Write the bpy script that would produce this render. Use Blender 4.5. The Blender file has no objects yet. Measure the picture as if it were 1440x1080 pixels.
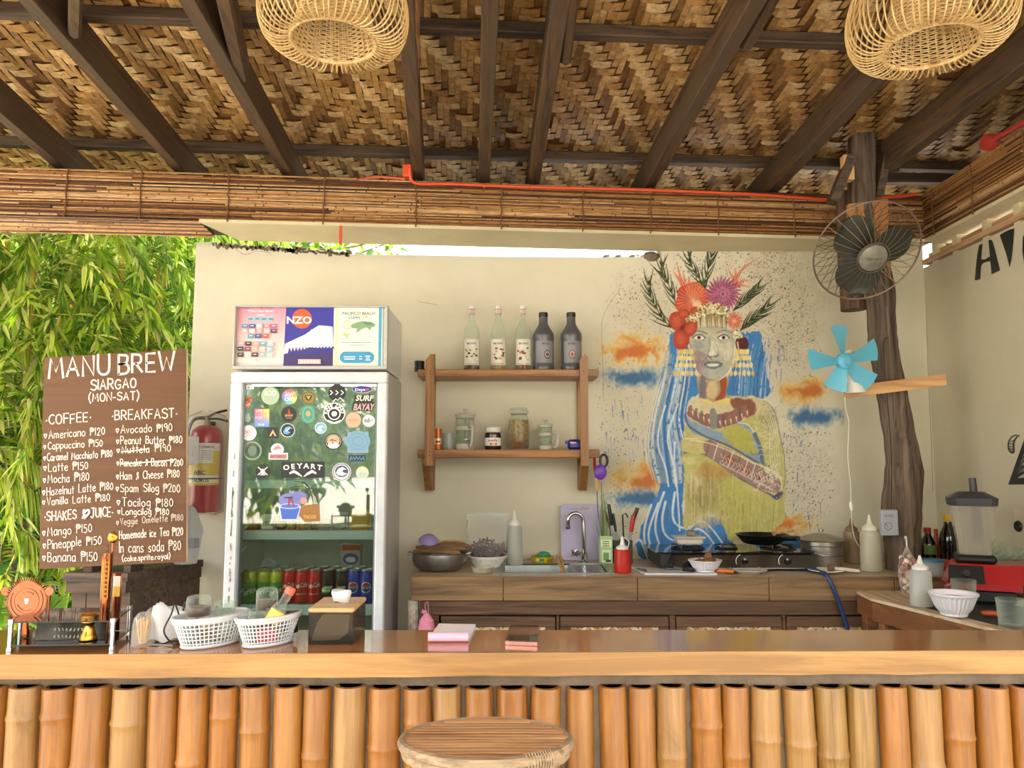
import bpy, math, random
import numpy as np
from mathutils import Vector, Matrix
R = math.radians
random.seed(7)
SC = bpy.context.scene
COL = SC.collection
# ---------------------------------------------------------------- camera
F = 1085.0; PITCH = R(5.8); CZ = 1.47
SP, CP = math.sin(PITCH), math.cos(PITCH)
cam = bpy.data.cameras.new('camera'); camo = bpy.data.objects.new('camera', cam)
COL.objects.link(camo); SC.camera = camo
cam.sensor_width = 36; cam.lens = F*36/1440; cam.clip_start = .05
camo.location = (0, 0, CZ); camo.rotation_euler = (math.pi/2+PITCH, 0, 0)
# ---------------------------------------------------------------- world, sun, exposure
W = bpy.data.worlds.new('world'); SC.world = W; W.use_nodes = True
wn = W.node_tree.nodes; wl = W.node_tree.links
sky = wn.new('ShaderNodeTexSky'); sky.sky_type = 'NISHITA'; sky.sun_disc = False
sky.sun_elevation = R(52); sky.sun_rotation = R(200); sky.air_density = 1.4; sky.dust_density = 5.0; sky.ozone_density = .4
bg = wn['Background']; bg.inputs['Strength'].default_value = .42
hs = wn.new('ShaderNodeHueSaturation'); hs.inputs['Saturation'].default_value = .6
wl.new(sky.outputs[0], hs.inputs['Color']); wl.new(hs.outputs[0], bg.inputs['Color'])
sun = bpy.data.lights.new('sun', 'SUN'); sun.energy = 5.0; sun.angle = R(1.0); sun.color = (1, .95, .84)
suno = bpy.data.objects.new('sun', sun); COL.objects.link(suno)
suno.rotation_euler = Vector((.42, .62, -1.0)).to_track_quat('-Z', 'Y').to_euler()
SC.view_settings.view_transform = 'Standard'; SC.view_settings.look = 'None'
SC.view_settings.gamma = 1; SC.view_settings.use_curve_mapping = False
SC.view_settings.exposure = 1.24
# ---------------------------------------------------------------- projection helpers (pixel -> world point)
def ray(px, py):
    u = (px-720)/F; v = (540-py)/F
    return Vector((u, CP - v*SP, SP + v*CP))
O0 = Vector((0, 0, CZ))
def P(px, py, Y):
    r = ray(px, py); return O0 + r*(Y/r.y)
def PZ(px, py, z):
    r = ray(px, py); return O0 + r*((z-CZ)/r.z)
def PX(px, py, X):
    r = ray(px, py); return O0 + r*(X/r.x)
def fit(pxl, pxr, pyt, Y, z0):
    """an upright thing that stands at depth Y on height z0: its x, radius and height"""
    a = P(pxl, pyt, Y); b = P(pxr, pyt, Y)
    return (a.x+b.x)/2, abs(b.x-a.x)/2, a.z-z0
# ---------------------------------------------------------------- colours
def lin(h):
    if isinstance(h, (tuple, list)): return tuple(h[:3])
    h = h.lstrip('#'); c = [int(h[i:i+2], 16)/255 for i in (0, 2, 4)]
    return tuple(x/12.92 if x <= .04045 else ((x+.055)/1.055)**2.4 for x in c)
def rgba(h): return (*lin(h), 1)
MATS = {}
def new_mat(name):
    m = bpy.data.materials.new(name); m.use_nodes = True
    return m, m.node_tree.nodes, m.node_tree.links, m.node_tree.nodes['Principled BSDF']
def mix_col(n, l, fac, a, b, typ='MIX'):
    x = n.new('ShaderNodeMix'); x.data_type = 'RGBA'; x.blend_type = typ
    for s, v in (('Factor_Float', fac), ('A_Color', a), ('B_Color', b)):
        i = next(q for q in x.inputs if q.identifier == s)
        if hasattr(v, 'is_linked'): l.new(v, i)
        elif s == 'Factor_Float': i.default_value = v
        else: i.default_value = (*lin(v), 1)
    return next(q for q in x.outputs if q.identifier == 'Result_Color')
def coords(n, l, scale, kind='Object'):
    t = n.new('ShaderNodeTexCoord'); mp = n.new('ShaderNodeMapping')
    l.new(t.outputs[kind], mp.inputs[0]); mp.inputs['Scale'].default_value = scale
    return mp
def noise(n, l, vec, scale, detail=4, rough=.6, dist=0):
    x = n.new('ShaderNodeTexNoise'); x.inputs['Scale'].default_value = scale; x.inputs['Detail'].default_value = detail
    x.inputs['Roughness'].default_value = rough; x.inputs['Distortion'].default_value = dist
    if vec is not None: l.new(vec, x.inputs['Vector'])
    return x.outputs['Fac']
def ramp(n, l, fac, stops):
    r = n.new('ShaderNodeValToRGB'); l.new(fac, r.inputs[0])
    while len(r.color_ramp.elements) < len(stops): r.color_ramp.elements.new(.5)
    for e, (p, c) in zip(r.color_ramp.elements, stops): e.position = p; e.color = rgba(c)
    return r.outputs[0]
def bump(n, l, b, h, strength=.3, dist=.01):
    x = n.new('ShaderNodeBump'); x.inputs['Strength'].default_value = strength; x.inputs['Distance'].default_value = dist
    l.new(h, x.inputs['Height']); l.new(x.outputs[0], b.inputs['Normal'])
def plain(name, c, rough=.5, metal=0., var=.12, sc=9, bumpy=0., trans=0., coat=0., emit=0.):
    if name in MATS: return MATS[name]
    m, n, l, b = new_mat(name); mp = coords(n, l, (1, 1, 1))
    f = noise(n, l, mp.outputs[0], sc, 5)
    d = tuple(x*(1-var) for x in lin(c)); e = tuple(min(1, x*(1+var*.5)) for x in lin(c))
    r = n.new('ShaderNodeValToRGB'); l.new(f, r.inputs[0]); r.color_ramp.elements[0].position = .3; r.color_ramp.elements[1].position = .7
    r.color_ramp.elements[0].color = (*d, 1); r.color_ramp.elements[1].color = (*e, 1)
    l.new(r.outputs[0], b.inputs['Base Color'])
    b.inputs['Roughness'].default_value = rough; b.inputs['Metallic'].default_value = metal
    b.inputs['Transmission Weight'].default_value = trans; b.inputs['Coat Weight'].default_value = coat
    if bumpy: bump(n, l, b, f, bumpy, .01)
    if emit: b.inputs['Emission Color'].default_value = rgba(c); b.inputs['Emission Strength'].default_value = emit
    MATS[name] = m; return m
def glassy(name, tint='#ffffff', opac=.12, rough=.03, body=None):
    """thin clear plastic or glass: mostly see-through, glossy at grazing angles"""
    if name in MATS: return MATS[name]
    m, n, l, b = new_mat(name)
    tr = n.new('ShaderNodeBsdfTransparent'); tr.inputs[0].default_value = rgba(tint)
    b.inputs['Base Color'].default_value = rgba(body or '#dfe6e4'); b.inputs['Roughness'].default_value = rough
    b.inputs['Specular IOR Level'].default_value = .8
    lw = n.new('ShaderNodeLayerWeight'); lw.inputs[0].default_value = .35
    mr = n.new('ShaderNodeMapRange'); l.new(lw.outputs['Facing'], mr.inputs[0])
    mr.inputs[3].default_value = opac; mr.inputs[4].default_value = min(1, opac+.5)
    mx = n.new('ShaderNodeMixShader'); l.new(mr.outputs[0], mx.inputs[0]); l.new(tr.outputs[0], mx.inputs[1]); l.new(b.outputs[0], mx.inputs[2])
    l.new(mx.outputs[0], n['Material Output'].inputs['Surface'])
    MATS[name] = m; return m
def pane_glass(name, refl=.12, tint='#ffffff'):
    m, n, l, b = new_mat(name)
    tr = n.new('ShaderNodeBsdfTransparent'); tr.inputs[0].default_value = rgba(tint)
    g = n.new('ShaderNodeBsdfGlossy'); g.inputs['Roughness'].default_value = .02
    mx = n.new('ShaderNodeMixShader'); mx.inputs[0].default_value = refl
    l.new(tr.outputs[0], mx.inputs[1]); l.new(g.outputs[0], mx.inputs[2]); l.new(mx.outputs[0], n['Material Output'].inputs['Surface'])
    return m
def wood(name, c1, c2, c3=None, axis='X', rough=.6, coat=0., grain=1., bmp=.25, big=1.3, coord='Object', rnd=False):
    if name in MATS: return MATS[name]
    m, n, l, b = new_mat(name)
    s = {'X': (1.1, 22, 22), 'Y': (22, 1.1, 22), 'Z': (22, 22, 1.1)}[axis]
    mp = coords(n, l, tuple(q*grain for q in s), coord)
    vec = mp.outputs[0]
    if rnd:
        oi = n.new('ShaderNodeObjectInfo'); ad = n.new('ShaderNodeVectorMath'); ad.operation = 'ADD'
        cb = n.new('ShaderNodeCombineXYZ'); mu = n.new('ShaderNodeMath'); mu.operation = 'MULTIPLY'; mu.inputs[1].default_value = 57
        l.new(oi.outputs['Random'], mu.inputs[0]); l.new(mu.outputs[0], cb.inputs[0]); l.new(mu.outputs[0], cb.inputs[1]); l.new(mu.outputs[0], cb.inputs[2])
        l.new(vec, ad.inputs[0]); l.new(cb.outputs[0], ad.inputs[1]); vec = ad.outputs[0]
    f = noise(n, l, vec, 2.2, 7, .65, .6)
    f2 = noise(n, l, vec, big*.35, 3, .5, 1.2)
    c = ramp(n, l, f, [(.38, c1), (.6, c2)])
    if c3: c = mix_col(n, l, ramp(n, l, f2, [(.45, '#000000'), (.62, '#ffffff')]), c, c3)
    l.new(c, b.inputs['Base Color']); b.inputs['Roughness'].default_value = rough; b.inputs['Coat Weight'].default_value = coat
    b.inputs['Coat Roughness'].default_value = .08
    if bmp: bump(n, l, b, f, bmp, .004)
    MATS[name] = m; return m
def painted(name='print', rough=.45, grain=0., gs=(6, 60, 6), lo=.6, hi=1.15, trans=0., metal=0.):
    """base colour from the face colours of the mesh, times fine grain"""
    if name in MATS: return MATS[name]
    m, n, l, b = new_mat(name); a = n.new('ShaderNodeAttribute'); a.attribute_name = 'Col'
    c = a.outputs['Color']
    if grain:
        mp = coords(n, l, gs); f = noise(n, l, mp.outputs[0], grain, 6, .7, .3)
        g = ramp(n, l, f, [(.28, '#5a4a3a'), (.62, '#ffffff')])
        c = mix_col(n, l, .75, c, g, 'MULTIPLY'); bump(n, l, b, f, .3, .003)
    l.new(c, b.inputs['Base Color']); b.inputs['Roughness'].default_value = rough; b.inputs['Metallic'].default_value = metal
    if trans:
        t = n.new('ShaderNodeBsdfTranslucent'); l.new(c, t.inputs[0]); mx = n.new('ShaderNodeMixShader'); mx.inputs[0].default_value = trans
        l.new(b.outputs[0], mx.inputs[1]); l.new(t.outputs[0], mx.inputs[2]); l.new(mx.outputs[0], n['Material Output'].inputs['Surface'])
    MATS[name] = m; return m
# ---------------------------------------------------------------- mesh builder
class MB:
    def __init__(s): s.v = []; s.f = []; s.c = []; s.M = Matrix.Identity(4); s.col = None
    def add(s, vs, fs, col=None):
        k = len(s.v); s.v += [s.M @ Vector(q) for q in vs]; s.f += [tuple(i+k for i in f) for f in fs]
        s.c += [col or s.col or (1, 1, 1)]*len(fs); return s
    def box(s, x0, x1, y0, y1, z0, z1, col=None, bev=0., taper=0.):
        t = taper
        if not bev:
            vs = [(x0, y0, z0), (x1, y0, z0), (x1, y1, z0), (x0, y1, z0), (x0+t, y0+t, z1), (x1-t, y0+t, z1), (x1-t, y1-t, z1), (x0+t, y1-t, z1)]
            return s.add(vs, [(0, 3, 2, 1), (4, 5, 6, 7), (0, 1, 5, 4), (1, 2, 6, 5), (2, 3, 7, 6), (3, 0, 4, 7)], col)
        b = min(bev, (x1-x0)*.49, (y1-y0)*.49, (z1-z0)*.49)
        def ringz(i, z): return [(x0+i+b, y0+i, z), (x1-i-b, y0+i, z), (x1-i, y0+i+b, z), (x1-i, y1-i-b, z), (x1-i-b, y1-i, z), (x0+i+b, y1-i, z), (x0+i, y1-i-b, z), (x0+i, y0+i+b, z)]
        vs = ringz(b*.7, z0)+ringz(0, z0+b)+ringz(0, z1-b)+ringz(b*.7, z1)
        fs = [tuple(range(7, -1, -1)), tuple(range(24, 32))]
        for r in range(3):
            for i in range(8): fs.append((r*8+i, r*8+(i+1) % 8, r*8+8+(i+1) % 8, r*8+8+i))
        return s.add(vs, fs, col)
    def beam(s, a, b, w, h, up=(0, 0, 1), col=None, bev=0.):
        """a bar from a to b, w wide and h high, its top face centre line running a-b when up is given"""
        a = Vector(a); b = Vector(b); d = (b-a); L = d.length; d.normalize(); u = Vector(up); x = d.cross(u).normalized(); z = x.cross(d)
        M = Matrix(((x.x, d.x, z.x, a.x), (x.y, d.y, z.y, a.y), (x.z, d.z, z.z, a.z), (0, 0, 0, 1)))
        o = s.M; s.M = o @ M; s.box(-w/2, w/2, 0, L, -h/2, h/2, col, bev); s.M = o; return s
    def tube(s, pts, r, n=8, closed=False, caps=True, col=None):
        pts = [Vector(p) for p in pts]; N = len(pts); rs = r if isinstance(r, (list, tuple)) else [r]*N
        vs = []; prev = None
        for i, p in enumerate(pts):
            if closed: d = pts[(i+1) % N]-pts[i-1]
            else: d = pts[min(i+1, N-1)]-pts[max(i-1, 0)]
            d.normalize()
            if prev is None: x = d.orthogonal().normalized()
            else: x = (prev - d*prev.dot(d)).normalized()
            prev = x; y = d.cross(x)
            for k in range(n):
                a = 2*math.pi*k/n; vs.append(p+(x*math.cos(a)+y*math.sin(a))*rs[i])
        fs = []
        for i in range(N if closed else N-1):
            j = (i+1) % N
            for k in range(n): fs.append((i*n+k, i*n+(k+1) % n, j*n+(k+1) % n, j*n+k))
        if caps and not closed: fs += [tuple(range(n-1, -1, -1)), tuple((N-1)*n+k for k in range(n))]
        return s.add(vs, fs, col)
    def lathe(s, prof, n=24, c=(0, 0, 0), sx=1, sy=1, col=None, cols=None):
        cx, cy, cz = c; vs = []; fs = []; idx = []
        for r, z in prof:
            if r < 1e-6: idx.append([len(vs)]*n); vs.append((cx, cy, cz+z))
            else:
                idx.append([len(vs)+k for k in range(n)])
                for k in range(n):
                    a = 2*math.pi*k/n; vs.append((cx+r*math.cos(a)*sx, cy+r*math.sin(a)*sy, cz+z))
        k0 = len(s.f)
        for i in range(len(prof)-1):
            fi = []
            for k in range(n):
                q = [idx[i][k], idx[i][(k+1) % n], idx[i+1][(k+1) % n], idx[i+1][k]]; u = []
                [u.append(w) for w in q if w not in u]
                if len(u) > 2: fi.append(tuple(u))
            s.add([], [], None)
            fs.append((fi, cols[i] if cols else col))
        base = len(s.v); s.v += [s.M @ Vector(q) for q in vs]
        for fi, cc in fs:
            s.f += [tuple(i+base for i in f) for f in fi]; s.c += [cc or s.col or (1, 1, 1)]*len(fi)
        return s
    def sphere(s, c, r, n=16, m=10, sz=1., sx=1., sy=1., col=None):
        return s.lathe([(r*math.sin(math.pi*i/m), -r*sz*math.cos(math.pi*i/m)) for i in range(m+1)], n, c, sx, sy, col)
    def prism(s, poly, ext, col=None):
        """planar polygon (list of points) extruded by vector ext"""
        e = Vector(ext); n = len(poly); vs = [Vector(p) for p in poly]; vs += [v+e for v in vs]
        fs = [tuple(range(n)), tuple(range(2*n-1, n-1, -1))]+[(i, i+n, (i+1) % n+n, (i+1) % n) for i in range(n)]
        return s.add(vs, fs, col)
    def build(s, name, mat=None, parent=None, world=True, smooth=False, loc=None):
        off = Vector((0, 0, 0))
        if parent is not None and world:
            p = parent
            while p is not None: off += p.location; p = p.parent
        if loc is not None: off += Vector(loc)
        me = bpy.data.meshes.new(name)
        vs = [tuple(q-off) for q in s.v] if off.length else [tuple(q) for q in s.v]
        me.from_pydata(vs, [], s.f); me.update()
        import bmesh
        bm = bmesh.new(); bm.from_mesh(me); bmesh.ops.recalc_face_normals(bm, faces=bm.faces); bm.to_mesh(me); bm.free()
        if len(me.polygons) == len(s.c) and any(c != (1, 1, 1) for c in s.c):
            a = me.color_attributes.new('Col', 'FLOAT_COLOR', 'CORNER')
            cnt = [len(p.vertices) for p in me.polygons]
            arr = np.repeat(np.array([(*lin(c), 1) for c in s.c], dtype=np.float32), cnt, axis=0)
            a.data.foreach_set('color', arr.ravel())
        if smooth:
            me.polygons.foreach_set('use_smooth', [True]*len(me.polygons))
            try: me.set_sharp_from_angle(angle=R(40))
            except Exception: pass
        if mat is not None: me.materials.append(mat)
        o = bpy.data.objects.new(name, me); COL.objects.link(o)
        if parent is not None: o.parent = parent
        if loc is not None: o.location = loc
        return o
def tag(o, label=None, cat=None, group=None, kind=None):
    if label: o['label'] = label
    if cat: o['category'] = cat
    if group: o['group'] = group
    if kind: o['kind'] = kind
    return o
def thing(name, label, cat, loc=(0, 0, 0), group=None, rz=0):
    o = bpy.data.objects.new(name, None); COL.objects.link(o); o.location = loc; o.rotation_euler = (0, 0, rz); o.empty_display_size = .05
    return tag(o, label, cat, group)
def struct(o): o['kind'] = 'structure'; return o
def arc(cx, cz, r, a0, a1, n, f): return [f(cx+r*math.cos(R(a0+(a1-a0)*i/n)), cz+r*math.sin(R(a0+(a1-a0)*i/n))) for i in range(n+1)]
def smooth_line(pts, k=5, closed=False):
    pts = [Vector(p) for p in pts]; N = len(pts); out = []
    rng = range(N if closed else N-1)
    for i in rng:
        g = (lambda j: pts[j % N]) if closed else (lambda j: pts[min(max(j, 0), N-1)])
        a, b, c, d = g(i-1), g(i), g(i+1), g(i+2)
        for q in range(k):
            t = q/k; out.append(.5*((2*b)+(c-a)*t+(2*a-5*b+4*c-d)*t*t+(3*b-a-3*c+d)*t**3))
    if not closed: out.append(pts[-1])
    return out
# ---------------------------------------------------------------- lettering
TXT = {}
def text2d(s, bold=0.):
    """outline text as (verts, faces, width) with capital height about 0.7 and its centre at x=0"""
    key = (s, bold)
    if key not in TXT:
        cu = bpy.data.curves.new('text', 'FONT'); cu.body = s; cu.size = 1; cu.align_x = 'CENTER'; cu.offset = bold; cu.resolution_u = 2
        ob = bpy.data.objects.new('text', cu); me = bpy.data.meshes.new_from_object(ob)
        vs = [tuple(v.co) for v in me.vertices]; fs = [tuple(p.vertices) for p in me.polygons]
        bpy.data.objects.remove(ob); bpy.data.meshes.remove(me)
        xs = [v[0] for v in vs] or [0]
        TXT[key] = (vs, fs, max(xs)-min(xs))
    return TXT[key]
G = {}
for _r in '''A 6 0,0 3,10 6,0;1.2,3.5 4.8,3.5
B 5 0,0 0,10;~0,10 4,9.5 4.5,7.5 3.5,5.6 0,5.2;~0,5.2 4,5 5.2,2.7 4,.4 0,0
C 5 ~5.5,8.8 4,10 1.5,9 0,5 1.5,1 4,0 5.5,1.5
E 4.5 4.5,10 0,10 0,0 4.5,0;0,5 4,5
F 4.5 4.5,10 0,10 0,0;0,5 4,5
G 6 ~6,8.5 4,10 1.5,9 0,5 1.5,1 4,0 6,2;6,2 6,4.5 3.5,4.5
H 5.5 0,0 0,10;5.5,0 5.5,10;0,5 5.5,5
I 0 0,0 0,10
J 5 ~3.5,10 3.5,3 2,0 0,1.5;1,10 5,10
K 5 0,0 0,10;5,10 0,4.5;1.5,6 5,0
L 4.5 0,10 0,0 4.5,0
M 7 0,0 1,10 3.5,3 6,10 7,0
N 5.5 0,0 0,10 5.5,0 5.5,10
O 6 ~3,10 .8,8.5 0,5 .8,1.5 3,0 5.2,1.5 6,5 5.2,8.5 3,10
P 5 0,0 0,10;~0,10 4,9.5 5,7.3 4,5 0,4.8
R 5.5 0,0 0,10;~0,10 4,9.5 5,7.3 4,5 0,4.8;2,4.8 5.5,0
S 5.5 ~5.5,8.5 3,10 .5,8.5 .8,6.3 3,5.2 5.2,4 5.5,1.7 3,0 0,1.3
T 5.5 0,10 5.5,10;2.8,10 2.8,0
U 5.5 ~0,10 0,3 1.2,.5 2.8,0 4.5,.5 5.5,3 5.5,10
V 5 0,10 2.5,0 5,10
W 8 0,10 2,0 4,7 6,0 8,10
Z 5 0,10 5,10 0,0 5,0
$ 5 0,0 0,10;~0,10 4,9.5 5,7.3 4,5 0,4.8;-1,8.3 6,8.3;-1,6.6 6,6.6
0 4.5 ~2.2,9 .5,7 0,4.5 .5,1.5 2.2,0 4,1.5 4.5,4.5 4,7 2.2,9
1 1 .5,9 .5,0
2 4.5 ~0,7 1,9 3.5,9 4.2,7 2.5,3.5 0,0;0,0 4.5,0
5 4.5 4.3,9 .6,9 .4,5.2;~.4,5.2 3,5.5 4.5,3 3,0 0,.6
8 4.5 ~2.2,9 .4,7.4 .8,5.6 2.2,4.8 3.8,3.4 4.2,1.4 2.2,0 .2,1.4 .6,3.4 2.2,4.8 3.6,5.8 4,7.4 2.2,9
9 4.5 ~4.2,7 2.5,9 .4,7.5 .4,5.5 2.2,4.5 4,5.5 4.2,7;4.2,7 4.1,0
a 4.5 ~4.2,5.2 2.2,6 .3,4.3 .3,1.5 2,0 4.2,1.8;4.3,6 4.4,0
b 4.5 0,10 0,0;~0,4.5 2.2,6 4.3,4.5 4.3,1.5 2.2,0 0,1.3
c 4 ~4,5 2.2,6 .2,4.3 .2,1.6 2.2,0 4,1
d 4.5 ~4.2,4.6 2.2,6 .3,4.3 .3,1.5 2,0 4.2,1.4;4.3,10 4.3,0
e 4.3 ~.2,3.2 4,3.6 3.6,5.4 2.2,6 .3,4.3 .3,1.5 2.2,0 4.2,1
f 3 ~3.2,9.4 2,10 1.2,8.5 1.2,0;0,6 3,6
g 4.5 ~4.2,5.2 2.2,6 .3,4.6 .3,2 2,.8 4.2,2;~4.3,6 4.4,-1.5 2.5,-3.6 .3,-2.4
h 4.3 0,10 0,0;~0,4 2,6 4,5 4.2,0
i 0 0,6 0,0;-.1,8.4 .2,8.8
k 4 0,10 0,0;3.8,6 0,2.6;1.2,3.6 4,0
l .5 .2,10 .2,0
m 7 0,6 0,0;~0,4 1.7,6 3.3,5 3.4,0;~3.4,4 5,6 6.6,5 6.8,0
n 4.3 0,6 0,0;~0,4 2,6 4,5 4.2,0
o 4.6 ~2.3,6 .3,4.5 .3,1.5 2.3,0 4.3,1.5 4.3,4.5 2.3,6
p 4.5 0,6 0,-4;~0,4.8 2.2,6 4.3,4.5 4.3,1.5 2.2,0 0,1.3
r 3 0,6 0,0;~0,3.6 1.2,5.6 3,5.8
s 3.8 ~3.6,5.2 2,6 .4,5 1,3.5 3,2.6 3.6,1.2 2,0 0,.8
t 3 1.5,9 1.5,0;0,6 3.2,6
u 4.4 ~0,6 0,2 1.8,0 4.2,1.6;4.3,6 4.4,0
v 4 0,6 2,0 4,6
w 6 0,6 1.6,0 3,5 4.4,0 6,6
y 4 0,6 2.2,1;4.2,6 1.4,-3.5
z 4 0,6 4,6 0,0 4,0
. 0 0,0 .3,.4
* 1 .3,4 .9,4.6
, 1 .6,.6 0,-1.5
- 3 0,4.5 3,4.5
( 2.5 ~2.5,11.5 .6,8 .3,4 2.3,-1.5
) 2.5 ~0,11.5 2,8 2.2,4 .2,-1.5
& 4 ~0,0 3.6,7 2.6,9 1.2,8 1.6,5.5 4,1;3,3.2 4.4,4
^ 5 ~2,1 .2,4 .1,5.6 1.2,6.2 2,5 3,6.2 3.9,5.6 3.6,4 2,1'''.split('\n'):
    _p = _r.split(' ', 2)
    G[_p[0]] = (float(_p[1]), [(s.startswith('~'), [tuple(float(q) for q in w.split(',')) for w in s.lstrip('~').split()]) for s in _p[2].split(';')])
class Decal:
    """flat print: layered polygons given in picture coordinates of the surface, mapped by fn(px, py, lift) to the real surface"""
    def __init__(s, fn, step=.00035): s.mb = MB(); s.fn = fn; s.k = 0; s.step = step
    def up(s): s.k += 1; return s
    def poly(s, pts, col):
        s.k += 1; n = len(pts); s.mb.add([s.fn(x, y, s.k*s.step) for x, y in pts], [tuple(range(n))], col); return s
    def rect(s, x0, y0, x1, y1, col): return s.poly([(x0, y0), (x1, y0), (x1, y1), (x0, y1)], col)
    def ell(s, cx, cy, rx, ry, col, n=28, a0=0, a1=360):
        return s.poly([(cx+rx*math.cos(R(a0+(a1-a0)*i/n)), cy+ry*math.sin(R(a0+(a1-a0)*i/n))) for i in range(n if a1-a0 == 360 else n+1)], col)
    def ring(s, cx, cy, rx, ry, w, col, n=28, a0=0, a1=360):
        s.k += 1; vs = []
        for i in range(n+1):
            a = R(a0+(a1-a0)*i/n)
            for q in (0, w): vs.append(s.fn(cx+(rx-q)*math.cos(a), cy+(ry-q)*math.sin(a), s.k*s.step))
        s.mb.add(vs, [(2*i, 2*i+2, 2*i+3, 2*i+1) for i in range(n)], col); return s
    def stroke(s, pts, w, col, smooth=False, same=False):
        if not same: s.k += 1
        if smooth: pts = [(p.x, p.y) for p in smooth_line([Vector((x, y, 0)) for x, y in pts], 4)]
        n = len(pts); vs = []
        ws = w if isinstance(w, (list, tuple)) else [w]*n
        for i, (x, y) in enumerate(pts):
            a = pts[max(i-1, 0)]; b = pts[min(i+1, n-1)]; dx, dy = b[0]-a[0], b[1]-a[1]; L = math.hypot(dx, dy) or 1; dx /= L; dy /= L
            e = (ws[i] if i < len(ws) else ws[-1])/2
            ex = -dx*e*.6 if i == 0 else dx*e*.6 if i == n-1 else 0; ey = -dy*e*.6 if i == 0 else dy*e*.6 if i == n-1 else 0
            vs += [s.fn(x+ex-dy*e, y+ey+dx*e, s.k*s.step), s.fn(x+ex+dy*e, y+ey-dx*e, s.k*s.step)]
        s.mb.add(vs, [(2*i, 2*i+1, 2*i+3, 2*i+2) for i in range(n-1)], col); return s
    def hand(s, txt, x, y, h, col, w=1.3, xs=1., slope=0., seed=1, gap=2.2, width=None):
        """handwriting: baseline start x,y; capital height h"""
        rg = random.Random(seed); s.k += 1; u = h/10
        if width:
            tot = sum((5 if ch == ' ' else G[ch][0])+gap for ch in txt)-gap; xs = width/(tot*u)
        cx = 0
        for ch in txt:
            if ch == ' ': cx += (4+gap); continue
            wd, st = G[ch]; jy = rg.uniform(-.5, .5); js = rg.uniform(.94, 1.06)
            for sm, pts in st:
                q = [(x+(cx+a*js)*u*xs, y-(b*js+jy)*u+slope*(cx+a)*u*xs) for a, b in pts]
                s.stroke(q, w, col, sm, same=True)
            cx += wd+gap
        return s
    def text(s, txt, cx, cy, h, col, bold=0., xs=1., rot=0., width=None, shear=0.):
        """printed lettering: centre cx, capital height h, cy the middle of the capitals"""
        s.k += 1; vs, fs, wd = text2d(txt, bold); u = h/.7
        if width: xs = width/(wd*u)
        ca, sa = math.cos(R(rot)), math.sin(R(rot)); out = []
        for a, b, _ in vs:
            X = a*u*xs+shear*b*u; Y = (b-.35)*u; out.append(s.fn(cx+X*ca-Y*sa, cy-(X*sa+Y*ca), s.k*s.step))
        s.mb.add(out, fs, col); return s
    def build(s, name, parent=None, mat=None): return s.mb.build(name, mat or painted(), parent)
def flatY(Y):
    def fn(px, py, lift):
        return P(px, py, Y-lift)
    return fn
def flatX(X):
    def fn(px, py, lift):
        return PX(px, py, X-lift)
    return fn
def wrap(txt, r, z, h, cx=0, cy=0, a0=-90, bold=0., width=None, rot=0, col='#ffffff', lift=.0004):
    """lettering bent round an upright cylinder of radius r, facing the angle a0"""
    vs, fs, wd = text2d(txt, bold); u = h/.7; xs = 1 if not width else width/(wd*u)
    ca, sa = math.cos(R(rot)), math.sin(R(rot)); out = []
    for a, b, _ in vs:
        X = a*u*xs; Z = (b-.35)*u; X, Z = X*ca-Z*sa, X*sa+Z*ca
        t = R(a0)+X/r; out.append((cx+(r+lift)*math.cos(t), cy+(r+lift)*math.sin(t), z+Z))
    return out, fs, col
def band(mb, r, z0, z1, a0, a1, col, cx=0, cy=0, n=14, r2=None):
    r2 = r2 or r; vs = []
    for i in range(n+1):
        t = R(a0+(a1-a0)*i/n); vs += [(cx+r*math.cos(t), cy+r*math.sin(t), z0), (cx+r2*math.cos(t), cy+r2*math.sin(t), z1)]
    mb.add(vs, [(2*i, 2*i+2, 2*i+3, 2*i+1) for i in range(n)], col)
# ================================================================ materials of the shell
def plaster(name, c1='#cbc5ae', c2='#dbd5c0', paint=False):
    m, n, l, b = new_mat(name); mp = coords(n, l, (1, 1, 1))
    f = noise(n, l, mp.outputs[0], 1.3, 6, .6); f2 = noise(n, l, mp.outputs[0], 26, 5, .7); f3 = noise(n, l, mp.outputs[0], 5, 8, .75, 1.)
    c = ramp(n, l, f, [(.32, c1), (.62, c2)])
    c = mix_col(n, l, ramp(n, l, f3, [(.70, '#000000'), (.74, '#3a3a3a')]), c, '#8d8471')
    if paint:
        a = n.new('ShaderNodeAttribute'); a.attribute_name = 'Paint'
        g = mix_col(n, l, .35, a.outputs['Color'], ramp(n, l, f2, [(.3, '#b8b8b8'), (.6, '#ffffff')]), 'MULTIPLY')
        c = mix_col(n, l, a.outputs['Alpha'], c, g)
    l.new(c, b.inputs['Base Color']); b.inputs['Roughness'].default_value = .75
    bump(n, l, b, f2, .12, .004)
    return m
M_wall = plaster('cream_plaster')
M_rafter = wood('dark_rafter_timber', '#30231a', '#5a4229', '#4a3a2a', 'Y', .6, 0, 1, .3)
M_dark = wood('dark_cross_timber', '#2e221a', '#54412f', None, 'X', .65)
M_shelf = wood('shelf_timber', '#73481f', '#a87240', '#8f6232', 'X', .5, .15, .8, .2)
M_shelfz = wood('shelf_timber_upright', '#73481f', '#ad7842', '#8f6232', 'Z', .5, .15, .8, .2)
M_print = painted('print', .4)
M_reed = painted('reed_cane', .6, grain=3.0, gs=(3, 60, 60))
M_weave = painted('woven_bamboo_strip', .5, grain=4.0, gs=(9, 9, 9))
M_concrete = plain('grey_concrete', '#7a6a58', .85, 0, .35, 14, .5)
M_soffit = plain('pale_soffit_board', '#cfc4a0', .6, 0, .15, 3)
M_earth = plain('sandy_ground', '#c4bbac', .9, 0, .2, 2.0)
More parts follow.
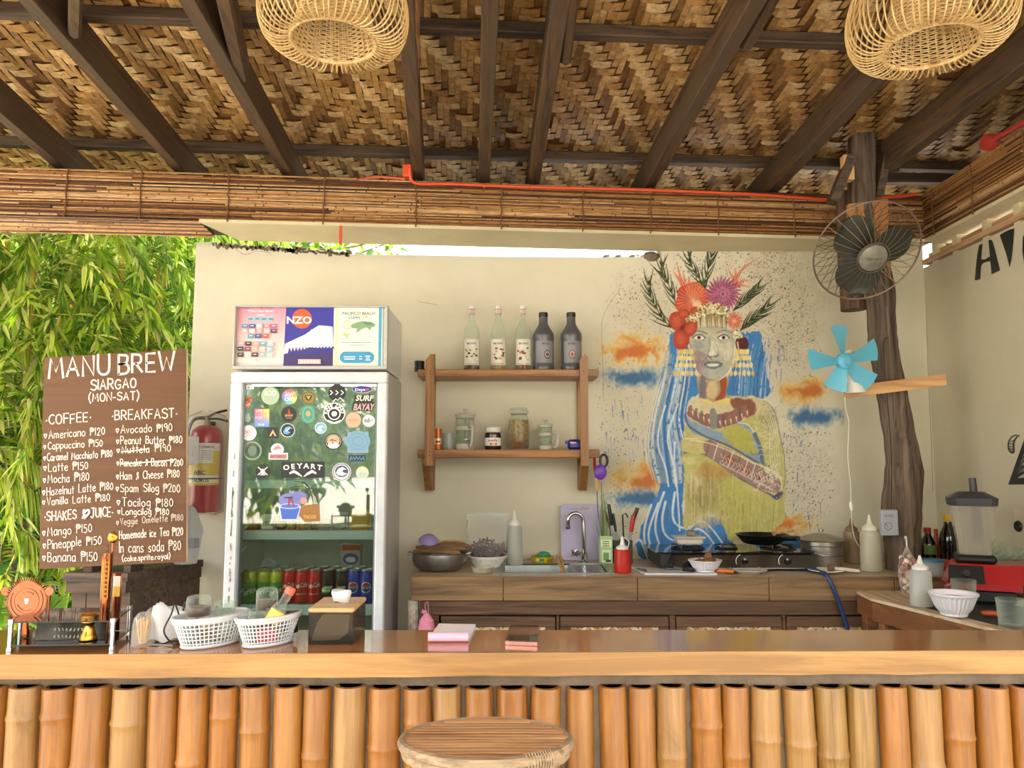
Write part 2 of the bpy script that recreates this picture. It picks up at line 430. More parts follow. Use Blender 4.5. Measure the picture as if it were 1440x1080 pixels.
# ---------------------------------------------------------------- ground and floor
mb = MB(); mb.box(-70, 70, -70, 70, -.1, 0); struct(mb.build('ground', M_earth))
mb = MB(); mb.box(-2.6, 2.9, -3.2, 4.07, 0, .02); struct(mb.build('floor', plain('floor_concrete', '#bdb6aa', .7, 0, .2, 5)))
# ---------------------------------------------------------------- walls
YW = 3.95; TW = .12
top = [(276, 341), (300, 340), (320, 343), (345, 344), (362, 347), (385, 346), (405, 350), (425, 352), (448, 351), (478, 356), (520, 358), (600, 359), (700, 361), (838, 362), (905, 361), (929, 361), (931, 331), (1010, 326), (1180, 322), (1300, 320)]
prof = [P(x, y, YW) for x, y in top]
XR = 2.15
pts = [Vector((prof[0].x-.004, YW, 0))]+prof[:-1]+[Vector((XR, YW, prof[-2].z)), Vector((XR, YW, 0))]
mb = MB(); mb.prism(pts, (0, TW, 0)); wall_back = struct(mb.build('wall_back', M_wall))
# crumbled render along the broken top edge
mb = MB(); rg = random.Random(4)
for i in range(46):
    x = 300+i*4.2; y = 344+ (i*4.2)*.07; p = P(x, y+rg.uniform(-1, 1.5), YW)
    s = rg.uniform(.008, .02); mb.M = Matrix.Translation((p.x, YW+.03, p.z)) @ Matrix.Rotation(rg.random()*3, 4, 'Y'); mb.box(-s, s, -.033, .03, -s*.5, s*.5)
mb.M = Matrix.Identity(4)
tag(mb.build('broken_edge', M_concrete, wall_back), kind='stuff')
mb = MB()   # pencil-thin cracks in the render
for pp in [[(873, 405), (850, 440), (846, 470), (848, 520), (848, 558)], [(330, 350), (345, 358), (362, 353), (380, 356)], [(588, 424), (605, 427), (616, 429)], [(1301, 400), (1305, 520), (1309, 610), (1312, 690)]]:
    q = smooth_line([P(x, y, YW) for x, y in pp], 4); mb.tube([(v.x, YW-.0005, v.z) for v in q], .0011, 4)
mb.build('crack', plain('crack_brown', '#8a6c48', .9), wall_back)
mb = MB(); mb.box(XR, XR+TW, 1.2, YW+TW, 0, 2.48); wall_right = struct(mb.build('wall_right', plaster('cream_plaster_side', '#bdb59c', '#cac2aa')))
# wood strip and daylight gap over the right wall
mb = MB(); mb.box(XR-.015, XR+.05, 1.2, YW-.02, 2.49, 2.515); mb.box(XR+.02, XR+.06, 1.2, YW-.02, 2.53, 2.55)
struct(mb.build('trim_1', wood('pale_strip', '#9c7a58', '#c9a67e', None, 'Y')))
mb = MB()
for i, y in enumerate((3.84, 3.66, 3.42, 3.2, 2.9, 2.5, 2.1)): mb.box(XR+.0, XR+.05, y-.02, y+.02, 2.48, 2.585)
struct(mb.build('trim_2', M_soffit))
# black painted letters and leaf sign on the right wall
d = Decal(flatX(XR-.0005)); K = '#1d2226'
def c9(pts): return [(1300+x/9, 300+y/9) for x, y in pts]
d.poly(c9([(637, 845), (648, 700), (668, 520), (690, 410), (712, 390), (738, 388), (728, 470), (722, 560), (722, 650), (712, 740), (708, 830), (670, 845)]), K)
d.poly(c9([(720, 585), (770, 580), (826, 545), (836, 610), (790, 612), (745, 630), (718, 662)]), K)
d.poly(c9([(808, 345), (835, 332), (858, 345), (890, 450), (925, 600), (957, 720), (850, 773), (836, 640), (822, 470)]), K)
d.poly(c9([(952, 275), (1010, 238), (1070, 210), (1138, 188), (1122, 400), (1100, 590), (1078, 680), (1030, 500)]), K)
d.poly(c9([(1245, 300), (1300, 180), (1420, 120), (1420, 260), (1310, 330), (1290, 430), (1310, 560), (1420, 620), (1400, 760), (1262, 640), (1238, 480)]), K)
def c54(pts): return [(1380+x/5.4, 580+y/5.4) for x, y in pts]
d.stroke(c54([(288, 180), (262, 173), (232, 185), (210, 215), (204, 255), (212, 292), (236, 310), (248, 290), (244, 250), (250, 215), (270, 185)]), 1.7, K, True)
for yy in (215, 235, 255, 275, 292): d.stroke(c54([(212, yy), (230, yy+5), (248, yy-4)]), 1.2, K, True)
d.poly(c54([(203, 548), (330, 190), (360, 170), (262, 500), (400, 490), (400, 545)]), K)
for a in range(5): d.stroke(c54([(262+a*12, 500-a*45), (290+a*12, 470-a*48), (345, 450-a*60)]), 1.6, K, True)
for a in (285, 305, 325, 345): d.stroke(c54([(262, 500), (a, 440), (a+25, 400)]), 1.2, K, True)
tag(d.build('painted_lettering', wall_right), 'black painted letters and striped leaf emblem')
# ---------------------------------------------------------------- ceiling: woven bamboo matting above rafters
TH = R(3.5); E1 = Vector((math.cos(TH), math.sin(TH), -.05*math.sin(TH))); E2 = Vector((-math.sin(TH), math.cos(TH), -.05*math.cos(TH)))
NZ = E1.cross(E2).normalized()
C0 = Vector((0, 0, 3.198))
def CE(a, b, h=0): return C0+E1*a+E2*b+NZ*h
mb = MB()
mb.add([CE(-3.7, -3.2, .012), CE(3.3, -3.2, .012), CE(3.3, 4.5, .012), CE(-3.7, 4.5, .012), CE(-3.7, -3.2, .05), CE(3.3, -3.2, .05), CE(3.3, 4.5, .05), CE(-3.7, 4.5, .05)],
       [(0, 1, 2, 3), (7, 6, 5, 4), (0, 4, 5, 1), (1, 5, 6, 2), (2, 6, 7, 3), (3, 7, 4, 0)])
ceiling = struct(mb.build('ceiling', plain('matting_backing', '#7a5228', .9, 0, .3, 30)))
ca, cb = .0262, .052; NA, NB = 224, 44; A0, B0 = -2.75, 2.05
def phase(i, j):
    k = j + (7 if i > 100 else 0); q = k % 22; tri = q if q < 11 else 22-q
    return (i + 1*(tri if i < 88 else -j)) % 6 < 3
topm = [[phase(i, j) for j in range(NB)] for i in range(NA)]
WC = ['#cba36a', '#d8b27a', '#c09258', '#e0c08c', '#b58548', '#d2ac72', '#a67c44', '#dcb880']
WD = ['#b0864e', '#bd935a', '#9c7440', '#c49c64', '#8c6636', '#b58c52', '#805a30']
def float_pts(a0, a1, b0, b1, lng, rg, h=.004):
    """one visible length of strip, bowed down between the strips it dives under"""
    t = rg.uniform(-.001, .001); vs = []
    for q, hh in ((0, .010), (.12, 0), (.5, -h), (.88, 0), (1, .010)):
        for e, s in ((0, t), (1, -t)):
            if lng == 'a': vs.append(CE(a0+(a1-a0)*q, b0+(b1-b0)*e, hh+s))
            else: vs.append(CE(a0+(a1-a0)*e, b0+(b1-b0)*q, hh+s))
    return vs, [(2*k, 2*k+1, 2*k+3, 2*k+2) for k in range(4)]
runs = []
for j in range(NB):
    i = 0
    while i < NA:
        if topm[i][j]:
            k = i
            while k < NA and topm[k][j]: k += 1
            runs.append((j, A0+i*ca-.006, A0+k*ca+.006, B0+j*cb+.0015, B0+(j+1)*cb-.0015, 'a')); i = k
        else: i += 1
for i in range(NA):
    j = 0
    while j < NB:
        if not topm[i][j]:
            k = j
            while k < NB and not topm[i][k]: k += 1
            runs.append((j, A0+i*ca+.001, A0+(i+1)*ca-.001, B0+j*cb-.008, B0+k*cb+.008, 'b')); j = k
        else: j += 1
rg = random.Random(11); mw = MB(); singles = []
for rn in runs:
    j, a0, a1, b0, b1, L = rn
    if L == 'a' and b0 > 2.36 and len(singles) < 300 and -1.75 < a0 < 1.9: singles.append(rn); continue
    dj = rg.uniform(-.004, .004)
    if rg.random() < .05: continue
    vs, fs = float_pts(a0+(dj if L == 'a' else 0), a1+(dj if L == 'a' else 0), b0+(dj if L == 'b' else 0), b1+(dj if L == 'b' else 0), L, rg)
    mw.add(vs, fs, rg.choice(WC) if L == 'a' else rg.choice(WD))
o = tag(mw.build('woven_strips', M_weave, ceiling), kind='stuff')
for q, (j, a0, a1, b0, b1, L) in enumerate(singles):
    m1 = MB(); vs, fs = float_pts(a0, a1, b0, b1, L, rg); m1.add(vs, fs, rg.choice(WC)); m1.build('strip', M_weave, ceiling)
# matting beyond the frame, lengthened to shade the bar front: broad bands only
mb = MB()
for j in range(int(5.2/.16)):
    for i in range(36):
        a0 = -2.8+i*.17; b0 = -3.2+j*.16; mb.add([CE(a0, b0, .006), CE(a0+.165, b0, .006), CE(a0+.165, b0+.155, .002), CE(a0, b0+.155, .002)], [(0, 1, 2, 3)], rg.choice(WC+WD))
tag(mb.build('matting_outside_frame', M_weave, ceiling), kind='stuff')
# ---------------------------------------------------------------- rafters (their undersides lie in z = 3.008-.05Y)
def PR(px, py):
    r = ray(px, py); return O0+r*(1.538/(r.z+.05*r.y))
RAFT = [((8, 172), (82, 235), .05, 'leftmost rafter, its lower end just above the reed blind', 0),
        ((35, 0), (252, 241), .05, 'second rafter from the left, spliced with a short piece at the top', -1),
        ((262, 0), (405, 248), .055, 'third rafter from the left, thick with a short timber nailed beside it', 1),
        ((569, 0), (588, 253), .055, 'thin rafter just right of the left rattan lamp, beside a rough bark plank', 0),
        ((690, 0), (681, 253), .055, 'nearly upright rafter at the middle of the ceiling', 0),
        ((790, 0), (751, 258), .055, 'rafter right of the middle with a short batten on its right', 1),
        ((1068, 0), (914, 263), .055, 'rafter that ends above the painted woman, with a rounded batten beside it', 1),
        ((1242, 108), (1085, 272), .06, 'thick rafter coming from behind the right rattan lamp', 0),
        ((1432, 103), (1259, 233), .06, 'rightmost rafter running down to the trunk post', 0)]
for (a, b, w, lab, sis) in RAFT:
    A = PR(*a); B = PR(*b); dd = (B-A).normalized()
    near = A-dd*(A.y+.9)/dd.y if a[1] < 150 else A-dd*2.6
    far = B+dd*((4.2-B.y)/dd.y)
    hh = .138
    if lab.startswith('rightmost'): far = B+dd*.06
    if lab.startswith('leftmost'): near = A-dd*3.2
    o = MB().beam(near+Vector((0, 0, hh/2)), far+Vector((0, 0, hh/2)), w, hh, bev=.004).build('rafter', M_rafter)
    tag(o, 'dark brown ' + lab, 'rafter')
SIST = [((300, -60), (340, 122), .05, 'short timber nailed to the third rafter from the left', M_rafter, .10),
        ((108, -70), (104, 60), .04, 'short splice block at the top of the second rafter from the left', M_rafter, .09),
        ((581, -40), (580, 165), .045, 'rough bark-edged plank fixed along the thin rafter by the left lamp', wood('bark_plank', '#5d3c22', '#a87848', None, 'Y', .9, 0, 1, .8), .10),
        ((812, -50), (795, 98), .04, 'short batten beside the rafter right of the middle', M_rafter, .10),
        ((1108, -30), (1047, 78), .045, 'short rounded batten beside the rafter above the painted woman', M_rafter, .10)]
for a, b, w, lab, m, h in SIST:
    A = PR(*a); B = PR(*b); o = MB().beam(A+Vector((0, 0, h/2+.008)), B+Vector((0, 0, h/2+.008)), w, h, bev=.012).build('batten', m); tag(o, lab, 'batten')
for (b, lab) in ((2.66, 'dark purlin crossing near the top of the picture behind the rattan lamps'), (3.69, 'dark purlin crossing just above the reed blind')):
    o = MB().beam(CE(-2.8, b, -.028), CE(3.1, b, -.028), .045, .045, up=NZ, bev=.004).build('purlin', M_dark); tag(o, lab, 'purlin')
# ---------------------------------------------------------------- reed-covered beams
def beamline(x): # front foot of the long beam at picture column x, z=2.585
    a = PZ(0, 300, 2.585); b = PZ(1160, 332, 2.585); d = (b-a); return a, b, d
fa, fb, fd = beamline(0); dirb = fd.normalized(); nb = Vector((dirb.y, -dirb.x, 0))  # nb points to the camera
L0 = -1.1; L1 = fd.length+.56
ZB0, ZB1 = 2.585, 2.80
RC = ['#b98c58', '#c9a06c', '#a87844', '#d6b080', '#8c5f34', '#6e4526', '#b07c48', '#573620', '#caa272']
def reeds(mb, org, dr, ln, up, n, out, rg, rad=.0045, dark=0.):
    for k in range(n):
        s = 0.
        base = org+up*(k+.5)
        while s < ln:
            l = min(rg.uniform(.6, 1.8), ln-s); j = rg.uniform(-.25, .25); o = rg.uniform(-.002, .003)
            r = rad*rg.uniform(.75, 1.12); c = rg.choice(RC if rg.random() > dark else RC[4:8])
            a = base+dr*s+up*j+out*o; b = base+dr*(s+l)+up*(j+rg.uniform(-.3, .3))+out*o
            m_ = (a+b)/2+up*rg.uniform(-.3, .3)
            mb.tube([a, m_, b], r, 5, col=c, caps=False)
            for q in range(int(l/.28)):      # cane joints
                p = a+(b-a)*rg.random(); mb.tube([p-dr*.003, p+dr*.003], r*1.35, 5, col='#7a5430', caps=False)
            s += l+rg.uniform(0, .01)
rg = random.Random(5)
nr = 25
org = Vector((fa.x, fa.y, 0))+dirb*L0
blind = thing('reed_blind', 'long horizontal blind of thin brown reeds covering the beam over the counter', 'blind', (org.x, org.y, ZB0))
mb = MB(); up = Vector((0, 0, (ZB1-ZB0)/nr))
reeds(mb, Vector((org.x, org.y, ZB0)), dirb, L1-L0, up, nr, nb, rg, .0048)
tag(mb.build('reeds', M_reed, blind), kind='stuff')
for x in (92, 197, 320, 455, 585, 705, 820, 915, 1010, 1117):
    p = PZ(x, 300+x*.0276, ZB0); s = (Vector((p.x, p.y, 0))-Vector((fa.x, fa.y, 0))).dot(dirb); q = Vector((fa.x, fa.y, 0))+dirb*s+nb*.007
    mb = MB(); pts = [(q.x+rg.uniform(-.004, .004), q.y, ZB0-.012+(ZB1-ZB0+.014)*k/14) for k in range(15)]
    mb.tube(pts, .0035, 5); mb.build('binding_cord', plain('old_cord', '#6d4b2c', .9), blind)
# underside at the left, also reeds
mb = MB(); u0 = -nb*(.27/24); pl = P(296, 330, 3.6)
lx = (pl.x-org.x)/dirb.x
reeds(mb, Vector((org.x, org.y, ZB0-.006)), dirb, lx, -nb*(.27/26), 26, Vector((0, 0, -1)), rg, .0046)
tag(mb.build('underside_reeds', M_reed, blind), 'lighter reeds along the underside at the left', kind='stuff')
# the beam itself
core = [org-nb*.012, org+dirb*(L1-L0)-nb*.012, org+dirb*(L1-L0)-nb*.27, org-nb*.27]
mb = MB(); mb.prism([Vector((q.x, q.y, ZB0+.004)) for q in core], (0, 0, ZB1-ZB0-.01))
tag(mb.build('long_beam', M_dark), 'long timber beam wrapped in the reed blind over the counter', 'beam')
mb = MB(); s0 = lx+.002
q = [org+dirb*s0-nb*.0, org+dirb*(L1-L0)-nb*.0, org+dirb*(L1-L0)-nb*.29, org+dirb*(s0+.11)-nb*.29]
mb.prism([Vector((v.x, v.y, ZB0-.016)) for v in q], (0, 0, .016)); struct(mb.build('trim_3', M_soffit))
# right beam
XB = 2.07
bl2 = thing('reed_blind', 'short blind of brown reeds on the side beam at the upper right', 'blind', (XB, 3.8, ZB0))
mb = MB(); up = Vector((0, 0, (ZB1+.01-ZB0)/nr))
reeds(mb, Vector((XB, 1.0, ZB0)), Vector((0, 1, 0)), 2.80, up, nr, Vector((-1, 0, 0)), rg, .0048, .5)
tag(mb.build('reeds', M_reed, bl2), kind='stuff')
for y in (1.5, 2.0, 2.5, 3.0, 3.36, 3.68):
    mb = MB(); mb.tube([(XB-.007, y+rg.uniform(-.003, .003), ZB0-.01+.23*k/10) for k in range(11)], .0035, 5); mb.build('binding_cord', MATS['old_cord'], bl2)
mb = MB(); mb.box(XB+.012, XB+.28, .9, 3.80, ZB0+.004, ZB1-.006); tag(mb.build('side_beam', M_dark), 'timber side beam behind the reed blind at the upper right', 'beam')
mb = MB(); mb.box(XB, XB+.26, .9, 3.80, ZB0-.016, ZB0); struct(mb.build('trim_4', M_soffit))
# column stub under the soffit, planks seen through the gap
p = P(905, 340, 3.93); q = P(929, 361, 3.93)
mb = MB(); mb.box(p.x, q.x, 3.93, 4.2, q.z-.02, ZB0-.017, bev=.02); tag(mb.build('concrete_stub', M_concrete), 'rough grey concrete stub between wall top and soffit, left of the painted leaves', 'masonry')
rg = random.Random(8)
for k, x in enumerate((845, 862, 882, 898)):
    a = P(x, 351, 4.15); o = MB().beam((a.x-.03, 4.12+k*.02, a.z-.10), (a.x+.05, 4.28, a.z+.0), .03, .012).build('plank_offcut', wood('offcut', '#8a6a4a', '#c7b59a', None, 'Y'))
    tag(o, 'thin plank offcut in the gap under the soffit, %s' % ['leftmost of four', 'second from the left of four', 'third from the left of four', 'rightmost of four, by the concrete stub'][k], 'plank')
# gable timbers above the beam at the right
for (x0, x1, y0, y1, Y, nm, lab) in ((1238, 1345, 205, 236, 3.95, 'tie_beam', 'wide dark tie beam behind the trunk post, upper of the two'), (1238, 1335, 243, 256, 3.92, 'tie_beam', 'narrow dark tie beam behind the trunk post, lower of the two')):
    a = P(x0, y1, Y); b = P(x1+40, y0, Y); mb = MB(); mb.box(a.x, b.x, Y, Y+.05, a.z, b.z, bev=.003); tag(mb.build(nm, M_dark), lab, 'beam')
# dark boards added at the roof edge to keep daylight off the ceiling
mb = MB(); mb.box(-1.5, 2.5, 4.30, 4.33, 2.74, 3.0); mb.box(-3.7, -1.5, 4.30, 4.33, 2.82, 3.0); mb.box(2.45, 2.48, .9, 4.29, 2.61, 3.02); struct(mb.build('trim_5', M_dark))
# ================================================================ the mural (paint on the back wall)
class Canvas:
    """tiny raster painter; units u: 4.5 per picture pixel, origin at picture (838, 328)"""
    def __init__(s, w, h, res):
        s.res = res; s.W = int(w/4.5*res); s.H = int(h/4.5*res); s.rgb = np.ones((s.H, s.W, 3), np.float32); s.a = np.zeros((s.H, s.W), np.float32)
        s.rng = np.random.default_rng(3)
        def ns(k):
            g = s.rng.random((k+2, k+2)).astype(np.float32); y = np.linspace(0, k, s.H); x = np.linspace(0, k, s.W)
            yi = y.astype(int); xi = x.astype(int); fy = (y-yi)[:, None]; fx = (x-xi)[None]
            fy = fy*fy*(3-2*fy); fx = fx*fx*(3-2*fx)
            return (g[yi][:, xi]*(1-fy)*(1-fx)+g[yi+1][:, xi]*fy*(1-fx)+g[yi][:, xi+1]*(1-fy)*fx+g[yi+1][:, xi+1]*fy*fx)
        s.n1 = ns(9); s.n2 = ns(32); s.n3 = ns(110)
    def blend(s, sl, al, col):
        al = np.clip(al, 0, 1)[..., None]; c = np.array(lin(col), np.float32)
        A = s.a[sl][..., None]; na = al+A*(1-al)
        s.rgb[sl] = np.where(na > 1e-4, (c*al+s.rgb[sl]*A*(1-al))/np.maximum(na, 1e-4), s.rgb[sl]); s.a[sl] = na[..., 0]
    def box(s, pts, m):
        k = s.res/4.5; p = np.array(pts, np.float32)*k
        x0, y0 = np.maximum((p.min(0)-m).astype(int), 0); x1, y1 = (p.max(0)+m+2).astype(int); x1 = min(x1, s.W); y1 = min(y1, s.H)
        if x1 <= x0 or y1 <= y0: return None
        yy, xx = np.mgrid[y0:y1, x0:x1].astype(np.float32); return p, (slice(y0, y1), slice(x0, x1)), xx+.5, yy+.5
    def poly(s, pts, col, soft=.7, a=1., rough=0., sm=True):
        if sm: pts = [(q.x, q.y) for q in smooth_line([Vector((x, y, 0)) for x, y in pts], 4, True)]
        r = s.box(pts, soft+3)
        if r is None: return
        p, sl, xx, yy = r; ins = np.zeros(xx.shape, bool); d2 = np.full(xx.shape, 1e9, np.float32)
        for i in range(len(p)):
            ax, ay = p[i-1]; bx, by = p[i]; ex, ey = bx-ax, by-ay
            t = np.clip(((xx-ax)*ex+(yy-ay)*ey)/(ex*ex+ey*ey+1e-9), 0, 1); d2 = np.minimum(d2, (xx-ax-t*ex)**2+(yy-ay-t*ey)**2)
            if ay != by: ins ^= ((ay > yy) != (by > yy)) & (xx < (bx-ax)*(yy-ay)/(by-ay)+ax)
        sd = np.sqrt(d2)*np.where(ins, 1, -1)
        if rough: sd = sd+(s.n2[sl]-.5)*rough*2+(s.n3[sl]-.5)*rough
        s.blend(sl, (sd/soft+.5)*a, col)
    def stroke(s, pts, w, col, a=1., soft=.8, w1=None, dry=0.):
        pts = [(q.x, q.y) for q in smooth_line([Vector((x, y, 0)) for x, y in pts], 4)] if len(pts) > 2 else pts
        k = s.res/4.5; r = s.box(pts, w*k+3)
        if r is None: return
        p, sl, xx, yy = r; al = np.zeros(xx.shape, np.float32); n = len(p)
        for i in range(1, n):
            ax, ay = p[i-1]; bx, by = p[i]; ex, ey = bx-ax, by-ay
            t = np.clip(((xx-ax)*ex+(yy-ay)*ey)/(ex*ex+ey*ey+1e-9), 0, 1); d = np.sqrt((xx-ax-t*ex)**2+(yy-ay-t*ey)**2)
            q = (i-1+t)/(n-1); ww = (w if w1 is None else w+(w1-w)*q)*k*.5
            al = np.maximum(al, np.clip((ww-d)/soft+.5, 0, 1))
        if dry: al = al*np.clip((s.n3[sl]-dry)*5+.5, 0, 1)
        s.blend(sl, al*a, col)
    def cloud(s, cx, cy, rx, ry, col, a=.9, pw=1.):
        k = s.res/4.5; r = s.box([(cx-rx*1.3, cy-ry*1.5), (cx+rx*1.3, cy+ry*1.5)], 2)
        if r is None: return
        p, sl, xx, yy = r; d = np.sqrt(((xx-cx*k)/(rx*k))**2+((yy-cy*k)/(ry*k))**2)
        s.blend(sl, a*np.clip((1.15-d+(s.n2[sl]-.5)*.7+(s.n3[sl]-.5)*.45)*1.6, 0, 1), col)
    def specks(s, cx, cy, rx, ry, n, col='#3b342c', r0=1.2, r1=4.):
        for _ in range(n):
            while True:
                x = cx+s.rng.uniform(-1, 1)*rx; y = cy+s.rng.uniform(-1, 1)*ry
                if ((x-cx)/rx)**2+((y-cy)/ry)**2 < s.rng.uniform(.2, 1): break
            r = s.rng.uniform(r0, r1) if s.rng.random() > .06 else r1*1.6
            s.stroke([(x, y), (x+s.rng.uniform(-3, 3), y+s.rng.uniform(-1, 5))], r*1.25, col, .8)
MUR = Canvas(1575, 2130, 1.35); C = MUR
for (x, y, rx, ry, a, c) in ((1150, 430, 330, 420, .35, '#b9a98c'), (330, 520, 260, 300, .22, '#b9a98c'), (1250, 1500, 250, 380, .25, '#b6aca0')): C.cloud(x, y, rx, ry, c, a)
for q in ((300, 480, 260, 320, 420), (900, 170, 420, 170, 420), (1130, 420, 270, 420, 900), (1290, 700, 150, 300, 320), (160, 1150, 230, 560, 520), (1330, 1500, 200, 480, 900), (170, 1720, 140, 250, 200), (520, 250, 250, 200, 240)): C.specks(*q)
# sunset clouds
for (x, y, rx, ry) in ((215, 735, 230, 110), (1330, 985, 200, 80), (300, 1560, 215, 105), (1130, 1835, 215, 90)):
    C.cloud(x, y, rx*1.05, ry*1.15, '#e6c566', .85); C.cloud(x+rx*.1, y, rx*.82, ry*.75, '#d98a3e', .85); C.cloud(x+rx*.15, y+ry*.12, rx*.55, ry*.42, '#c4602c', .6); C.cloud(x-rx*.3, y-ry*.3, rx*.35, ry*.3, '#ecd9a4', .5)
for (x, y, rx, ry) in ((215, 915, 215, 62), (1370, 1165, 190, 55), (300, 1680, 200, 62)):
    C.cloud(x, y, rx*1.05, ry*1.2, '#6f9cbb', .8); C.cloud(x, y, rx*.75, ry*.7, '#2f6596', .85)
# rain strokes
rr = random.Random(9)
for _ in range(75):
    x, y0, y1 = rr.choice([(rr.uniform(30, 400), 1000, 1420), (rr.uniform(1190, 1420), 1240, 1800), (rr.uniform(1060, 1190), 660, 1020), (rr.uniform(60, 400), 1120, 1420)])
    y = rr.uniform(y0, y1); L = rr.uniform(25, 110); C.stroke([(x, y), (x+rr.uniform(-8, 10), y+L)], rr.uniform(4, 11), rr.choice(['#4a78b4', '#6b93c4', '#35629a', '#5b6fae']), .75, dry=.3, w1=3)
# hair
HL = [(470, 640), (455, 760), (425, 860), (405, 1000), (385, 1130), (345, 1240), (340, 1360), (365, 1480), (400, 1600), (350, 1720), (290, 1850), (275, 1960), (330, 2060), (375, 2110), (480, 2110), (520, 2060), (700, 1950), (560, 1880), (565, 1500), (560, 1250), (590, 1060), (650, 1020), (640, 900), (600, 760), (560, 640)]
C.poly(HL, '#4586c6', 1.2, 1, 3)
C.poly([(520, 1700), (540, 1850), (600, 1870), (700, 1790), (780, 1800), (850, 1900), (900, 2010), (880, 2090), (700, 2110), (420, 2110), (470, 1900)], '#3f86cc', 1.2, 1, 4)
C.poly([(990, 1960), (1130, 1930), (1290, 1930), (1310, 2000), (1200, 2080), (900, 2090)], '#4e8fd0', 1.5, .9, 6)
C.poly([(250, 1960), (300, 1930), (330, 2000), (375, 2085), (330, 2100), (270, 2040)], '#3f7fc0', 1, .9, 2)
C.poly([(940, 640), (1035, 620), (1070, 760), (1085, 900), (1120, 1010), (1060, 1040), (830, 1045), (820, 950), (860, 860), (890, 780)], '#4586c6', 1.2, 1, 5)
for i in range(60):
    t = i/60; x = 430+170*t+rr.uniform(-10, 10); c = rr.choice(['#c9dcea', '#e8efee', '#2d5f9c', '#8fb4d2', '#9b9a86', '#356fae', '#b3b38f', '#f3f5f0'])
    q = [(x, 700+rr.uniform(0, 200)), (x-10-20*(1-t), 950), (x-40-50*(1-t), 1180), (x-50-60*(1-t)+60*t, 1380), (x-20-40*(1-t)+25*t, 1580)]
    C.stroke(q, rr.uniform(3, 9), c, .75, w1=4, dry=.22)
for k, q in enumerate([[(520, 1080), (470, 1220), (455, 1320), (500, 1500), (520, 1700), (530, 1880)], [(440, 1090), (400, 1230), (395, 1350), (440, 1480), (460, 1600)], [(500, 1320), (495, 1450), (505, 1600)],
        [(500, 1640), (485, 1760), (500, 1830), (560, 1865), (640, 1830), (690, 1830), (750, 1890), (800, 1960)], [(440, 1700), (420, 1800), (430, 1890), (480, 1940), (560, 1960)], [(560, 1960), (620, 1880), (670, 1880), (730, 1940), (760, 2000)],
        [(350, 1720), (310, 1850), (310, 1960), (350, 2060), (380, 2095)], [(395, 1710), (340, 1860), (340, 1960), (400, 2080)], [(250, 1955), (285, 1945), (330, 2060), (370, 2090)], [(430, 1640), (385, 1780), (380, 1900), (440, 2060)], [(560, 1700), (560, 1800), (600, 1850)]]):
    C.stroke(q, 15 if k > 2 else 10, '#dbe9f4', .95, w1=10, soft=1)
for i in range(26):
    x = 860+220*rr.random(); C.stroke([(x+40, 650+rr.uniform(0, 160)), (x+10, 850), (x-5+rr.uniform(-10, 10), 1035)], rr.uniform(3, 9), rr.choice(['#dfe9ee', '#2f67a8', '#a9c6dc', '#6b9fcd', '#4878b0']), .75, dry=.2)
# body
C.poly([(560, 1240), (640, 1080), (760, 1040), (900, 1030), (1010, 1040), (1100, 1090), (1140, 1180), (1180, 1350), (1200, 1500), (1195, 1700), (1190, 1830), (1060, 1900), (880, 1950), (840, 1930), (820, 1870), (760, 1790), (690, 1770), (590, 1860), (555, 1840), (560, 1500)], '#c5c078', 1.2, 1, 3)
for (x, y, rx, ry, c, a) in ((700, 1650, 110, 170, '#a3905c', .7), (620, 1560, 60, 90, '#dcd6a4', .9), (920, 1700, 160, 150, '#c2bf62', .7), (760, 1500, 150, 60, '#c08a3c', .6), (950, 1300, 90, 60, '#e6d574', .9), (880, 1290, 110, 80, '#aeb25e', .6), (1100, 1160, 60, 90, '#a89a6c', .6), (700, 1800, 120, 60, '#d9cf96', .7), (1050, 1620, 110, 70, '#d0c87c', .8), (640, 1330, 90, 50, '#e4dfae', .8), (600, 1440, 60, 30, '#ddd59a', .8)): C.cloud(x, y, rx, ry, c, a)
C.poly([(570, 1180), (600, 1260), (700, 1290), (860, 1340), (980, 1430), (1060, 1470), (1030, 1360), (1000, 1240), (900, 1200), (800, 1260), (720, 1230), (660, 1190), (590, 1150)], '#8fa9bd', 2, .75, 4)
C.poly([(820, 1250), (900, 1220), (985, 1270), (1010, 1370), (930, 1380), (850, 1330)], '#bfbb60', 3, .9, 6)
C.stroke([(565, 1150), (590, 1220), (700, 1290), (830, 1340), (970, 1420), (1070, 1480)], 14, '#56648c', .9)
C.stroke([(1005, 1270), (1040, 1360), (1060, 1470), (1090, 1480)], 26, '#5d7094', .85)
C.stroke([(560, 1390), (640, 1380), (760, 1440), (880, 1530), (1000, 1600), (1110, 1655)], 13, '#5b6480', .9)
# forearm with tattoo bands, elbow, upper arm lacework
C.poly([(560, 1290), (700, 1300), (850, 1360), (980, 1440), (1090, 1480), (1180, 1560), (1160, 1650), (1080, 1640), (960, 1570), (800, 1470), (700, 1400), (560, 1380)], '#cfc585', 1, 1, 1)
C.poly([(700, 1310), (860, 1375), (990, 1450), (1090, 1510), (1165, 1570), (1150, 1640), (1060, 1625), (930, 1560), (780, 1460), (690, 1400)], '#a2847e', 1, .95, 3)
for (x, y, r) in ((850, 1430, 46), (950, 1490, 48), (1040, 1540, 40)): C.poly([(x-r, y), (x-r*.1, y-r*.7), (x+r, y+r*.3), (x+r*.2, y+r*.9)], '#a0593c', 1, .85, 2, sm=False)
for i in range(9):
    x = 705+i*48; y = 1310+i*24; C.stroke([(x+18, y), (x-10, y+100-i*2)], 6, rr.choice(['#e9dfd0', '#8c4c3c', '#efe7da']), .9)
for i in range(16):
    x = 790+i*22; y = 1400+i*11; C.stroke([(x, y), (x+16, y+32), (x-6, y+54), (x+22, y+70)], 3.4, '#efe4d8', .85)
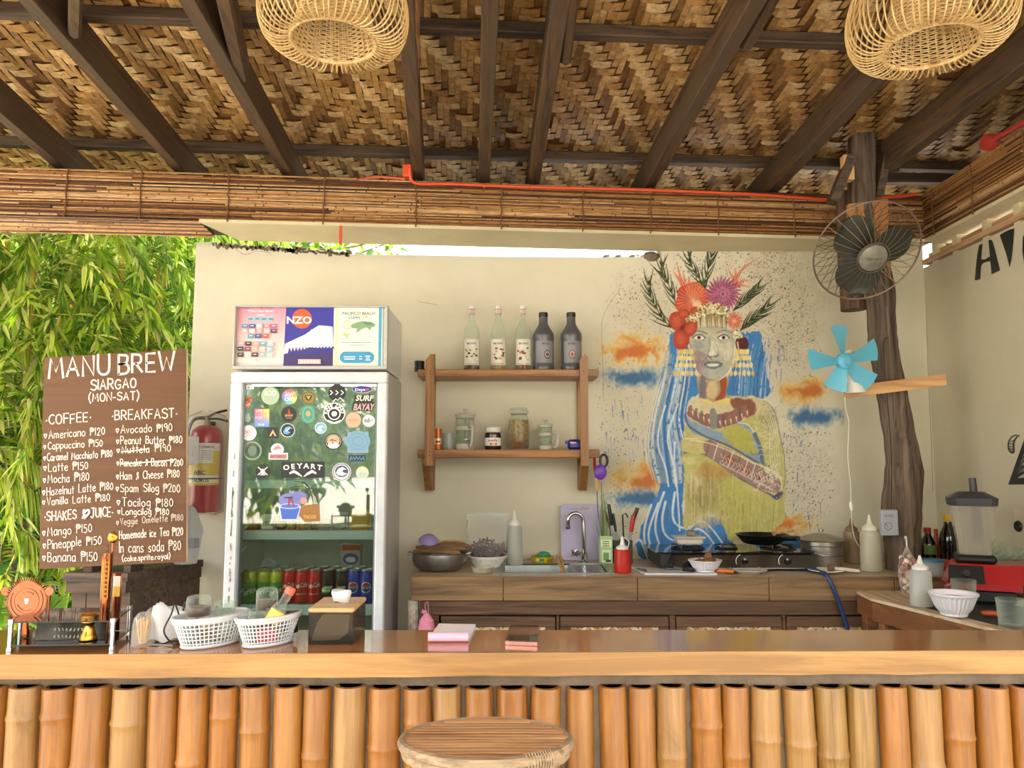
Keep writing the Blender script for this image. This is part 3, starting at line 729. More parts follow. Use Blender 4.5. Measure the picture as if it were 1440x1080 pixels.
for i in range(46):
    a = rr.random()*6.3; x = 1090+rr.uniform(-70, 75); y = 1530+rr.uniform(-50, 90); C.stroke([(x, y), (x+22*math.cos(a), y+22*math.sin(a)), (x+34*math.cos(a+.8), y+34*math.sin(a+.8))], 3.4, '#f2ecde', .85)
for i in range(75):
    a = rr.random()*6.3; t = rr.random(); x = 1020+130*t+rr.uniform(-40, 30); y = 1060+400*rr.random(); x = min(x, 1175); C.stroke([(x, y), (x+26*math.cos(a), y+26*math.sin(a)), (x+46*math.cos(a+.7), y+46*math.sin(a+.7))], 3, rr.choice(['#efe9d6', '#e7dfc4', '#8a7868']), .8)
for r in range(0, 5): C.stroke([(1015+r*18, 1070+r*10), (1060+r*16, 1140), (1100+r*11, 1240), (1100+r*14, 1380), (1110+r*14, 1480)], 3.6, '#efe9d6', .85)
C.stroke([(1000, 1040), (1080, 1070), (1130, 1130), (1160, 1250), (1190, 1400), (1197, 1560), (1170, 1640)], 5, '#6f6a72', .8)
C.poly([(1070, 1630), (1120, 1655), (1160, 1640), (1185, 1640), (1150, 1690), (1110, 1670)], '#57587e', 1, .95, 3)
# shoulders and neck
C.poly([(590, 1060), (680, 1030), (800, 1030), (930, 1035), (1060, 1060), (1000, 1150), (900, 1190), (760, 1240), (640, 1200), (580, 1150)], '#dccfa8', 1.5, 1, 3)
C.poly([(652, 900), (830, 900), (826, 1010), (850, 1040), (760, 1080), (660, 1060), (650, 990)], '#b9a27c', 1, 1, 1)
C.poly([(655, 910), (700, 920), (700, 1040), (655, 1040)], '#7b7480', 3, .8, 2); C.poly([(775, 930), (830, 910), (826, 1010), (800, 1050), (745, 1060), (790, 1000)], '#a3562c', 3, .9, 2)
C.poly([(710, 950), (760, 930), (770, 1010), (740, 1050), (700, 1020)], '#d8bf92', 4, .8, 2); C.poly([(650, 1040), (760, 1060), (840, 1045), (830, 1080), (700, 1085)], '#e8d480', 2, .9, 3)
C.poly([(860, 1050), (960, 1045), (1010, 1090), (1000, 1150), (940, 1170), (870, 1110)], '#8d5f48', 3, .7, 3)
# collar of teeth
C.poly([(590, 1090), (640, 1130), (740, 1150), (860, 1120), (950, 1090), (960, 1140), (880, 1200), (780, 1235), (700, 1225), (620, 1180), (580, 1140)], '#96685e', 1.2, .95, 3)
for i in range(11):
    t = i/10; x = 600+345*t; y = 1130+64*math.sin(math.pi*t); C.stroke([(x, y-34), (x+6, y+28)], 19, rr.choice(['#6f5a68', '#8b7466', '#a06f60', '#7b6c7c']), .9, w1=10); C.stroke([(x+12, y-4), (x+16, y+24)], 9, '#f0e4d0', .95, w1=2)
C.poly([(722, 1120), (758, 1120), (768, 1225), (730, 1232)], '#8f8f86', 1, .95, 1)
# face
C.poly([(600, 620), (690, 590), (800, 590), (872, 640), (880, 720), (868, 810), (838, 880), (790, 925), (740, 932), (690, 912), (640, 860), (610, 780), (592, 700)], '#bcb9a4', 1, 1, .6)
for (x, y, rx, ry, c, a) in ((650, 800, 55, 70, '#8b6a80', .75), (690, 870, 50, 40, '#a58a98', .6), (825, 740, 45, 70, '#dad7bf', .8), (740, 870, 60, 36, '#aab6b4', .7), (735, 640, 90, 34, '#cdc6a8', .8), (650, 715, 55, 26, '#8d97a2', .6), (800, 865, 40, 40, '#9db0be', .5), (745, 715, 26, 50, '#dcd8c4', .9), (640, 760, 30, 34, '#a79884', .6)): C.cloud(x, y, rx, ry, c, a)
C.stroke([(610, 632), (650, 618), (705, 636)], 8, '#5d6270', .8); C.stroke([(765, 630), (815, 614), (862, 632)], 8, '#6a7078', .75)
for ex, rx in ((652, 42), (808, 38)):
    C.poly([(ex-rx, 662), (ex-12, 640), (ex+16, 640), (ex+rx, 662), (ex+10, 680), (ex-16, 680)], '#7d8791', 2, .85); C.poly([(ex-rx*.8, 662), (ex-8, 647), (ex+12, 647), (ex+rx*.8, 664), (ex+6, 675), (ex-12, 675)], '#efece0', .7, 1)
    C.poly([(ex-13, 660), (ex, 647), (ex+13, 660), (ex, 673)], '#4b3528', .7, 1); C.stroke([(ex-rx, 660), (ex-8, 643), (ex+14, 643), (ex+rx, 662)], 5, '#333642', .95)
    C.stroke([(ex-rx*.7, 686), (ex, 694), (ex+rx*.8, 682)], 4, '#6f7d8c', .7)
C.stroke([(716, 660), (722, 720), (708, 760)], 6, '#6f7f90', .7); C.stroke([(760, 670), (756, 700), (774, 740), (770, 764)], 5, '#8796a2', .6)
C.stroke([(704, 772), (722, 784), (742, 776), (760, 782), (776, 768)], 7, '#3f4152', .85); C.cloud(735, 762, 22, 14, '#e9e5d5', .9)
C.poly([(682, 828), (712, 806), (740, 814), (765, 806), (802, 826), (790, 848), (745, 862), (705, 852)], '#77808c', .8, .95); C.poly([(700, 828), (740, 820), (780, 826), (760, 842), (718, 842)], '#e8e4cc', .8, 1); C.stroke([(684, 829), (740, 822), (800, 827)], 4, '#35384a', .9)
C.stroke([(710, 856), (745, 866), (785, 852)], 8, '#b9bdae', .8); C.stroke([(722, 790), (738, 806)], 10, '#575464', .5)
C.stroke([(593, 690), (610, 780), (645, 866), (700, 918), (750, 930)], 4.5, '#5c5664', .8); C.stroke([(880, 700), (866, 810), (836, 884), (780, 930)], 4, '#f3f0e4', .9)
C.poly([(884, 680), (910, 650), (950, 660), (966, 700), (955, 740), (915, 745), (888, 725)], '#57282c', 1, 1); C.stroke([(896, 690), (902, 730)], 9, '#e8c4a0', .9)
# bead earrings
for cx, x0, x1 in ((575, 490, 640), (925, 850, 1000)):
    for k in range(6):
        t = k/5; x = x0+(x1-x0)*t; C.stroke([(cx+(x-cx)*.4, 735), (cx+(x-cx)*.8, 830), (x, 905)], 4, '#eae6dc', .8)
        for j, yy in enumerate((750, 790, 835, 885)):
            xx = cx+(x-cx)*(.45+.14*j)*1.05; C.stroke([(xx, yy-5+rr.uniform(-4, 4)), (xx+rr.uniform(-2, 2), yy+6)], 20, rr.choice(['#ecd98a', '#f2e3a0', '#e2c76c']), 1)
# leaves
def leafspray(pts, n, L, col='#39431f', side=1.):
    q = smooth_line([Vector((x, y, 0)) for x, y in pts], 8); C.stroke(pts, 9, col, 1, w1=3)
    for k in range(n):
        t = .12+.88*k/n; i = min(int(t*(len(q)-1)), len(q)-2); p = q[i]; d = (q[i+1]-q[i]).normalized()
        for sg in (-1, 1):
            l = L*1.15*(1-.4*t)*rr.uniform(.85, 1.15); a = R(27)*sg; e = Vector((d.x*math.cos(a)-d.y*math.sin(a), d.x*math.sin(a)+d.y*math.cos(a), 0))
            m = p+e*l*.55+d*l*.08; z = p+e*l*.9+d*l*.3; C.stroke([(p.x, p.y), (m.x, m.y), (z.x+d.x*l*.25, z.y+d.y*l*.25)], 14, rr.choice([col, '#4b5a26', '#2c3419']), 1, w1=3)
leafspray([(685, 400), (682, 330), (715, 200), (738, 100), (722, 5)], 10, 90)
leafspray([(690, 340), (640, 260), (590, 180), (595, 110)], 6, 80)
leafspray([(530, 500), (490, 400), (445, 290), (415, 240), (425, 165)], 8, 85)
leafspray([(500, 610), (430, 550), (370, 450), (335, 370), (332, 285)], 8, 90)
leafspray([(870, 490), (930, 430), (990, 380), (1045, 325)], 7, 75); leafspray([(915, 615), (970, 560), (1040, 510), (1105, 440)], 8, 85)
# flowers
for q in ([(560, 350), (510, 270), (485, 235)], [(560, 350), (530, 260), (512, 180)], [(570, 350), (560, 290), (550, 250)], [(575, 350), (590, 300), (585, 270)], [(880, 330), (860, 270), (838, 230)], [(880, 330), (885, 260), (880, 215)], [(880, 330), (910, 250), (960, 200), (1015, 165)], [(890, 330), (930, 300), (975, 300)], [(890, 335), (930, 330), (970, 345)], [(880, 320), (880, 290), (860, 260)]): C.stroke(q, 22, '#cf5a3c', .95, w1=4); C.stroke(q, 5, '#f2b49a', .7)
for k in range(6):
    a = R(k*60-20); x, y = 615+62*math.cos(a), 425+62*math.sin(a); C.poly([(x+58*math.cos(a+b*R(60)), y+58*math.sin(a+b*R(60))) for b in range(6)], ['#d0573a', '#c44a34', '#d96a48'][k % 3], 1.2, 1, 1)
for k in range(26): a = R(k*14); C.stroke([(615, 425), (615+105*math.cos(a), 425+100*math.sin(a))], 3, '#f2c49c', .55)
C.cloud(640, 450, 30, 24, '#f0dcb0', .7)
for r, c in ((112, '#8f3a5c'), (92, '#a04a70'), (70, '#933c60'), (46, '#b5608a'), (24, '#7c2c4c')):
    for k in range(26):
        a = R(k*13.8+r); C.stroke([(805+r*.3*math.cos(a), 385+r*.3*math.sin(a)), (805+r*math.cos(a+.25), 385+r*math.sin(a+.25))], 17, rr.choice([c, '#8c3458', '#a5527a']), .95, w1=9)
    for k in range(22): a = R(k*16.4+r*2); C.stroke([(805+r*.5*math.cos(a), 385+r*.5*math.sin(a)), (805+r*math.cos(a+.2), 385+r*math.sin(a+.2))], 3, '#e2a6c0', .7)
for (cx, cy, rx, ry, an) in ((515, 555, 52, 62, -30), (540, 670, 54, 68, 0), (600, 600, 40, 62, 25), (560, 510, 40, 30, 0), (625, 490, 30, 24, 0)):
    an = R(an); pt = lambda t, k=1: (cx+rx*k*math.cos(t)*math.cos(an)-ry*k*math.sin(t)*math.sin(an), cy+rx*k*math.cos(t)*math.sin(an)+ry*k*math.sin(t)*math.cos(an))
    C.poly([pt(R(k*30)) for k in range(12)], '#b8432c', 1.2, 1, 1); C.poly([pt(R(k*30), .7) for k in range(12)], '#cc6142', 6, .7, 2)
    for k in range(9): C.stroke([(550, 600), pt(R(k*40), .92)], 2.6, '#8c2c20', .5)
C.cloud(545, 600, 18, 16, '#7c241c', .9)
for k in range(40): a = R(k*9+rr.uniform(-4, 4)); l = rr.uniform(40, 68); C.stroke([(875, 555), (875+l*math.cos(a), 555+l*math.sin(a))], 11, rr.choice(['#d05434', '#c24428', '#e07a50']), .95, w1=4)
for k in range(18): a = R(k*20); C.stroke([(875, 555), (875+44*math.cos(a), 555+44*math.sin(a))], 3, '#f4c0a0', .7)
# the fringe of small white blossom and green fronds over the forehead
for k in range(15): x = 640+k*13; C.stroke([(x, 500+rr.uniform(-10, 10)), (x+rr.uniform(-8, 14), 600)], 16, rr.choice(['#6b6a30', '#9a8448', '#b0843c', '#c9b478']), .9, w1=4)
for k in range(230): x = rr.uniform(640, 830); y = 470+(x-735)**2*.003+rr.uniform(-28, 44); C.stroke([(x, y), (x+4, y+3)], rr.uniform(6, 12), rr.choice(['#f0ead0', '#e2d89c', '#f4f0e0', '#8a8040', '#c9bc70', '#4e5228']), .95)
for k in range(34): x = rr.uniform(580, 640); y = rr.uniform(505, 560); C.stroke([(x, y), (x+4, y+3)], 10, rr.choice(['#f0ead0', '#e9dcb0', '#8a8040']), .95)
for k in range(24): x = rr.uniform(860, 930); y = rr.uniform(610, 660); C.stroke([(x, y), (x+4, y+3)], 10, rr.choice(['#f0ead0', '#d8ce90', '#7a8a40']), .9)
for _ in range(70): x = rr.uniform(570, 900); y = rr.uniform(1480, 1800); C.stroke([(x, y), (x+rr.uniform(-6, 6), y+rr.uniform(60, 200))], rr.uniform(5, 13), rr.choice(['#8c7448', '#b7a066', '#cfc67c', '#9c8a5a', '#dcd6a0']), .35, dry=.3)
for _ in range(60): x = rr.uniform(850, 1180); y = rr.uniform(1640, 1880); C.stroke([(x, y), (x+rr.uniform(-8, 8), y+rr.uniform(40, 160))], rr.uniform(5, 14), rr.choice(['#a8a850', '#d6d488', '#bcae5c', '#c9b860']), .4, dry=.3)
for _ in range(40): x = rr.uniform(600, 860); y = rr.uniform(640, 900); C.stroke([(x, y), (x+rr.uniform(-14, 14), y+rr.uniform(10, 40))], rr.uniform(4, 9), rr.choice(['#d8d4c0', '#a9b4b8', '#8f8a94', '#c9bfa4']), .3)
for q in ([(600, 1310), (720, 1330), (860, 1385), (990, 1450), (1090, 1490)], [(1090, 1490), (1160, 1540), (1180, 1620)], [(900, 1200), (960, 1210), (1000, 1260)], [(560, 1300), (640, 1300)]): C.stroke(q, 6, '#f1ead2', .85)
# vertical drips
for _ in range(60): x = rr.uniform(330, 1180); y = rr.uniform(1650, 1950); C.stroke([(x, y), (x+rr.uniform(-3, 3), y+rr.uniform(30, 140))], rr.uniform(2.5, 5), rr.choice(['#5c4a34', '#8c7c50', '#a9a06a']), .45)
# turn the canvas into a fine grid of paint lying on the wall
hh, ww = C.H, C.W
px = 838+(np.arange(ww)+.5)/C.res; py = 328+(np.arange(hh)+.5)/C.res
PXg, PYg = np.meshgrid(px, py); u = (PXg-720)/F; v = (540-PYg)/F; t = (YW-.0012)/(CP-v*SP)
co = np.stack([u*t, np.full_like(u, YW-.0012), CZ+t*(SP+v*CP)], -1).reshape(-1, 3).astype(np.float32)
idx = np.arange(hh*ww).reshape(hh, ww); quads = np.stack([idx[1:, :-1], idx[1:, 1:], idx[:-1, 1:], idx[:-1, :-1]], -1).reshape(-1, 4)
al = C.a; keep = (al[1:, :-1]+al[1:, 1:]+al[:-1, 1:]+al[:-1, :-1]).reshape(-1) > .01; quads = quads[keep]
me = bpy.data.meshes.new('mural'); me.vertices.add(len(co)); me.vertices.foreach_set('co', co.ravel())
me.loops.add(quads.size); me.loops.foreach_set('vertex_index', quads.ravel().astype(np.int32)); me.polygons.add(len(quads))
me.polygons.foreach_set('loop_start', np.arange(0, quads.size, 4, dtype=np.int32)); me.polygons.foreach_set('loop_total', np.full(len(quads), 4, dtype=np.int32)); me.update()
at = me.color_attributes.new('Paint', 'FLOAT_COLOR', 'POINT'); at.data.foreach_set('color', np.concatenate([C.rgb, C.a[..., None]], -1).reshape(-1).astype(np.float32))
me.materials.append(plaster('painted_plaster', paint=True))
mural = bpy.data.objects.new('mural', me); COL.objects.link(mural)
tag(mural, 'painted mural of a tattooed woman with blue hair and a crown of flowers', 'mural')
# ================================================================ bar top and its bamboo front
ZBAR = 1.09
fl = PZ(0, 921, ZBAR); fr = PZ(1440, 915, ZBAR); dbar = (fr-fl).normalized(); nbar = Vector((-dbar.y, dbar.x, 0))
M_bar = wood('varnished_bar_timber', '#8a5424', '#b57a3a', '#a0652e', 'X', .16, .6, .8, .03, 1.2)
M_edge = wood('pale_bar_edge', '#88602c', '#b08244', '#9c6f34', 'X', .42, .15, .7, .1, 1.2)
a0 = fl-dbar*1.4; a1 = fr+dbar*.75
bar = thing('bar_counter', 'long varnished honey brown plank bar top over the bamboo front', 'bar', (a0.x, a0.y, ZBAR-.045))
mb = MB(); back = lambda p: Vector((p.x, 1.806, p.z))
mb.prism([a0+nbar*.003, a1+nbar*.003, back(a1), back(a0)], (0, 0, -.045)); mb.build('plank', M_bar, bar)
mb = MB(); rg = random.Random(2); e = []
for i in range(60):
    t = i/59; p = a0+(a1-a0)*t; e.append((p, rg.uniform(-.0015, .0015)))
vs = []
for p, j in e: vs += [p+Vector((0, 0, .0004)), p+Vector((0, 0, -.0455+j)), p+nbar*.004+Vector((0, 0, .0004)), p+nbar*.004+Vector((0, 0, -.0455+j))]
fs = []
for i in range(59): q = 4*i; fs += [(q, q+4, q+5, q+1), (q, q+2, q+6, q+4), (q+1, q+5, q+7, q+3), (q+2, q+3, q+7, q+6)]
mb.add(vs, fs); tag(mb.build('front_edge', M_edge, bar), 'pale raw timber front edge of the bar top')
# concrete rail behind
YC = 1.665
mb = MB(); c0 = Vector((a0.x, YC, 0)); mb.box(a0.x, a1.x, YC+.002, 1.79, .0, ZBAR-.0462, bev=.004)
tag(mb.build('bar_wall', M_concrete), 'rough grey concrete bar wall showing as a dark strip under the bar top', 'wall')
# bamboo culms
edges = [(-38, 0), (3, 49), (50, 96), (98, 148), (151, 200), (202, 244), (245, 288), (291, 330), (332, 374), (380, 421), (423, 463), (466, 513), (515, 561), (564, 605), (607, 648), (653, 694), (697, 742), (746, 791), (797, 837), (843, 883), (885, 924), (926, 969), (974, 1018), (1019, 1058), (1060, 1103), (1105, 1149), (1150, 1195), (1197, 1238), (1241, 1283), (1285, 1331), (1333, 1377), (1379, 1427), (1429, 1475)]
def bamboo_mat(k):
    nm = 'bamboo_skin_%d' % k
    if nm in MATS: return MATS[nm]
    c1, c2, c3 = [('#7a481a', '#a8722f', '#8f6230'), ('#754416', '#a56a26', '#b5843f'), ('#6a4a20', '#9f7a3c', '#6b5a38'), ('#80562a', '#ac844a', '#96703a')][k]
    m, n, l, b = new_mat(nm); mp = coords(n, l, (30, 30, 1.1)); oi = n.new('ShaderNodeObjectInfo')
    f = noise(n, l, mp.outputs[0], 2.6, 7, .7, .2); mp2 = coords(n, l, (2, 2, .7)); f2 = noise(n, l, mp2.outputs[0], 4, 6, .65, .6)
    c = ramp(n, l, f, [(.3, c1), (.66, c2)]); c = mix_col(n, l, ramp(n, l, f2, [(.46, '#000000'), (.66, '#b0b0b0')]), c, c3)
    c = mix_col(n, l, ramp(n, l, f2, [(.30, '#b0b0b0'), (.42, '#000000')]), c, '#5a4526')
    l.new(c, b.inputs['Base Color']); b.inputs['Roughness'].default_value = .38; b.inputs['Coat Weight'].default_value = .2; b.inputs['Coat Roughness'].default_value = .25
    bump(n, l, b, f, .25, .002); MATS[nm] = m; return m
screen = thing('bamboo_screen', 'row of upright golden bamboo culms forming the front of the bar', 'screen', (0, YC, 0))
rg = random.Random(21)
edges = [(-124, -84), (-82, -40)]+edges+[(1477, 1520), (1522, 1564)]
for i, (x0, x1) in enumerate(edges):
    a = P(x0, 968, YC-.03); b = P(x1, 968, YC-.03); r = (b.x-a.x)/2*.985; cx = (a.x+b.x)/2; mb = MB()
    ztop = 1.008+rg.uniform(-.003, .002); n0 = rg.uniform(.02, .2); nodes = [ztop-.03-n0-.27*k for k in range(5)]
    zs = sorted(set([ztop, ztop-.004, .02]+[z for nz in nodes for z in (nz+.02, nz+.006, nz+.002, nz-.002, nz-.006, nz-.02) if .03 < z < ztop-.008]), reverse=True)
    tilt = rg.uniform(-.006, .006); bend = rg.uniform(-.004, .004); pts = []; rs = []
    for z in zs:
        d = min(abs(z-nz) for nz in nodes); rr_ = r*(1.0+(.075 if d < .003 else .02 if d < .01 else 0)); s = (ztop-z)
        pts.append((cx+tilt*s+bend*math.sin(s*7), YC-.002, z)); rs.append(rr_*(1 if z < ztop else .97))
    mb.tube(pts, rs, 18, caps=False)
    # hollow cut end
    n = 18; vs = []; c = Vector(pts[0])
    for q, (rad, dz) in enumerate(((rs[0], 0), (rs[0]*.78, .001), (rs[0]*.72, -.012))):
        for k in range(n): t = 2*math.pi*k/n; vs.append((c.x+rad*math.cos(t), c.y+rad*math.sin(t), c.z+dz))
    vs.append((c.x, c.y, c.z-.012)); fs = [(q*n+k, q*n+(k+1) % n, (q+1)*n+(k+1) % n, (q+1)*n+k) for q in range(2) for k in range(n)]+[(2*n+k, 2*n+(k+1) % n, 3*n) for k in range(n)]
    mb.add(vs, fs); [setattr(v, 'y', min(v.y, YC+.0015)) for v in mb.v]; mb.build('bamboo_culm', bamboo_mat([0, 1, 0, 3, 1, 0, 3, 0, 1, 1][i % 10] if x0 < 1100 else [1, 3, 0, 0, 1, 0, 1, 3, 2, 2][i % 10]), screen, smooth=True)
# ---------------------------------------------------------------- stool
SX, SY, SZ = P(683, 1040, 1.43).x, 1.437, .98
stool = thing('bar_stool', 'round bamboo slat bar stool standing in front of the bar', 'stool', (SX, SY, 0))
M_slat = wood('weathered_slat', '#84572f', '#bd8f5e', '#9a7450', 'X', .42, .15, 1.2, .2, rnd=True)
M_rim = wood('grey_stool_rim', '#7a6650', '#b49a78', '#93836c', 'X', .7, 0, 1.4, .4)
ra, rb = .147, .104; n = 15
for i in range(n):
    y0 = -rb+2*rb*i/n; y1 = y0+2*rb/n-.0016; ym = max(abs(y0), abs(y1)); w = ra*math.sqrt(max(.02, 1-(ym/(rb*1.02))**2))
    mb = MB(); xs = [-w, -w*.5, 0, w*.5, w]; vs = []
    for x in xs:
        dz = random.uniform(-.0008, .0008)
        vs += [(x, y0, -.004), (x, y0+.0015, .0018+dz), (x, (y0+y1)/2, .0034+dz), (x, y1-.0015, .0018+dz), (x, y1, -.004)]
    fs = [(5*k+q, 5*k+q+1, 5*k+5+q+1, 5*k+5+q) for k in range(4) for q in range(4)]+[(0, 1, 2, 3, 4), (24, 23, 22, 21, 20)]
    mb.add(vs, fs); o = mb.build('seat_slat', M_slat, stool, world=False); o.location = (0, 0, SZ); 
mb = MB(); mb.tube([(ra*1.01*math.cos(t), rb*1.01*math.sin(t), SZ-.006) for t in [2*math.pi*k/48 for k in range(48)]], .0095, 8, closed=True)
mb.tube([(ra*.97*math.cos(t), rb*.97*math.sin(t), SZ-.022) for t in [2*math.pi*k/48 for k in range(48)]], .009, 8, closed=True)
mb.build('seat_rim', M_rim, stool, world=False, smooth=True)
mb = MB(); mb.lathe([(0, SZ-.012), (1, SZ-.012), (1, SZ-.006), (0, SZ-.006)], 40, sx=ra*.99, sy=rb*.99); mb.build('seat_board', M_rim, stool, world=False)
for sx, sy in ((-1, -1), (1, -1), (1, 1), (-1, 1)):
    mb = MB(); mb.tube([(sx*ra*.62, sy*rb*.62, SZ-.03), (sx*ra*.8, sy*rb*.8, .5), (sx*ra*.95, sy*rb*.95, 0.001)], .014, 10); mb.build('leg', M_rim, stool, world=False, smooth=True)
for z, k in ((.35, .86), (.62, .76)):
    mb = MB(); q = [(sx*ra*k, sy*rb*k, z) for sx, sy in ((-1, -1), (1, -1), (1, 1), (-1, 1))]; mb.tube(q, .008, 8, closed=True); mb.build('stretcher', M_rim, stool, world=False)
mb = MB()
for k in range(10): t = R(-62+k*2.2); mb.tube([(ra*1.0*math.cos(t)+.012*math.cos(t)*math.cos(a), rb*math.sin(t)+.012*math.sin(t)*math.cos(a), SZ-.012+.018*math.sin(a)) for a in [R(40*q) for q in range(9)]], .0012, 4, closed=True)
mb.build('wrapping', M_rim, stool, world=False)
# ================================================================ back counter
ZK = .986; YK = 3.35
xl = P(578, 815, YK).x; xr = XR
M_tile = wood('timber_look_tile', '#5f4833', '#94754f', '#775a3c', 'X', .45, .1, .55, .1)
M_ktop = wood('counter_top_tile', '#a58f74', '#c9b595', '#b5a083', 'X', .4, .1, .5, .05)
M_cab = wood('cabinet_timber', '#45301f', '#725339', '#5c432e', 'X', .6, .05, .9, .2)
kc = thing('kitchen_counter', 'back kitchen counter with timber look tile edge and woven cabinet doors', 'counter', (xl, YK, 0))
hx0, hx1, hy0, hy1 = P(705, 800, 3.6).x, P(852, 800, 3.6).x, 3.45, 3.76
tx = [xl]+[P(x, 815, YK).x for x in (708, 896, 1080)]+[P(1256, 815, YK).x, xr-.002]
def slab(x0, x1, y0, y1):
    if x1-x0 > .01: MB().box(x0+.0012, x1-.0012, y0, y1, ZK-.03, ZK, bev=.002).build('top_tile', M_ktop, kc)
for i in range(len(tx)-1):
    x0, x1 = tx[i], tx[i+1]
    o = MB().box(x0+.0015, x1-.0015, YK-.012, YK-.001, ZK-.098, ZK+.0005, bev=.002).build('edge_tile', M_tile, kc)
slab(xl, hx0, YK, YW-.002); slab(hx1, tx[3], YK, YW-.002); slab(tx[3], tx[4], YK, YW-.002); slab(tx[4], xr-.002, YK, YW-.002)
slab(hx0, hx1, YK, hy0); slab(hx0, hx1, hy1, YW-.002)
tx4 = P(1226, 860, YK).x
MB().box(xl+.04, tx4+.04, YK+.004, YK+.05, ZK-.160, ZK-.100, bev=.003).build('top_rail', M_cab, kc)
MB().box(xl+.04, tx4+.04, YK+.05, YK+.07, .08, ZK-.10).build('back_panel', M_dark, kc)
MB().box(xl+.04, tx4+.04, YK+.01, YK+.05, .02, .09).build('plinth', M_cab, kc)
px_ = [(620, 781), (788, 940), (951, 1099), (1106, 1226)]
ZD1 = ZK-.166
M_wv = painted('woven_panel_strip', .6)
rg = random.Random(31)
for i, (x0, x1) in enumerate(px_):
    X0 = P(x0, 870, YK).x; X1 = P(x1, 870, YK).x; fw = .042
    d = MB(); d.box(X0, X1, YK-.004, YK+.022, ZD1-fw, ZD1, bev=.002); door = d.build('cabinet_door', M_cab, kc)
    d = MB(); d.box(X0, X0+fw, YK-.004, YK+.022, .10, ZD1-fw-.001, bev=.002); d.box(X1-fw, X1, YK-.004, YK+.022, .10, ZD1-fw-.001, bev=.002); d.box(X0+fw, X1-fw, YK-.004, YK+.022, .10, .10+fw, bev=.002); d.build('door_frame', M_cab, door)
    w = MB(); w.box(X0+fw, X1-fw, YK+.014, YK+.018, .14, ZD1-fw, '#8a6a46')
    cell = .085; nx = int((X1-X0-2*fw)/cell)+1
    for r_ in range(8):
        for c_ in range(nx):
            cx = X0+fw+cell*(c_+.5); cz = ZD1-fw-cell*(r_+.35)
            for (ax, az, bx, bz) in ((-.5, 0, .5, 0), (0, -.5, 0, .5), (-.5, -.35, .35, .5), (.5, -.35, -.35, .5), (-.5, .35, .35, -.5), (.5, .35, -.35, -.5)):
                A = Vector((cx+ax*cell, YK+.012, cz+az*cell)); B = Vector((cx+bx*cell, YK+.012, cz+bz*cell))
                A.x = min(max(A.x, X0+fw), X1-fw); B.x = min(max(B.x, X0+fw), X1-fw); A.z = min(A.z, ZD1-fw); B.z = min(B.z, ZD1-fw)
                if (A-B).length > .02: w.beam(A+Vector((0, rg.uniform(-.003, .003), 0)), B, .011, .002, up=(0, 1, 0), col=rg.choice(['#e6d3ac', '#d5bb8c', '#f0e2c2', '#c4a576', '#b38f60']))
    tag(w.build('woven_panel', M_wv, door), kind='stuff')
    if i: MB().box(P(px_[i-1][1], 870, YK).x+.004, X0-.004, YK+.0, YK+.03, .09, ZK-.161, bev=.002).build('stile', M_cab, kc)
MB().box(xl+.045, P(618, 870, YK).x-.003, YK+.0, YK+.03, .09, ZK-.161, bev=.002).build('stile', M_cab, kc)
p = P(580, 860, YK)
mb = MB(); rr2 = random.Random(3)
mb.tube([(p.x+rr2.uniform(-.002, .002), YK+.03, z) for z in (0.021, .3, .5, .7, .8, .887)], [.024, .023, .025, .022, .024, .023], 10)
tag(mb.build('peeling_post', plain('peeling_white_paint', '#cfc6b6', .8, 0, .5, 40, .5)), 'short round post with peeling white paint at the left end of the back counter', 'post')
# ---------------------------------------------------------------- sink with faucet
M_steel = plain('brushed_steel', '#8f9292', .28, 1., .12, 30); M_chrome = plain('chrome', '#c4c7ca', .1, 1., .05)
sink = thing('kitchen_sink', 'stainless steel sink set into the back counter below the wooden shelf', 'sink', ((hx0+hx1)/2, 3.6, ZK))
mb = MB(); x0, x1, y0, y1 = hx0-.02, hx1+.02, hy0-.02, hy1+.02; xd = hx0+.33
def basin(mb, x0, x1, y0, y1, d):
    vs = []
    for k, (i, z) in enumerate(((0, .003), (.012, -.004), (.022, -d), (.05, -d-.004))):
        vs += [(x0+i, y0+i, ZK+z), (x1-i, y0+i, ZK+z), (x1-i, y1-i, ZK+z), (x0+i, y1-i, ZK+z)]
    mb.add(vs, [(4*k+i, 4*k+(i+1) % 4, 4*k+4+(i+1) % 4, 4*k+4+i) for k in range(3) for i in range(4)]+[(12, 13, 14, 15)])
basin(mb, hx0+.004, xd, hy0+.004, hy1-.004, .12); mb.build('bowl', M_steel, sink)
mb = MB(); mb.box(xd+.001, hx1-.003, hy0+.004, hy1-.004, ZK-.012, ZK-.004)
for k in range(7): X = xd+.012+k*.014; mb.box(X, X+.004, hy0+.02, hy1-.02, ZK-.004, ZK-.001)
mb.build('drainboard', M_steel, sink)
mb = MB()
for q in ((x0, x1, y0, hy0+.006), (x0, x1, hy1-.006, y1), (x0, hx0+.006, hy0+.006, hy1-.006), (hx1-.006, x1, hy0+.006, hy1-.006)): mb.box(*q, ZK+.0005, ZK+.004)
mb.build('rim', M_steel, sink)
fx = P(822, 797, 3.83).x; fz = ZK+.004
fau = thing('faucet', 'tall chrome gooseneck faucet in front of the lavender cutting board', 'faucet', (fx, 3.83, ZK))
top_ = P(803, 722, 3.8).z; rad = (fx-P(801, 735, 3.8).x)/2
path = [(fx, 3.83, fz), (fx-.004, 3.83, top_-rad*1.4)]+[(fx-rad-.006+rad*math.cos(R(a)), 3.83-.01*(180-abs(180-a))/180, top_-rad+rad*math.sin(R(a))) for a in range(0, 181, 15)]
path += [(path[-1][0]-.001, 3.825, path[-1][2]-.035)]
mb = MB(); mb.tube(path, [.011]*2+[.0095]*(len(path)-2), 12); mb.build('spout', M_chrome, fau, smooth=True)
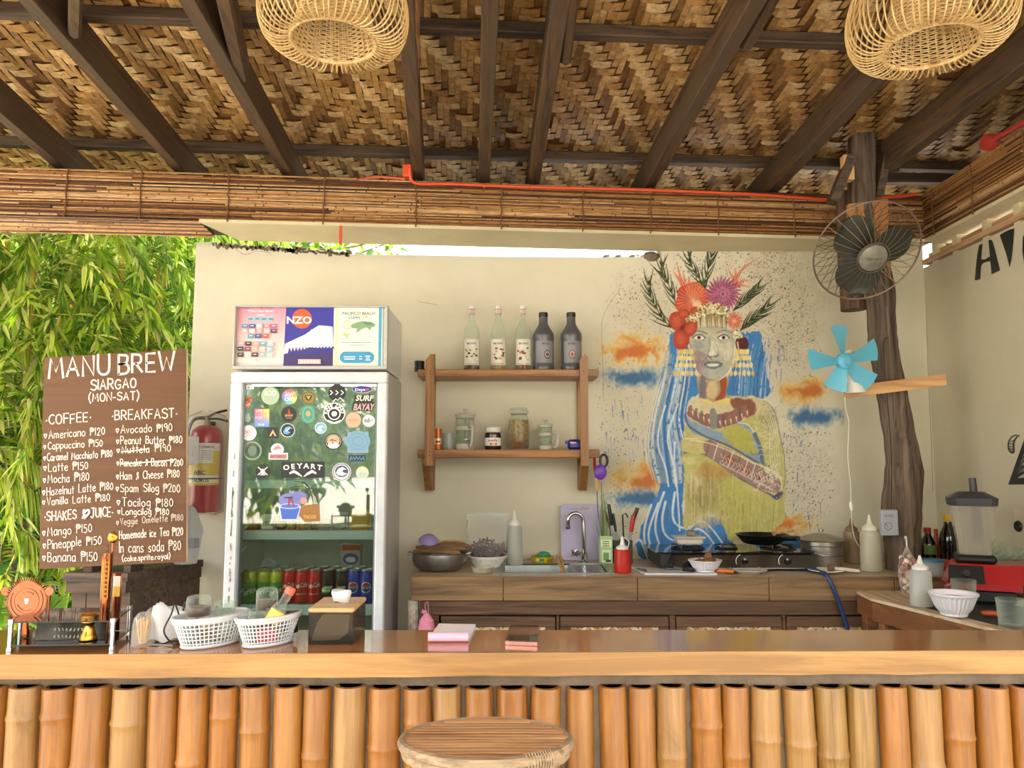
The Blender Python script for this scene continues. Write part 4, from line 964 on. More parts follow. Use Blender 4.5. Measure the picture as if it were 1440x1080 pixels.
mb = MB(); mb.tube([(path[-1][0], 3.825, path[-1][2]+.012), (path[-1][0], 3.825, path[-1][2]-.006)], .013, 12); mb.build('aerator', M_chrome, fau, smooth=True)
mb = MB(); mb.lathe([(0, 0), (.024, 0), (.024, .008), (.016, .016), (.015, .05), (0, .055)], 20, (fx, 3.83, ZK)); mb.build('base', M_chrome, fau, smooth=True)
mb = MB(); q = P(806, 777, 3.8); mb.tube([(fx-.01, 3.82, fz+.035), (q.x+.012, 3.80, q.z), (q.x, 3.79, q.z-.004)], [.009, .012, .012], 10)
for a in (45, 135, 225, 315): mb.tube([(q.x+.004, 3.79, q.z), (q.x+.004+.018*math.cos(R(a)), 3.785, q.z+.022*math.sin(R(a)))], .0045, 8)
mb.build('tap_handle', M_chrome, fau, smooth=True)
# ---------------------------------------------------------------- right table with black mat
ZT = .93; tpts = [(1.437, 3.159), (1.455, 3.33), (XR-.004, 3.33), (XR-.004, 1.86), (1.745, 1.86)]
tb = thing('side_table', 'brown timber side table along the right wall carrying the blender', 'table', (1.8, 2.6, 0))
MB().prism([(x, y, ZT) for x, y in tpts], (0, 0, -.012)).build('table_top', wood('pale_table_top', '#b49a7a', '#dac6a6', None, 'Y', .5), tb)
M_tab = wood('table_timber', '#5d3a20', '#8a5c36', '#74492a', 'Y', .5, .1, .8, .2)
e = (Vector(tpts[4]+(0,))-Vector(tpts[0]+(0,))).normalized()
mb = MB(); A = Vector((1.445, 3.15, ZT-.05)); mb.beam(A, A+e*1.34, .024, .074, bev=.003); mb.build('apron', M_tab, tb)
mb = MB(); mb.beam((1.46, 3.175, ZT-.05), (1.465, 3.325, ZT-.05), .024, .074); mb.beam((1.48, 3.3, ZT-.05), (2.12, 3.3, ZT-.05), .024, .074, bev=.003); mb.build('apron', M_tab, tb)
for (x, y) in ((1.475, 3.12), (1.49, 3.30), (2.11, 3.29), (2.10, 1.9), (1.78, 1.93)):
    MB().box(x-.022, x+.022, y-.022, y+.022, .02, ZT-.0125, bev=.003).build('leg', M_tab, tb)
MB().beam((1.5, 3.12, ZT-.13), (1.76, 1.95, ZT-.13), .02, .04).build('rail', M_tab, tb)
mat_pts = [PZ(1281, 850, ZT), PZ(1420, 884, ZT), Vector((1.76, 1.95, ZT)), Vector((2.1, 1.95, ZT)), PZ(1440, 862, ZT)+Vector((.1, .0, 0)), PZ(1395, 846, ZT)]
mb = MB(); mb.prism([(q.x, q.y, ZT+.0006) for q in mat_pts], (0, 0, .002)); tag(mb.build('table_mat', plain('black_rubber', '#202124', .6, 0, .2)), 'black mat lying on the side table under the white bowl', 'mat')
# ---------------------------------------------------------------- dark timber bench at the left with the menu board
ZL = .986; lp = [(-1.975, 3.46), (-1.685, 3.45), (-1.625, 3.70), (-1.63, 3.94), (-1.975, 3.94)]
M_ld = wood('weathered_dark_timber', '#352820', '#65503f', '#4c3b2e', 'X', .7, 0, .9, .4)
lb = thing('timber_bench', 'dark weathered timber bench behind the menu board at the left', 'bench', (-1.8, 3.7, 0))
right = [(-1.975, 3.46), (-1.685, 3.45), (-1.545, 3.93), (-1.975, 3.93)]
MB().prism([(x, y, ZL) for x, y in right], (0, 0, -.035)).build('top_board', M_ld, lb)
MB().prism([(x*1.0-(.012 if x > -1.9 else -.01), y+.012, ZL-.037) for x, y in right], (0, 0, -.05)).build('lower_board', M_ld, lb)
mb = MB()
for k in range(4):
    x0 = -1.95+k*.064; mb.box(x0, x0+.06, 3.50, 3.515, .02, ZL-.09)
mb.build('front_boarding', M_ld, lb)
for k in range(6):
    t = k/6; A = Vector((-1.70+.14*t, 3.50+.43*t, 0)); B = Vector((-1.70+.14*(t+1/6), 3.50+.43*(t+1/6)-.006, 0))
    mb = MB(); mb.beam(A+Vector((0, 0, .5)), B+Vector((0, 0, .5)), .014, .797, bev=.002); mb.build('side_board', M_ld, lb)
# ================================================================ display fridge
YF = 3.20; XL, XRF = -1.168, -.522; YB = 3.62
M_fr = plain('fridge_enamel', '#d9dcdc', .35, 0, .06, 4, 0, 0, .2); M_frs = plain('fridge_side_enamel', '#b9b8b4', .4, 0, .08, 3)
M_in = plain('fridge_liner', '#a3aaa0', .5, 0, .08); M_door = plain('door_frame_white', '#d6dade', .4, 0, .14, 14); M_blk = plain('black_plastic', '#17181a', .4, 0, .1)
fr_ = thing('display_fridge', 'white glass door drinks fridge covered in stickers with posters on its header', 'fridge', ((XL+XRF)/2, 3.4, .02))
zh0, zh1 = P(430, 519, YF).z, P(430, 429, YF).z; zd1 = P(430, 523, YF).z
mb = MB(); mb.box(XL, XRF, YF+.03, YB, zh0, zh1, bev=.008); mb.build('header', M_fr, fr_)
mb = MB()
for q in ((XL, XRF, zh1-.007, zh1), (XL, XRF, zh0, zh0+.014), (XL, XL+.005, zh0+.014, zh1-.007), (XRF-.014, XRF, zh0+.014, zh1-.007)): mb.box(q[0], q[1], YF, YF+.032, q[2], q[3], bev=.003)
mb.build('header_frame', M_frs, fr_)
mb = MB(); mb.box(XL, XL+.03, YF+.045, YB, .03, zd1, bev=.003); mb.box(XRF-.03, XRF, YF+.045, YB, .03, zd1, bev=.003); mb.box(XL+.03, XRF-.03, YB-.02, YB, .03, zd1); mb.box(XL+.03, XRF-.03, YF+.045, YB-.02, zd1-.03, zd1)
mb.box(XL+.03, XRF-.03, YF+.045, YB-.02, .03, .12); mb.build('cabinet', M_frs, fr_)
mb = MB(); mb.box(XL+.032, XL+.034, YF+.06, YB-.024, .12, zd1-.032); mb.box(XRF-.034, XRF-.032, YF+.06, YB-.024, .12, zd1-.032); mb.box(XL+.034, XRF-.034, YB-.026, YB-.022, .12, zd1-.032); mb.build('liner', M_in, fr_)
gx0, gx1 = P(340, 600, YF).x, P(530, 600, YF).x; gz1 = P(430, 538, YF).z
D = MB(); D.box(XL-.004, XRF+.004, YF-.005, YF+.04, gz1, zd1, bev=.006); door = D.build('door', M_door, fr_)
for (a, b) in ((XL-.004, gx0), (gx1, XRF+.004)): MB().box(a, b, YF-.005, YF+.04, .14, gz1-.0005, bev=.006).build('door_frame', M_door, door)
MB().box(gx0+.001, gx1-.001, YF-.005, YF+.04, .14, .2, bev=.004).build('door_frame', M_door, door)
for (a, b, c, d) in ((gx0+.001, gx0+.006, .201, gz1-.001), (gx1-.006, gx1-.001, .201, gz1-.001), (gx0+.007, gx1-.007, gz1-.006, gz1-.001)): MB().box(a, b, YF+.002, YF+.03, c, d).build('gasket', plain('grey_gasket', '#7f868a', .6), door)
MB().box(gx0+.006, gx1-.006, YF+.018, YF+.022, .202, gz1-.006).build('glass_pane', pane_glass('fridge_glass', .15, '#e6eee6'), door)
# old sealant stain down the left edge
mb = MB(); rg = random.Random(6)
for k in range(34):
    z = .7+.8*rg.random(); x = XL+.02+rg.uniform(-.002, .003); mb.box(x, x+.004, YF-.0065, YF-.005, z, z+rg.uniform(.004, .03))
tag(mb.build('mildew', plain('mildew', '#a39d8d', .9, 0, .3, 60), fr_), kind='stuff')
# lamp inside, shelves
MB().box(XL+.05, XRF-.05, YF+.07, YF+.10, zd1-.05, zd1-.034).build('light_tube', plain('tube_white', '#eef3f4', .3, emit=9), fr_)
zs1, zs2, zs0 = P(430, 747, YF+.07).z, P(430, 851, YF+.07).z, P(430, 677, YF+.07).z
M_rail = plain('shelf_rail', '#c3d4de', .35, 0, .05)
for z, nm in ((zs0, .028), (zs1, .034), (zs2, .04)):
    s_ = MB(); s_.box(XL+.045, XRF-.045, YF+.062, YF+.068, z-nm, z+.004, bev=.002); sh = s_.build('shelf', M_rail, fr_)
    w = MB()
    for k in range(26): x = XL+.055+k*(XRF-XL-.11)/25; w.tube([(x, YF+.069, z), (x, YB-.03, z)], .0018, 5)
    for y in (YF+.09, YF+.2, YF+.32): w.tube([(XL+.05, y, z-.003), (XRF-.05, y, z-.003)], .002, 5)
    w.build('wire_rack', plain('wire_white', '#cfd6d8', .4), sh)
for side, x in ((1, XL+.036), (-1, XRF-.036)):
    for k in range(16):
        z = .5+k*.085
        if abs(z-zs0) > .02: MB().prism([(x, YF+.075, z), (x+side*.018, YF+.075, z+.02), (x+side*.018, YF+.075, z+.026), (x, YF+.075, z+.012)], (0, .02, 0)).build('shelf_clip', M_rail, fr_)
# ---- header posters
def q5(pts): return [(260+x/4.5, 410+y/4.5) for x, y in pts]
def k5(d, f, *a, **k): return f(*a, **k)
YPn = YF+.026
class DQ(Decal):
    """decal whose coordinates are those of an enlarged view: picture = (ox + x/s, oy + y/s)"""
    def __init__(s, Y, ox, oy, sc, step=.0003): super().__init__(lambda x, y, l: P(ox+x/sc, oy+y/sc, Y-l), step)
d = DQ(YPn, 260, 410, 4.5); n = 14
for k in range(n):
    t0, t1 = k/n, (k+1)/n; c = ['#d88ca4', '#dd93a9', '#e29db0', '#e3a3b2', '#e5acb6', '#e6b4ba', '#e8bcbe', '#e9c3c3', '#eac9c6', '#ebcfca', '#ecd4ce', '#edd9d2', '#eeddd5', '#eee0d8'][k]
    d.k = 0; d.poly([(325-26*t0, 88+360*t0), (641-18*t0, 92+362*t0), (641-18*t1, 92+362*t1), (325-26*t1, 88+360*t1)], c)
d.k = 1; d.text('RELX', 385, 100, 13, '#3d2c34', .02); d.rect(508, 96, 556, 106, '#7a3444'); d.rect(478, 94, 492, 108, '#a33a48'); d.text("What's your flavor?", 482, 122, 13, '#f8eef0', .01, width=165); d.rect(458, 144, 504, 151, '#f4e4e6')
d.rect(392, 160, 562, 186, '#8fbfce')
for k in range(4): d.rect(404+k*42, 169, 430+k*42, 176, '#3e6a80')
rows = [(205, 360, ['#5f95bb', '#3f5e9a', '#a8c7cf', '#dc8fa0', '#b06a8c']), (236, 360, ['#e7b7bf', '#efc6ca', '#e3a0aa', '#eec0b8', '#643c6a']), (268, 398, ['#5a9ab0', '#46549c', '#b0586c']), (316, 336, ['#c9a9b4', '#3d2c30', '#e9a2a6', '#6fa8bc', '#a9cfd4']), (350, 332, ['#332a30', '#844050', '#e8a89c', '#d9c0c0', '#9cc8cf']), (386, 332, ['#2b2628', '#e8d6d0', '#4a2f34', '#9ab6bc', '#b0cdd0'])]
for yy, x0, cs in rows:
    for k, c in enumerate(cs): d.rect(x0+k*46, yy, x0+k*46+38, yy+27, c); d.rect(x0+k*46+9, yy+9, x0+k*46+29, yy+13, '#f0e6e6')
d.text('RELX', 462, 434, 9, '#55404a')
d.build('poster', fr_)['label'] = 'pink poster with small product boxes'
d = DQ(YPn-.001, 260, 410, 4.5); d.poly([(643, 92), (944, 96), (936, 480), (622, 474)], '#31309a'); d.poly([(626, 420), (640, 400), (936, 385), (936, 480), (622, 474)], '#3a2a68')
d.ell(741, 172, 62, 62, '#e0582a', 40); d.text('NZO', 722, 180, 44, '#f4f0ee', .03, width=158)
d.poly([(634, 330), (700, 300), (760, 272), (818, 232), (848, 214), (900, 218), (934, 222), (938, 300), (937, 362), (900, 356), (850, 358), (790, 352), (740, 372), (690, 376), (640, 392), (626, 394)], '#e9e9ee')
for a in ((800, 240, 770, 330), (860, 225, 850, 340), (900, 230, 910, 340), (730, 300, 700, 360), (830, 250, 800, 345)): d.stroke([(a[0], a[1]), ((a[0]+a[2])/2+6, (a[1]+a[3])/2), (a[2], a[3])], 5, '#c6cadb', True)
for k in range(14): x = 650+k*21; d.poly([(x, 388-k*2), (x+12, 350-k*.5), (x+24, 386-k*2)], '#4a3c84')
d.rect(716, 428, 860, 458, '#c9b9b4'); [d.rect(732+q*20, 436, 746+q*20, 450, '#e9dfdc') for q in range(6)]
d.build('poster', fr_)['label'] = 'dark blue poster with a white mountain and an orange sun'
d = DQ(YPn-.002, 260, 410, 4.5); d.poly([(944, 96), (1253, 100), (1248, 484), (936, 480)], '#ece9d8'); d.poly([(958, 97), (972, 98), (966, 480), (942, 480)], '#e8dfb0'); d.poly([(1228, 100), (1247, 100), (1240, 484), (1222, 484)], '#3d9fc4')
d.text('PACIFICO BEACH', 1098, 138, 19, '#58756c', .02, width=208, shear=.2); d.text('CLEAN', 1070, 163, 17, '#4f7a96', .02, shear=.2); d.text('UP', 1140, 163, 17, '#d6b65a', .02, shear=.2)
d.ell(1030, 212, 32, 24, '#cfdcc6'); d.ring(1030, 212, 34, 27, 3, '#8fb4b0'); d.poly([(1048, 215), (1080, 196), (1120, 186), (1180, 192), (1205, 206), (1202, 222), (1180, 226), (1172, 246), (1150, 226), (1120, 236), (1084, 262), (1090, 232), (1060, 232)], '#7fa37c'); d.poly([(1120, 192), (1180, 196), (1196, 210), (1150, 214)], '#5f8a68')
d.poly([(1004, 258), (1020, 268), (1050, 262), (1030, 278), (1026, 300), (1014, 282), (998, 276)], '#b8cc7a')
for yy, w in ((320, 190), (336, 90)): d.rect(1086-w/2, yy, 1086+w/2, yy+4, '#6f9fbe')
d.ell(1016, 416, 36, 36, '#3897c4'); d.ell(1160, 416, 36, 36, '#3897c4'); d.rect(1016, 380, 1160, 452, '#3897c4')
for (x, y, w) in ((1042, 410, 74), (1042, 424, 68), (1112, 408, 16), (1112, 423, 18), (1158, 406, 34), (1158, 418, 22), (1158, 430, 32)): d.rect(x-w/2, y, x+w/2, y+6, '#d9edf5')
d.build('poster', fr_)['label'] = 'cream poster for a beach clean up with a green turtle like shape'
# ---- stickers on the door glass (coordinates of the enlarged view)
YS = YF+.0172; Wt = '#eceeec'; Bk = '#1b1c1e'
def st(lab=None):
    return DQ(YS, 320, 525, 6.17, .00025)
S = []
def fin(d, lab=None):
    o = d.build('sticker', door)
    if lab: o['label'] = lab
d = st(); d.rect(145, 104, 228, 138, Wt); d.ell(185, 108, 34, 12, '#dfe3e0'); d.ell(183, 124, 8, 6, '#50606a'); fin(d, 'small white cap shaped sticker')
d = st(); d.ell(370, 195, 78, 78, '#a9bda2', 36); d.text('ROO', 370, 170, 46, '#dfe8da', .01, width=96); fin(d, 'round sage green sticker')
d = st()
for k, c in enumerate(('#e2657c', '#e9a04c', '#ecd65c', '#7cc0b4', '#5b8fce', '#b977b4')): d.k = k*.01; d.poly([(537, 205)]+[(537+66*math.cos(R(-120+k*60+a)), 205+66*math.sin(R(-120+k*60+a))) for a in range(0, 61, 10)], c)
d.k = 1; d.text('AW', 537, 184, 32, Wt, .04); d.text('OW', 537, 224, 32, Wt, .04); fin(d, 'round rainbow sticker')
d = st(); d.ell(702, 212, 62, 60, '#8c7834', 32); d.ring(702, 212, 56, 54, 5, '#2c2a18', 32); d.poly([(668, 190), (736, 190), (722, 226), (702, 240), (682, 226)], '#2c2a18'); d.poly([(680, 196), (724, 196), (702, 230)], '#b79c48'); fin(d, 'round gold and black sticker')
d = st(); d.ell(950, 168, 76, 74, Bk, 36)
for k in (-48, 0, 46): d.stroke([(940+k, 150), (960+k, 167), (940+k, 184)], 9, Wt)
d.stroke([(915, 245), (940, 222), (956, 236), (975, 212), (1010, 242)], 9, Wt); fin(d, 'round black sticker with three white arrows')
d = st(); d.ell(1168, 138, 90, 31, '#cfd2e0', 36); d.ell(1168, 138, 86, 28, '#2d2f8a', 36); d.text('Days', 1150, 140, 22, Wt, .02, width=86); d.rect(1198, 130, 1228, 150, '#b8485a'); fin(d, 'oval blue sticker')
d = st(); d.poly([(120, 195), (150, 205), (185, 200), (210, 185), (212, 240), (190, 290), (160, 300), (125, 270)], '#c77a4c'); d.stroke([(125, 215), (165, 235), (205, 210)], 9, '#3c2a22'); d.ell(150, 242, 7, 7, Bk); d.ell(188, 240, 7, 7, Bk); d.stroke([(140, 268), (165, 280), (192, 266)], 7, '#efe0cc', True); fin(d, 'orange shield shaped sticker')
d = st(); d.poly([(1102, 190), (1270, 180), (1262, 245), (1282, 262), (1250, 330), (1078, 326), (1084, 262), (1098, 240)], '#2a2526'); d.text('SURF', 1184, 214, 46, '#e9ddd0', .03, width=150, shear=.25); d.text('BAYAY', 1176, 292, 56, '#d6a8a4', .03, width=178, shear=.22); fin(d, 'black sticker with slanted pale lettering')
d = st()
for k in range(8):
    for j in range(8):
        t, u_ = k/7, j/7; c = [.85+.1*t, .35+.5*t*(1-u_)+.1*u_, .5-.2*t*(1-u_)+.3*u_]; c = [c[0]*(1-u_*.55), c[1]+.12*u_, min(.9, c[2]+.1*u_)]; d.k = 0
        d.rect(234+16*k, 308+19.5*j, 250+16*k, 327.5+19.5*j, tuple(x*x for x in c))
d.k = 1; d.text('LIFE IS', 292, 325, 15, '#f4e8e8', .01, width=88); d.text('THE', 290, 445, 17, '#f4e8e8', .02, width=60); d.text('FUN', 270, 385, 26, '#f6d4da', .0, width=58); fin(d, 'square rainbow sticker')
d = st(); d.ell(532, 355, 68, 68, Bk, 36); d.poly([(532, 300), (524, 340), (514, 352), (552, 352), (542, 338)], '#b8402c'); d.text('SHOP', 532, 366, 18, '#e8a860', .03, width=70); d.text('SIARGAO', 532, 388, 10, '#c0a080', .01, width=50); fin(d, 'round black sticker with a red flame')
d = st()
for q in ((642, 310, 758, 400),): d.rect(*q, '#4c9a84')
d.ell(700, 312, 58, 34, '#4c9a84'); d.ell(700, 398, 58, 34, '#4c9a84'); d.ring(700, 355, 48, 66, 4, '#8cc7ae', 30); d.ell(700, 350, 20, 24, '#d9a070'); fin(d, 'tall rounded green sticker')
d = st(); d.ell(925, 346, 95, 92, Wt, 40); d.ell(925, 346, 88, 85, Bk, 40); d.ell(925, 350, 56, 56, Wt, 30); d.ell(925, 352, 46, 44, Bk, 30); d.poly([(900, 352), (912, 330), (940, 330), (952, 348), (940, 372), (912, 374)], Wt)
for k, ch in enumerate('KINNY ZINKY'):
    if ch != ' ': a = -172+k*16.5; d.k = 6; d.text(ch, 925+74*math.cos(R(a)), 350+74*math.sin(R(a)), 30, Wt, .03, rot=-(a+90))
d.stroke([(872, 410), (925, 430), (980, 410)], 12, Wt); fin(d, 'large round black and white sticker')
d = st(); d.ell(1092, 405, 66, 66, '#e6ae90', 32); d.stroke([(1045, 415), (1058, 392), (1062, 415), (1078, 400), (1086, 416), (1098, 395), (1104, 414), (1122, 398), (1138, 412)], 4, '#b06a5c', True); fin(d, 'round peach sticker')
d = st(); d.ell(1225, 413, 54, 52, '#f1f1f0', 32); d.stroke([(1188, 430), (1194, 392), (1200, 426), (1212, 400), (1218, 432), (1226, 388), (1232, 420), (1252, 404), (1262, 416)], 5, Bk, True); fin(d, 'round white sticker with black script')
d = st(); d.ell(183, 517, 68, 66, '#f1f1f0', 32)
for p_ in ([(140, 505), (170, 500), (200, 500), (225, 488)], [(170, 500), (180, 530), (160, 548)], [(180, 525), (200, 545)], [(150, 520), (190, 512), (222, 520)]): d.stroke(p_, 6, '#cf9c98', True)
fin(d, 'round white sticker with a pink figure')
d = st(); d.rect(346, 468, 443, 563, Bk); d.poly([(393, 488), (362, 545), (378, 545), (393, 515), (408, 545), (424, 545)], '#dcb97a'); fin(d, 'black square sticker with a gold letter')
d = st(); d.ell(522, 494, 62, 60, Wt, 32); d.ell(522, 494, 57, 55, Bk, 32); d.poly([(482, 506), (500, 470), (536, 458), (566, 480), (540, 482), (520, 500), (548, 510), (526, 530), (492, 526)], '#6da3d6'); d.poly([(500, 508), (516, 484), (540, 476), (520, 500)], '#e6eef4'); fin(d, 'round black sticker with a blue wave')
d = st(); d.ell(808, 474, 52, 50, '#cfe2ea', 30); d.ell(808, 474, 45, 43, '#6fb0cc', 30); d.poly([(775, 490), (788, 458), (820, 448), (842, 468), (818, 472), (810, 490), (832, 500), (800, 510)], '#dcedf2'); fin(d, 'round pale blue wave sticker')
d = st(); d.ell(918, 591, 76, 72, Bk, 36); d.ring(918, 591, 66, 62, 3, Wt, 36); d.ell(918, 586, 54, 50, '#e2b08c', 30); d.poly([(868, 622), (895, 600), (912, 614), (935, 594), (970, 622), (950, 650), (890, 650)], Wt); d.stroke([(915, 612), (912, 586), (900, 572)], 5, Bk); d.stroke([(890, 586), (908, 574), (934, 584), (946, 578)], 6, Bk, True); fin(d, 'round black ringed sticker with palm and white hills')
d = st(); d.rect(1040, 510, 1222, 690, '#86a9bd'); d.ell(1130, 590, 108, 92, '#7aa4c2', 36); d.ring(1130, 590, 84, 70, 3, '#5a86b0', 30); d.ring(1130, 590, 46, 40, 3, '#5a86b0', 30); fin(d, 'large faded blue sticker')
d = st(); d.ell(432, 660, 56, 52, Wt, 30); d.rect(356, 690, 523, 748, Wt); d.poly([(392, 668), (410, 640), (440, 620), (462, 646), (472, 668)], '#d08a90'); d.ell(446, 672, 26, 16, '#d9d4d0'); d.rect(366, 702, 512, 740, '#c98a94'); d.text('BAYANGS', 438, 721, 24, '#a04a5a', .03, width=132); fin(d, 'white sticker with a pink hill and red lettering')
d = st(); d.rect(476, 766, 832, 906, Bk); d.rect(466, 776, 842, 896, Bk); d.ell(478, 778, 12, 12, Bk); d.ell(830, 778, 12, 12, Bk); d.ell(478, 894, 12, 12, Bk); d.ell(830, 894, 12, 12, Bk)
for k, ch in enumerate('OEYART'): t = (k-2.5)/2.5; d.k = 8; d.text(ch, 654+t*145, 812+14*t*t-10, 42, '#f3f3f0', .03, rot=-t*8, xs=1.15)
for sg in (-1, 1): d.stroke([(654+sg*112, 866), (654+sg*80, 850), (654+sg*40, 872), (654+sg*8, 896)], [14, 26, 20, 5], '#f3f3f0'); d.stroke([(654+sg*112, 872), (654+sg*96, 850)], 8, '#f3f3f0')
fin(d, 'wide black sticker with white lettering and two carrots')
d = st(); d.ell(305, 850, 65, 62, '#151515', 32); d.stroke([(265, 815), (345, 880)], 9, Wt); d.stroke([(345, 815), (265, 880)], 9, Wt); d.ell(305, 852, 20, 24, '#d6d6d2'); d.rect(282, 876, 328, 884, Wt); fin(d, 'round black sticker with crossed white lines')
d = st(); d.ell(990, 856, 82, 80, Wt, 36); d.ring(990, 856, 76, 74, 6, '#3b3f66', 36); d.ell(990, 850, 56, 50, '#3b3f66', 30); d.poly([(940, 862), (960, 825), (1000, 812), (1034, 836), (1004, 836), (996, 856), (1040, 870), (1000, 890), (960, 884)], Wt); d.ring(990, 850, 64, 60, 4, '#a8a4cc', 30); fin(d, 'round white sticker with a navy wave')
d = st(); d.ell(1170, 863, 56, 56, '#d5d6b2', 30); d.poly([(1130, 880), (1155, 850), (1175, 868), (1190, 855), (1212, 880), (1190, 905), (1150, 905)], '#b8ccd0'); fin(d, 'round pale yellow sticker')
d = st(); d.rect(1050, 710, 1196, 764, '#1f3550'); d.stroke([(1064, 752), (1072, 722), (1082, 750), (1094, 724), (1104, 752), (1120, 722), (1132, 750), (1146, 724), (1158, 750), (1180, 724), (1184, 752)], 8, '#6fb6e0'); fin(d, 'small dark blue sticker')
d = st(); d.ring(215, 672, 82, 82, 14, '#87988a', 36); d.ell(215, 672, 38, 46, '#6d7c6c', 24); fin(d, 'round faded grey sticker')
d = st(); d.poly([(140, 350), (190, 345), (200, 400), (185, 425), (150, 415)], '#93a396'); d.stroke([(150, 365), (165, 400), (180, 360), (192, 400)], 8, '#c3cdc2'); fin(d, 'small faded sticker at the left edge')
d = DQ(YS, 260, 650, 4.5, .00025)
d.ell(672, 240, 78, 46, '#8587c6', 26); d.ell(720, 215, 54, 30, '#7d80c4', 24); d.ell(752, 244, 22, 22, '#dba08a', 18); d.poly([(594, 280), (735, 280), (710, 366), (608, 366)], '#d9e2f2'); d.poly([(602, 288), (728, 288), (704, 360), (614, 360)], '#4b6fd0')
d.ell(664, 278, 66, 18, '#cfd9ee', 24); d.ell(664, 278, 58, 13, '#5d7cd4', 24); d.stroke([(655, 276), (660, 225), (676, 240), (690, 276)], 9, '#b03c34'); d.stroke([(630, 224), (682, 222)], 7, '#2b2b30'); fin(d, 'blue bucket drawing sticker')
d = DQ(YS, 260, 650, 4.5, .00025); d.poly([(736, 274), (850, 262), (856, 372), (760, 380), (716, 330)], '#a5733c'); d.text('TACOS', 790, 346, 20, '#e4c06a', .02, width=80)
for p_ in ([(812, 264), (838, 264), (828, 220), (800, 172), (784, 168), (808, 222)],): d.poly(p_, '#cdd2b8')
for p_ in ([(790, 170), (750, 130), (690, 120)], [(790, 170), (730, 152), (660, 164)], [(790, 170), (830, 140), (868, 142)], [(790, 170), (770, 140), (740, 122)], [(790, 170), (806, 220), (812, 264)], [(784, 170), (826, 215), (846, 262)]): d.stroke(p_, 4, '#22261e', True)
for k in range(6): d.stroke([(798+k*5, 190+k*13), (816+k*5, 184+k*13)], 3, '#22261e')
fin(d, 'palm tree line drawing sticker over a brown sign')
# ---- drinks cans
CAN = {}
def can(kind, x, y, z, lab, group):
    t = thing('soda_can', lab, 'can', (x, y, z+.0022), group)
    if kind not in CAN:
        r = .0285; h = .142; m = MB(); c = {'lime': '#1d8a3c', 'red': '#d01424', 'black': '#14181a', 'blue': '#2036b4'}[kind]
        prof = [(.021, .0), (.024, .002), (r, .012), (r, .118), (r*.93, .127), (.0235, .1335)]; cols = [c]*5
        if kind == 'lime': prof = [(.021, .0), (.024, .002), (r, .012), (r, .072), (r, .09), (r, .118), (r*.93, .127), (.0235, .1335)]; cols = ['#15793a', '#1d8a3c', '#2a9640', '#5fa83a', '#b9c23a', '#c8c83c', '#bcc24a']
        m.lathe(prof, 24, cols=cols)
        if kind == 'lime': m.add(*wrap('Sprite', r, .052, .022, rot=18, bold=.03, width=.068, col='#e8f2e6')); m.add(*[(lambda q: q)(x_) for x_ in wrap('.', r, .1, .02, bold=.05, col='#e8f2e6')])
        if kind == 'red': m.add(*wrap('Coca-Cola', r, .077, .019, a0=-96, rot=8, bold=.02, width=.062, col='#f2ecea')); band(m, r+.0003, .04, .0425, -140, -40, '#e8dcda')
        if kind == 'black':
            for q in range(4): band(m, r+.0003+q*.0001, .046+q*.006, .058+q*.005, -150+q*14, -70+q*10, ['#6fae3c', '#e6ece6', '#8cc04c', '#c9d8c4'][q])
        if kind == 'blue':
            vs = []
            def disc(rr_, col, lift, z0=.068, y0=-1, y1=1):
                for q in range(12):
                    xs_ = [-rr_+rr_*q/6, -rr_+rr_*(q+1)/6]; vs_ = []
                    for x_ in xs_: e_ = math.sqrt(max(0, rr_*rr_-x_*x_)); lo_, hi_ = max(-e_, y0*rr_), min(e_, y1*rr_); hi_ = max(hi_, lo_); vs_ += [((r+lift)*math.cos(R(-90)+x_/r), (r+lift)*math.sin(R(-90)+x_/r), z0+b_) for b_ in (lo_, hi_)]
                    m.add(vs_, [(0, 2, 3, 1)], col)
            disc(.0225, '#e9ecf4', .0003); disc(.0195, '#c4202e', .0006, y0=.25); disc(.0195, '#2240a8', .0006, y1=-.25); m.add(*wrap('PEPSI', r, .068, .0085, bold=.03, width=.034, col='#14183a', lift=.0012))
        mat = painted('can_paint', .3, metal=.35)
        m2 = MB(); m2.lathe([(.0235, .1335), (.0245, .1365), (.0245, .140), (.0225, .1415), (.021, .1375), (0, .137)], 24); m2.add([(.012*math.cos(R(a))*1.2, .012*math.sin(R(a))*.7-.003, .1382) for a in range(0, 360, 30)], [tuple(range(12))])
        a = m.build('can_body', mat, t, world=False, smooth=True); b = m2.build('lid', MATS.get('aluminium') or plain('aluminium', '#c5c8ca', .3, .9, .05), t, world=False, smooth=True); CAN[kind] = (a, b)
    else:
        for q in CAN[kind]: c = q.copy(); COL.objects.link(c); c.parent = t
yc = YF+.105
cx_ = [(350, 'lime'), (363.5, 'lime'), (380, 'lime'), (400.5, 'red'), (419.5, 'red'), (438.5, 'red'), (460, 'black'), (478, 'black'), (497, 'blue'), (515.5, 'blue')]
nmk = {'lime': 'green lemon soda can', 'red': 'red cola can', 'black': 'black soda can', 'blue': 'blue cola can'}
ordn = ['leftmost', 'second from the left', 'third from the left', 'fourth from the left', 'fifth from the left', 'sixth from the left', 'seventh from the left', 'eighth from the left', 'ninth from the left', 'rightmost']
x0 = P(352, 830, yc).x; x1 = P(516, 830, yc).x
for row, dy, zx in (('front', 0, 0), ('back', .075, 0)):
    for k, (px__, kind) in enumerate(cx_):
        x = x0+(x1-x0)*k/9*1.0
        if row == 'back': x += .012
        can(kind, x, yc+dy, zs2, '%s, %s in the %s row of the fridge' % (nmk[kind], ordn[k], row), 'soda cans in the fridge')
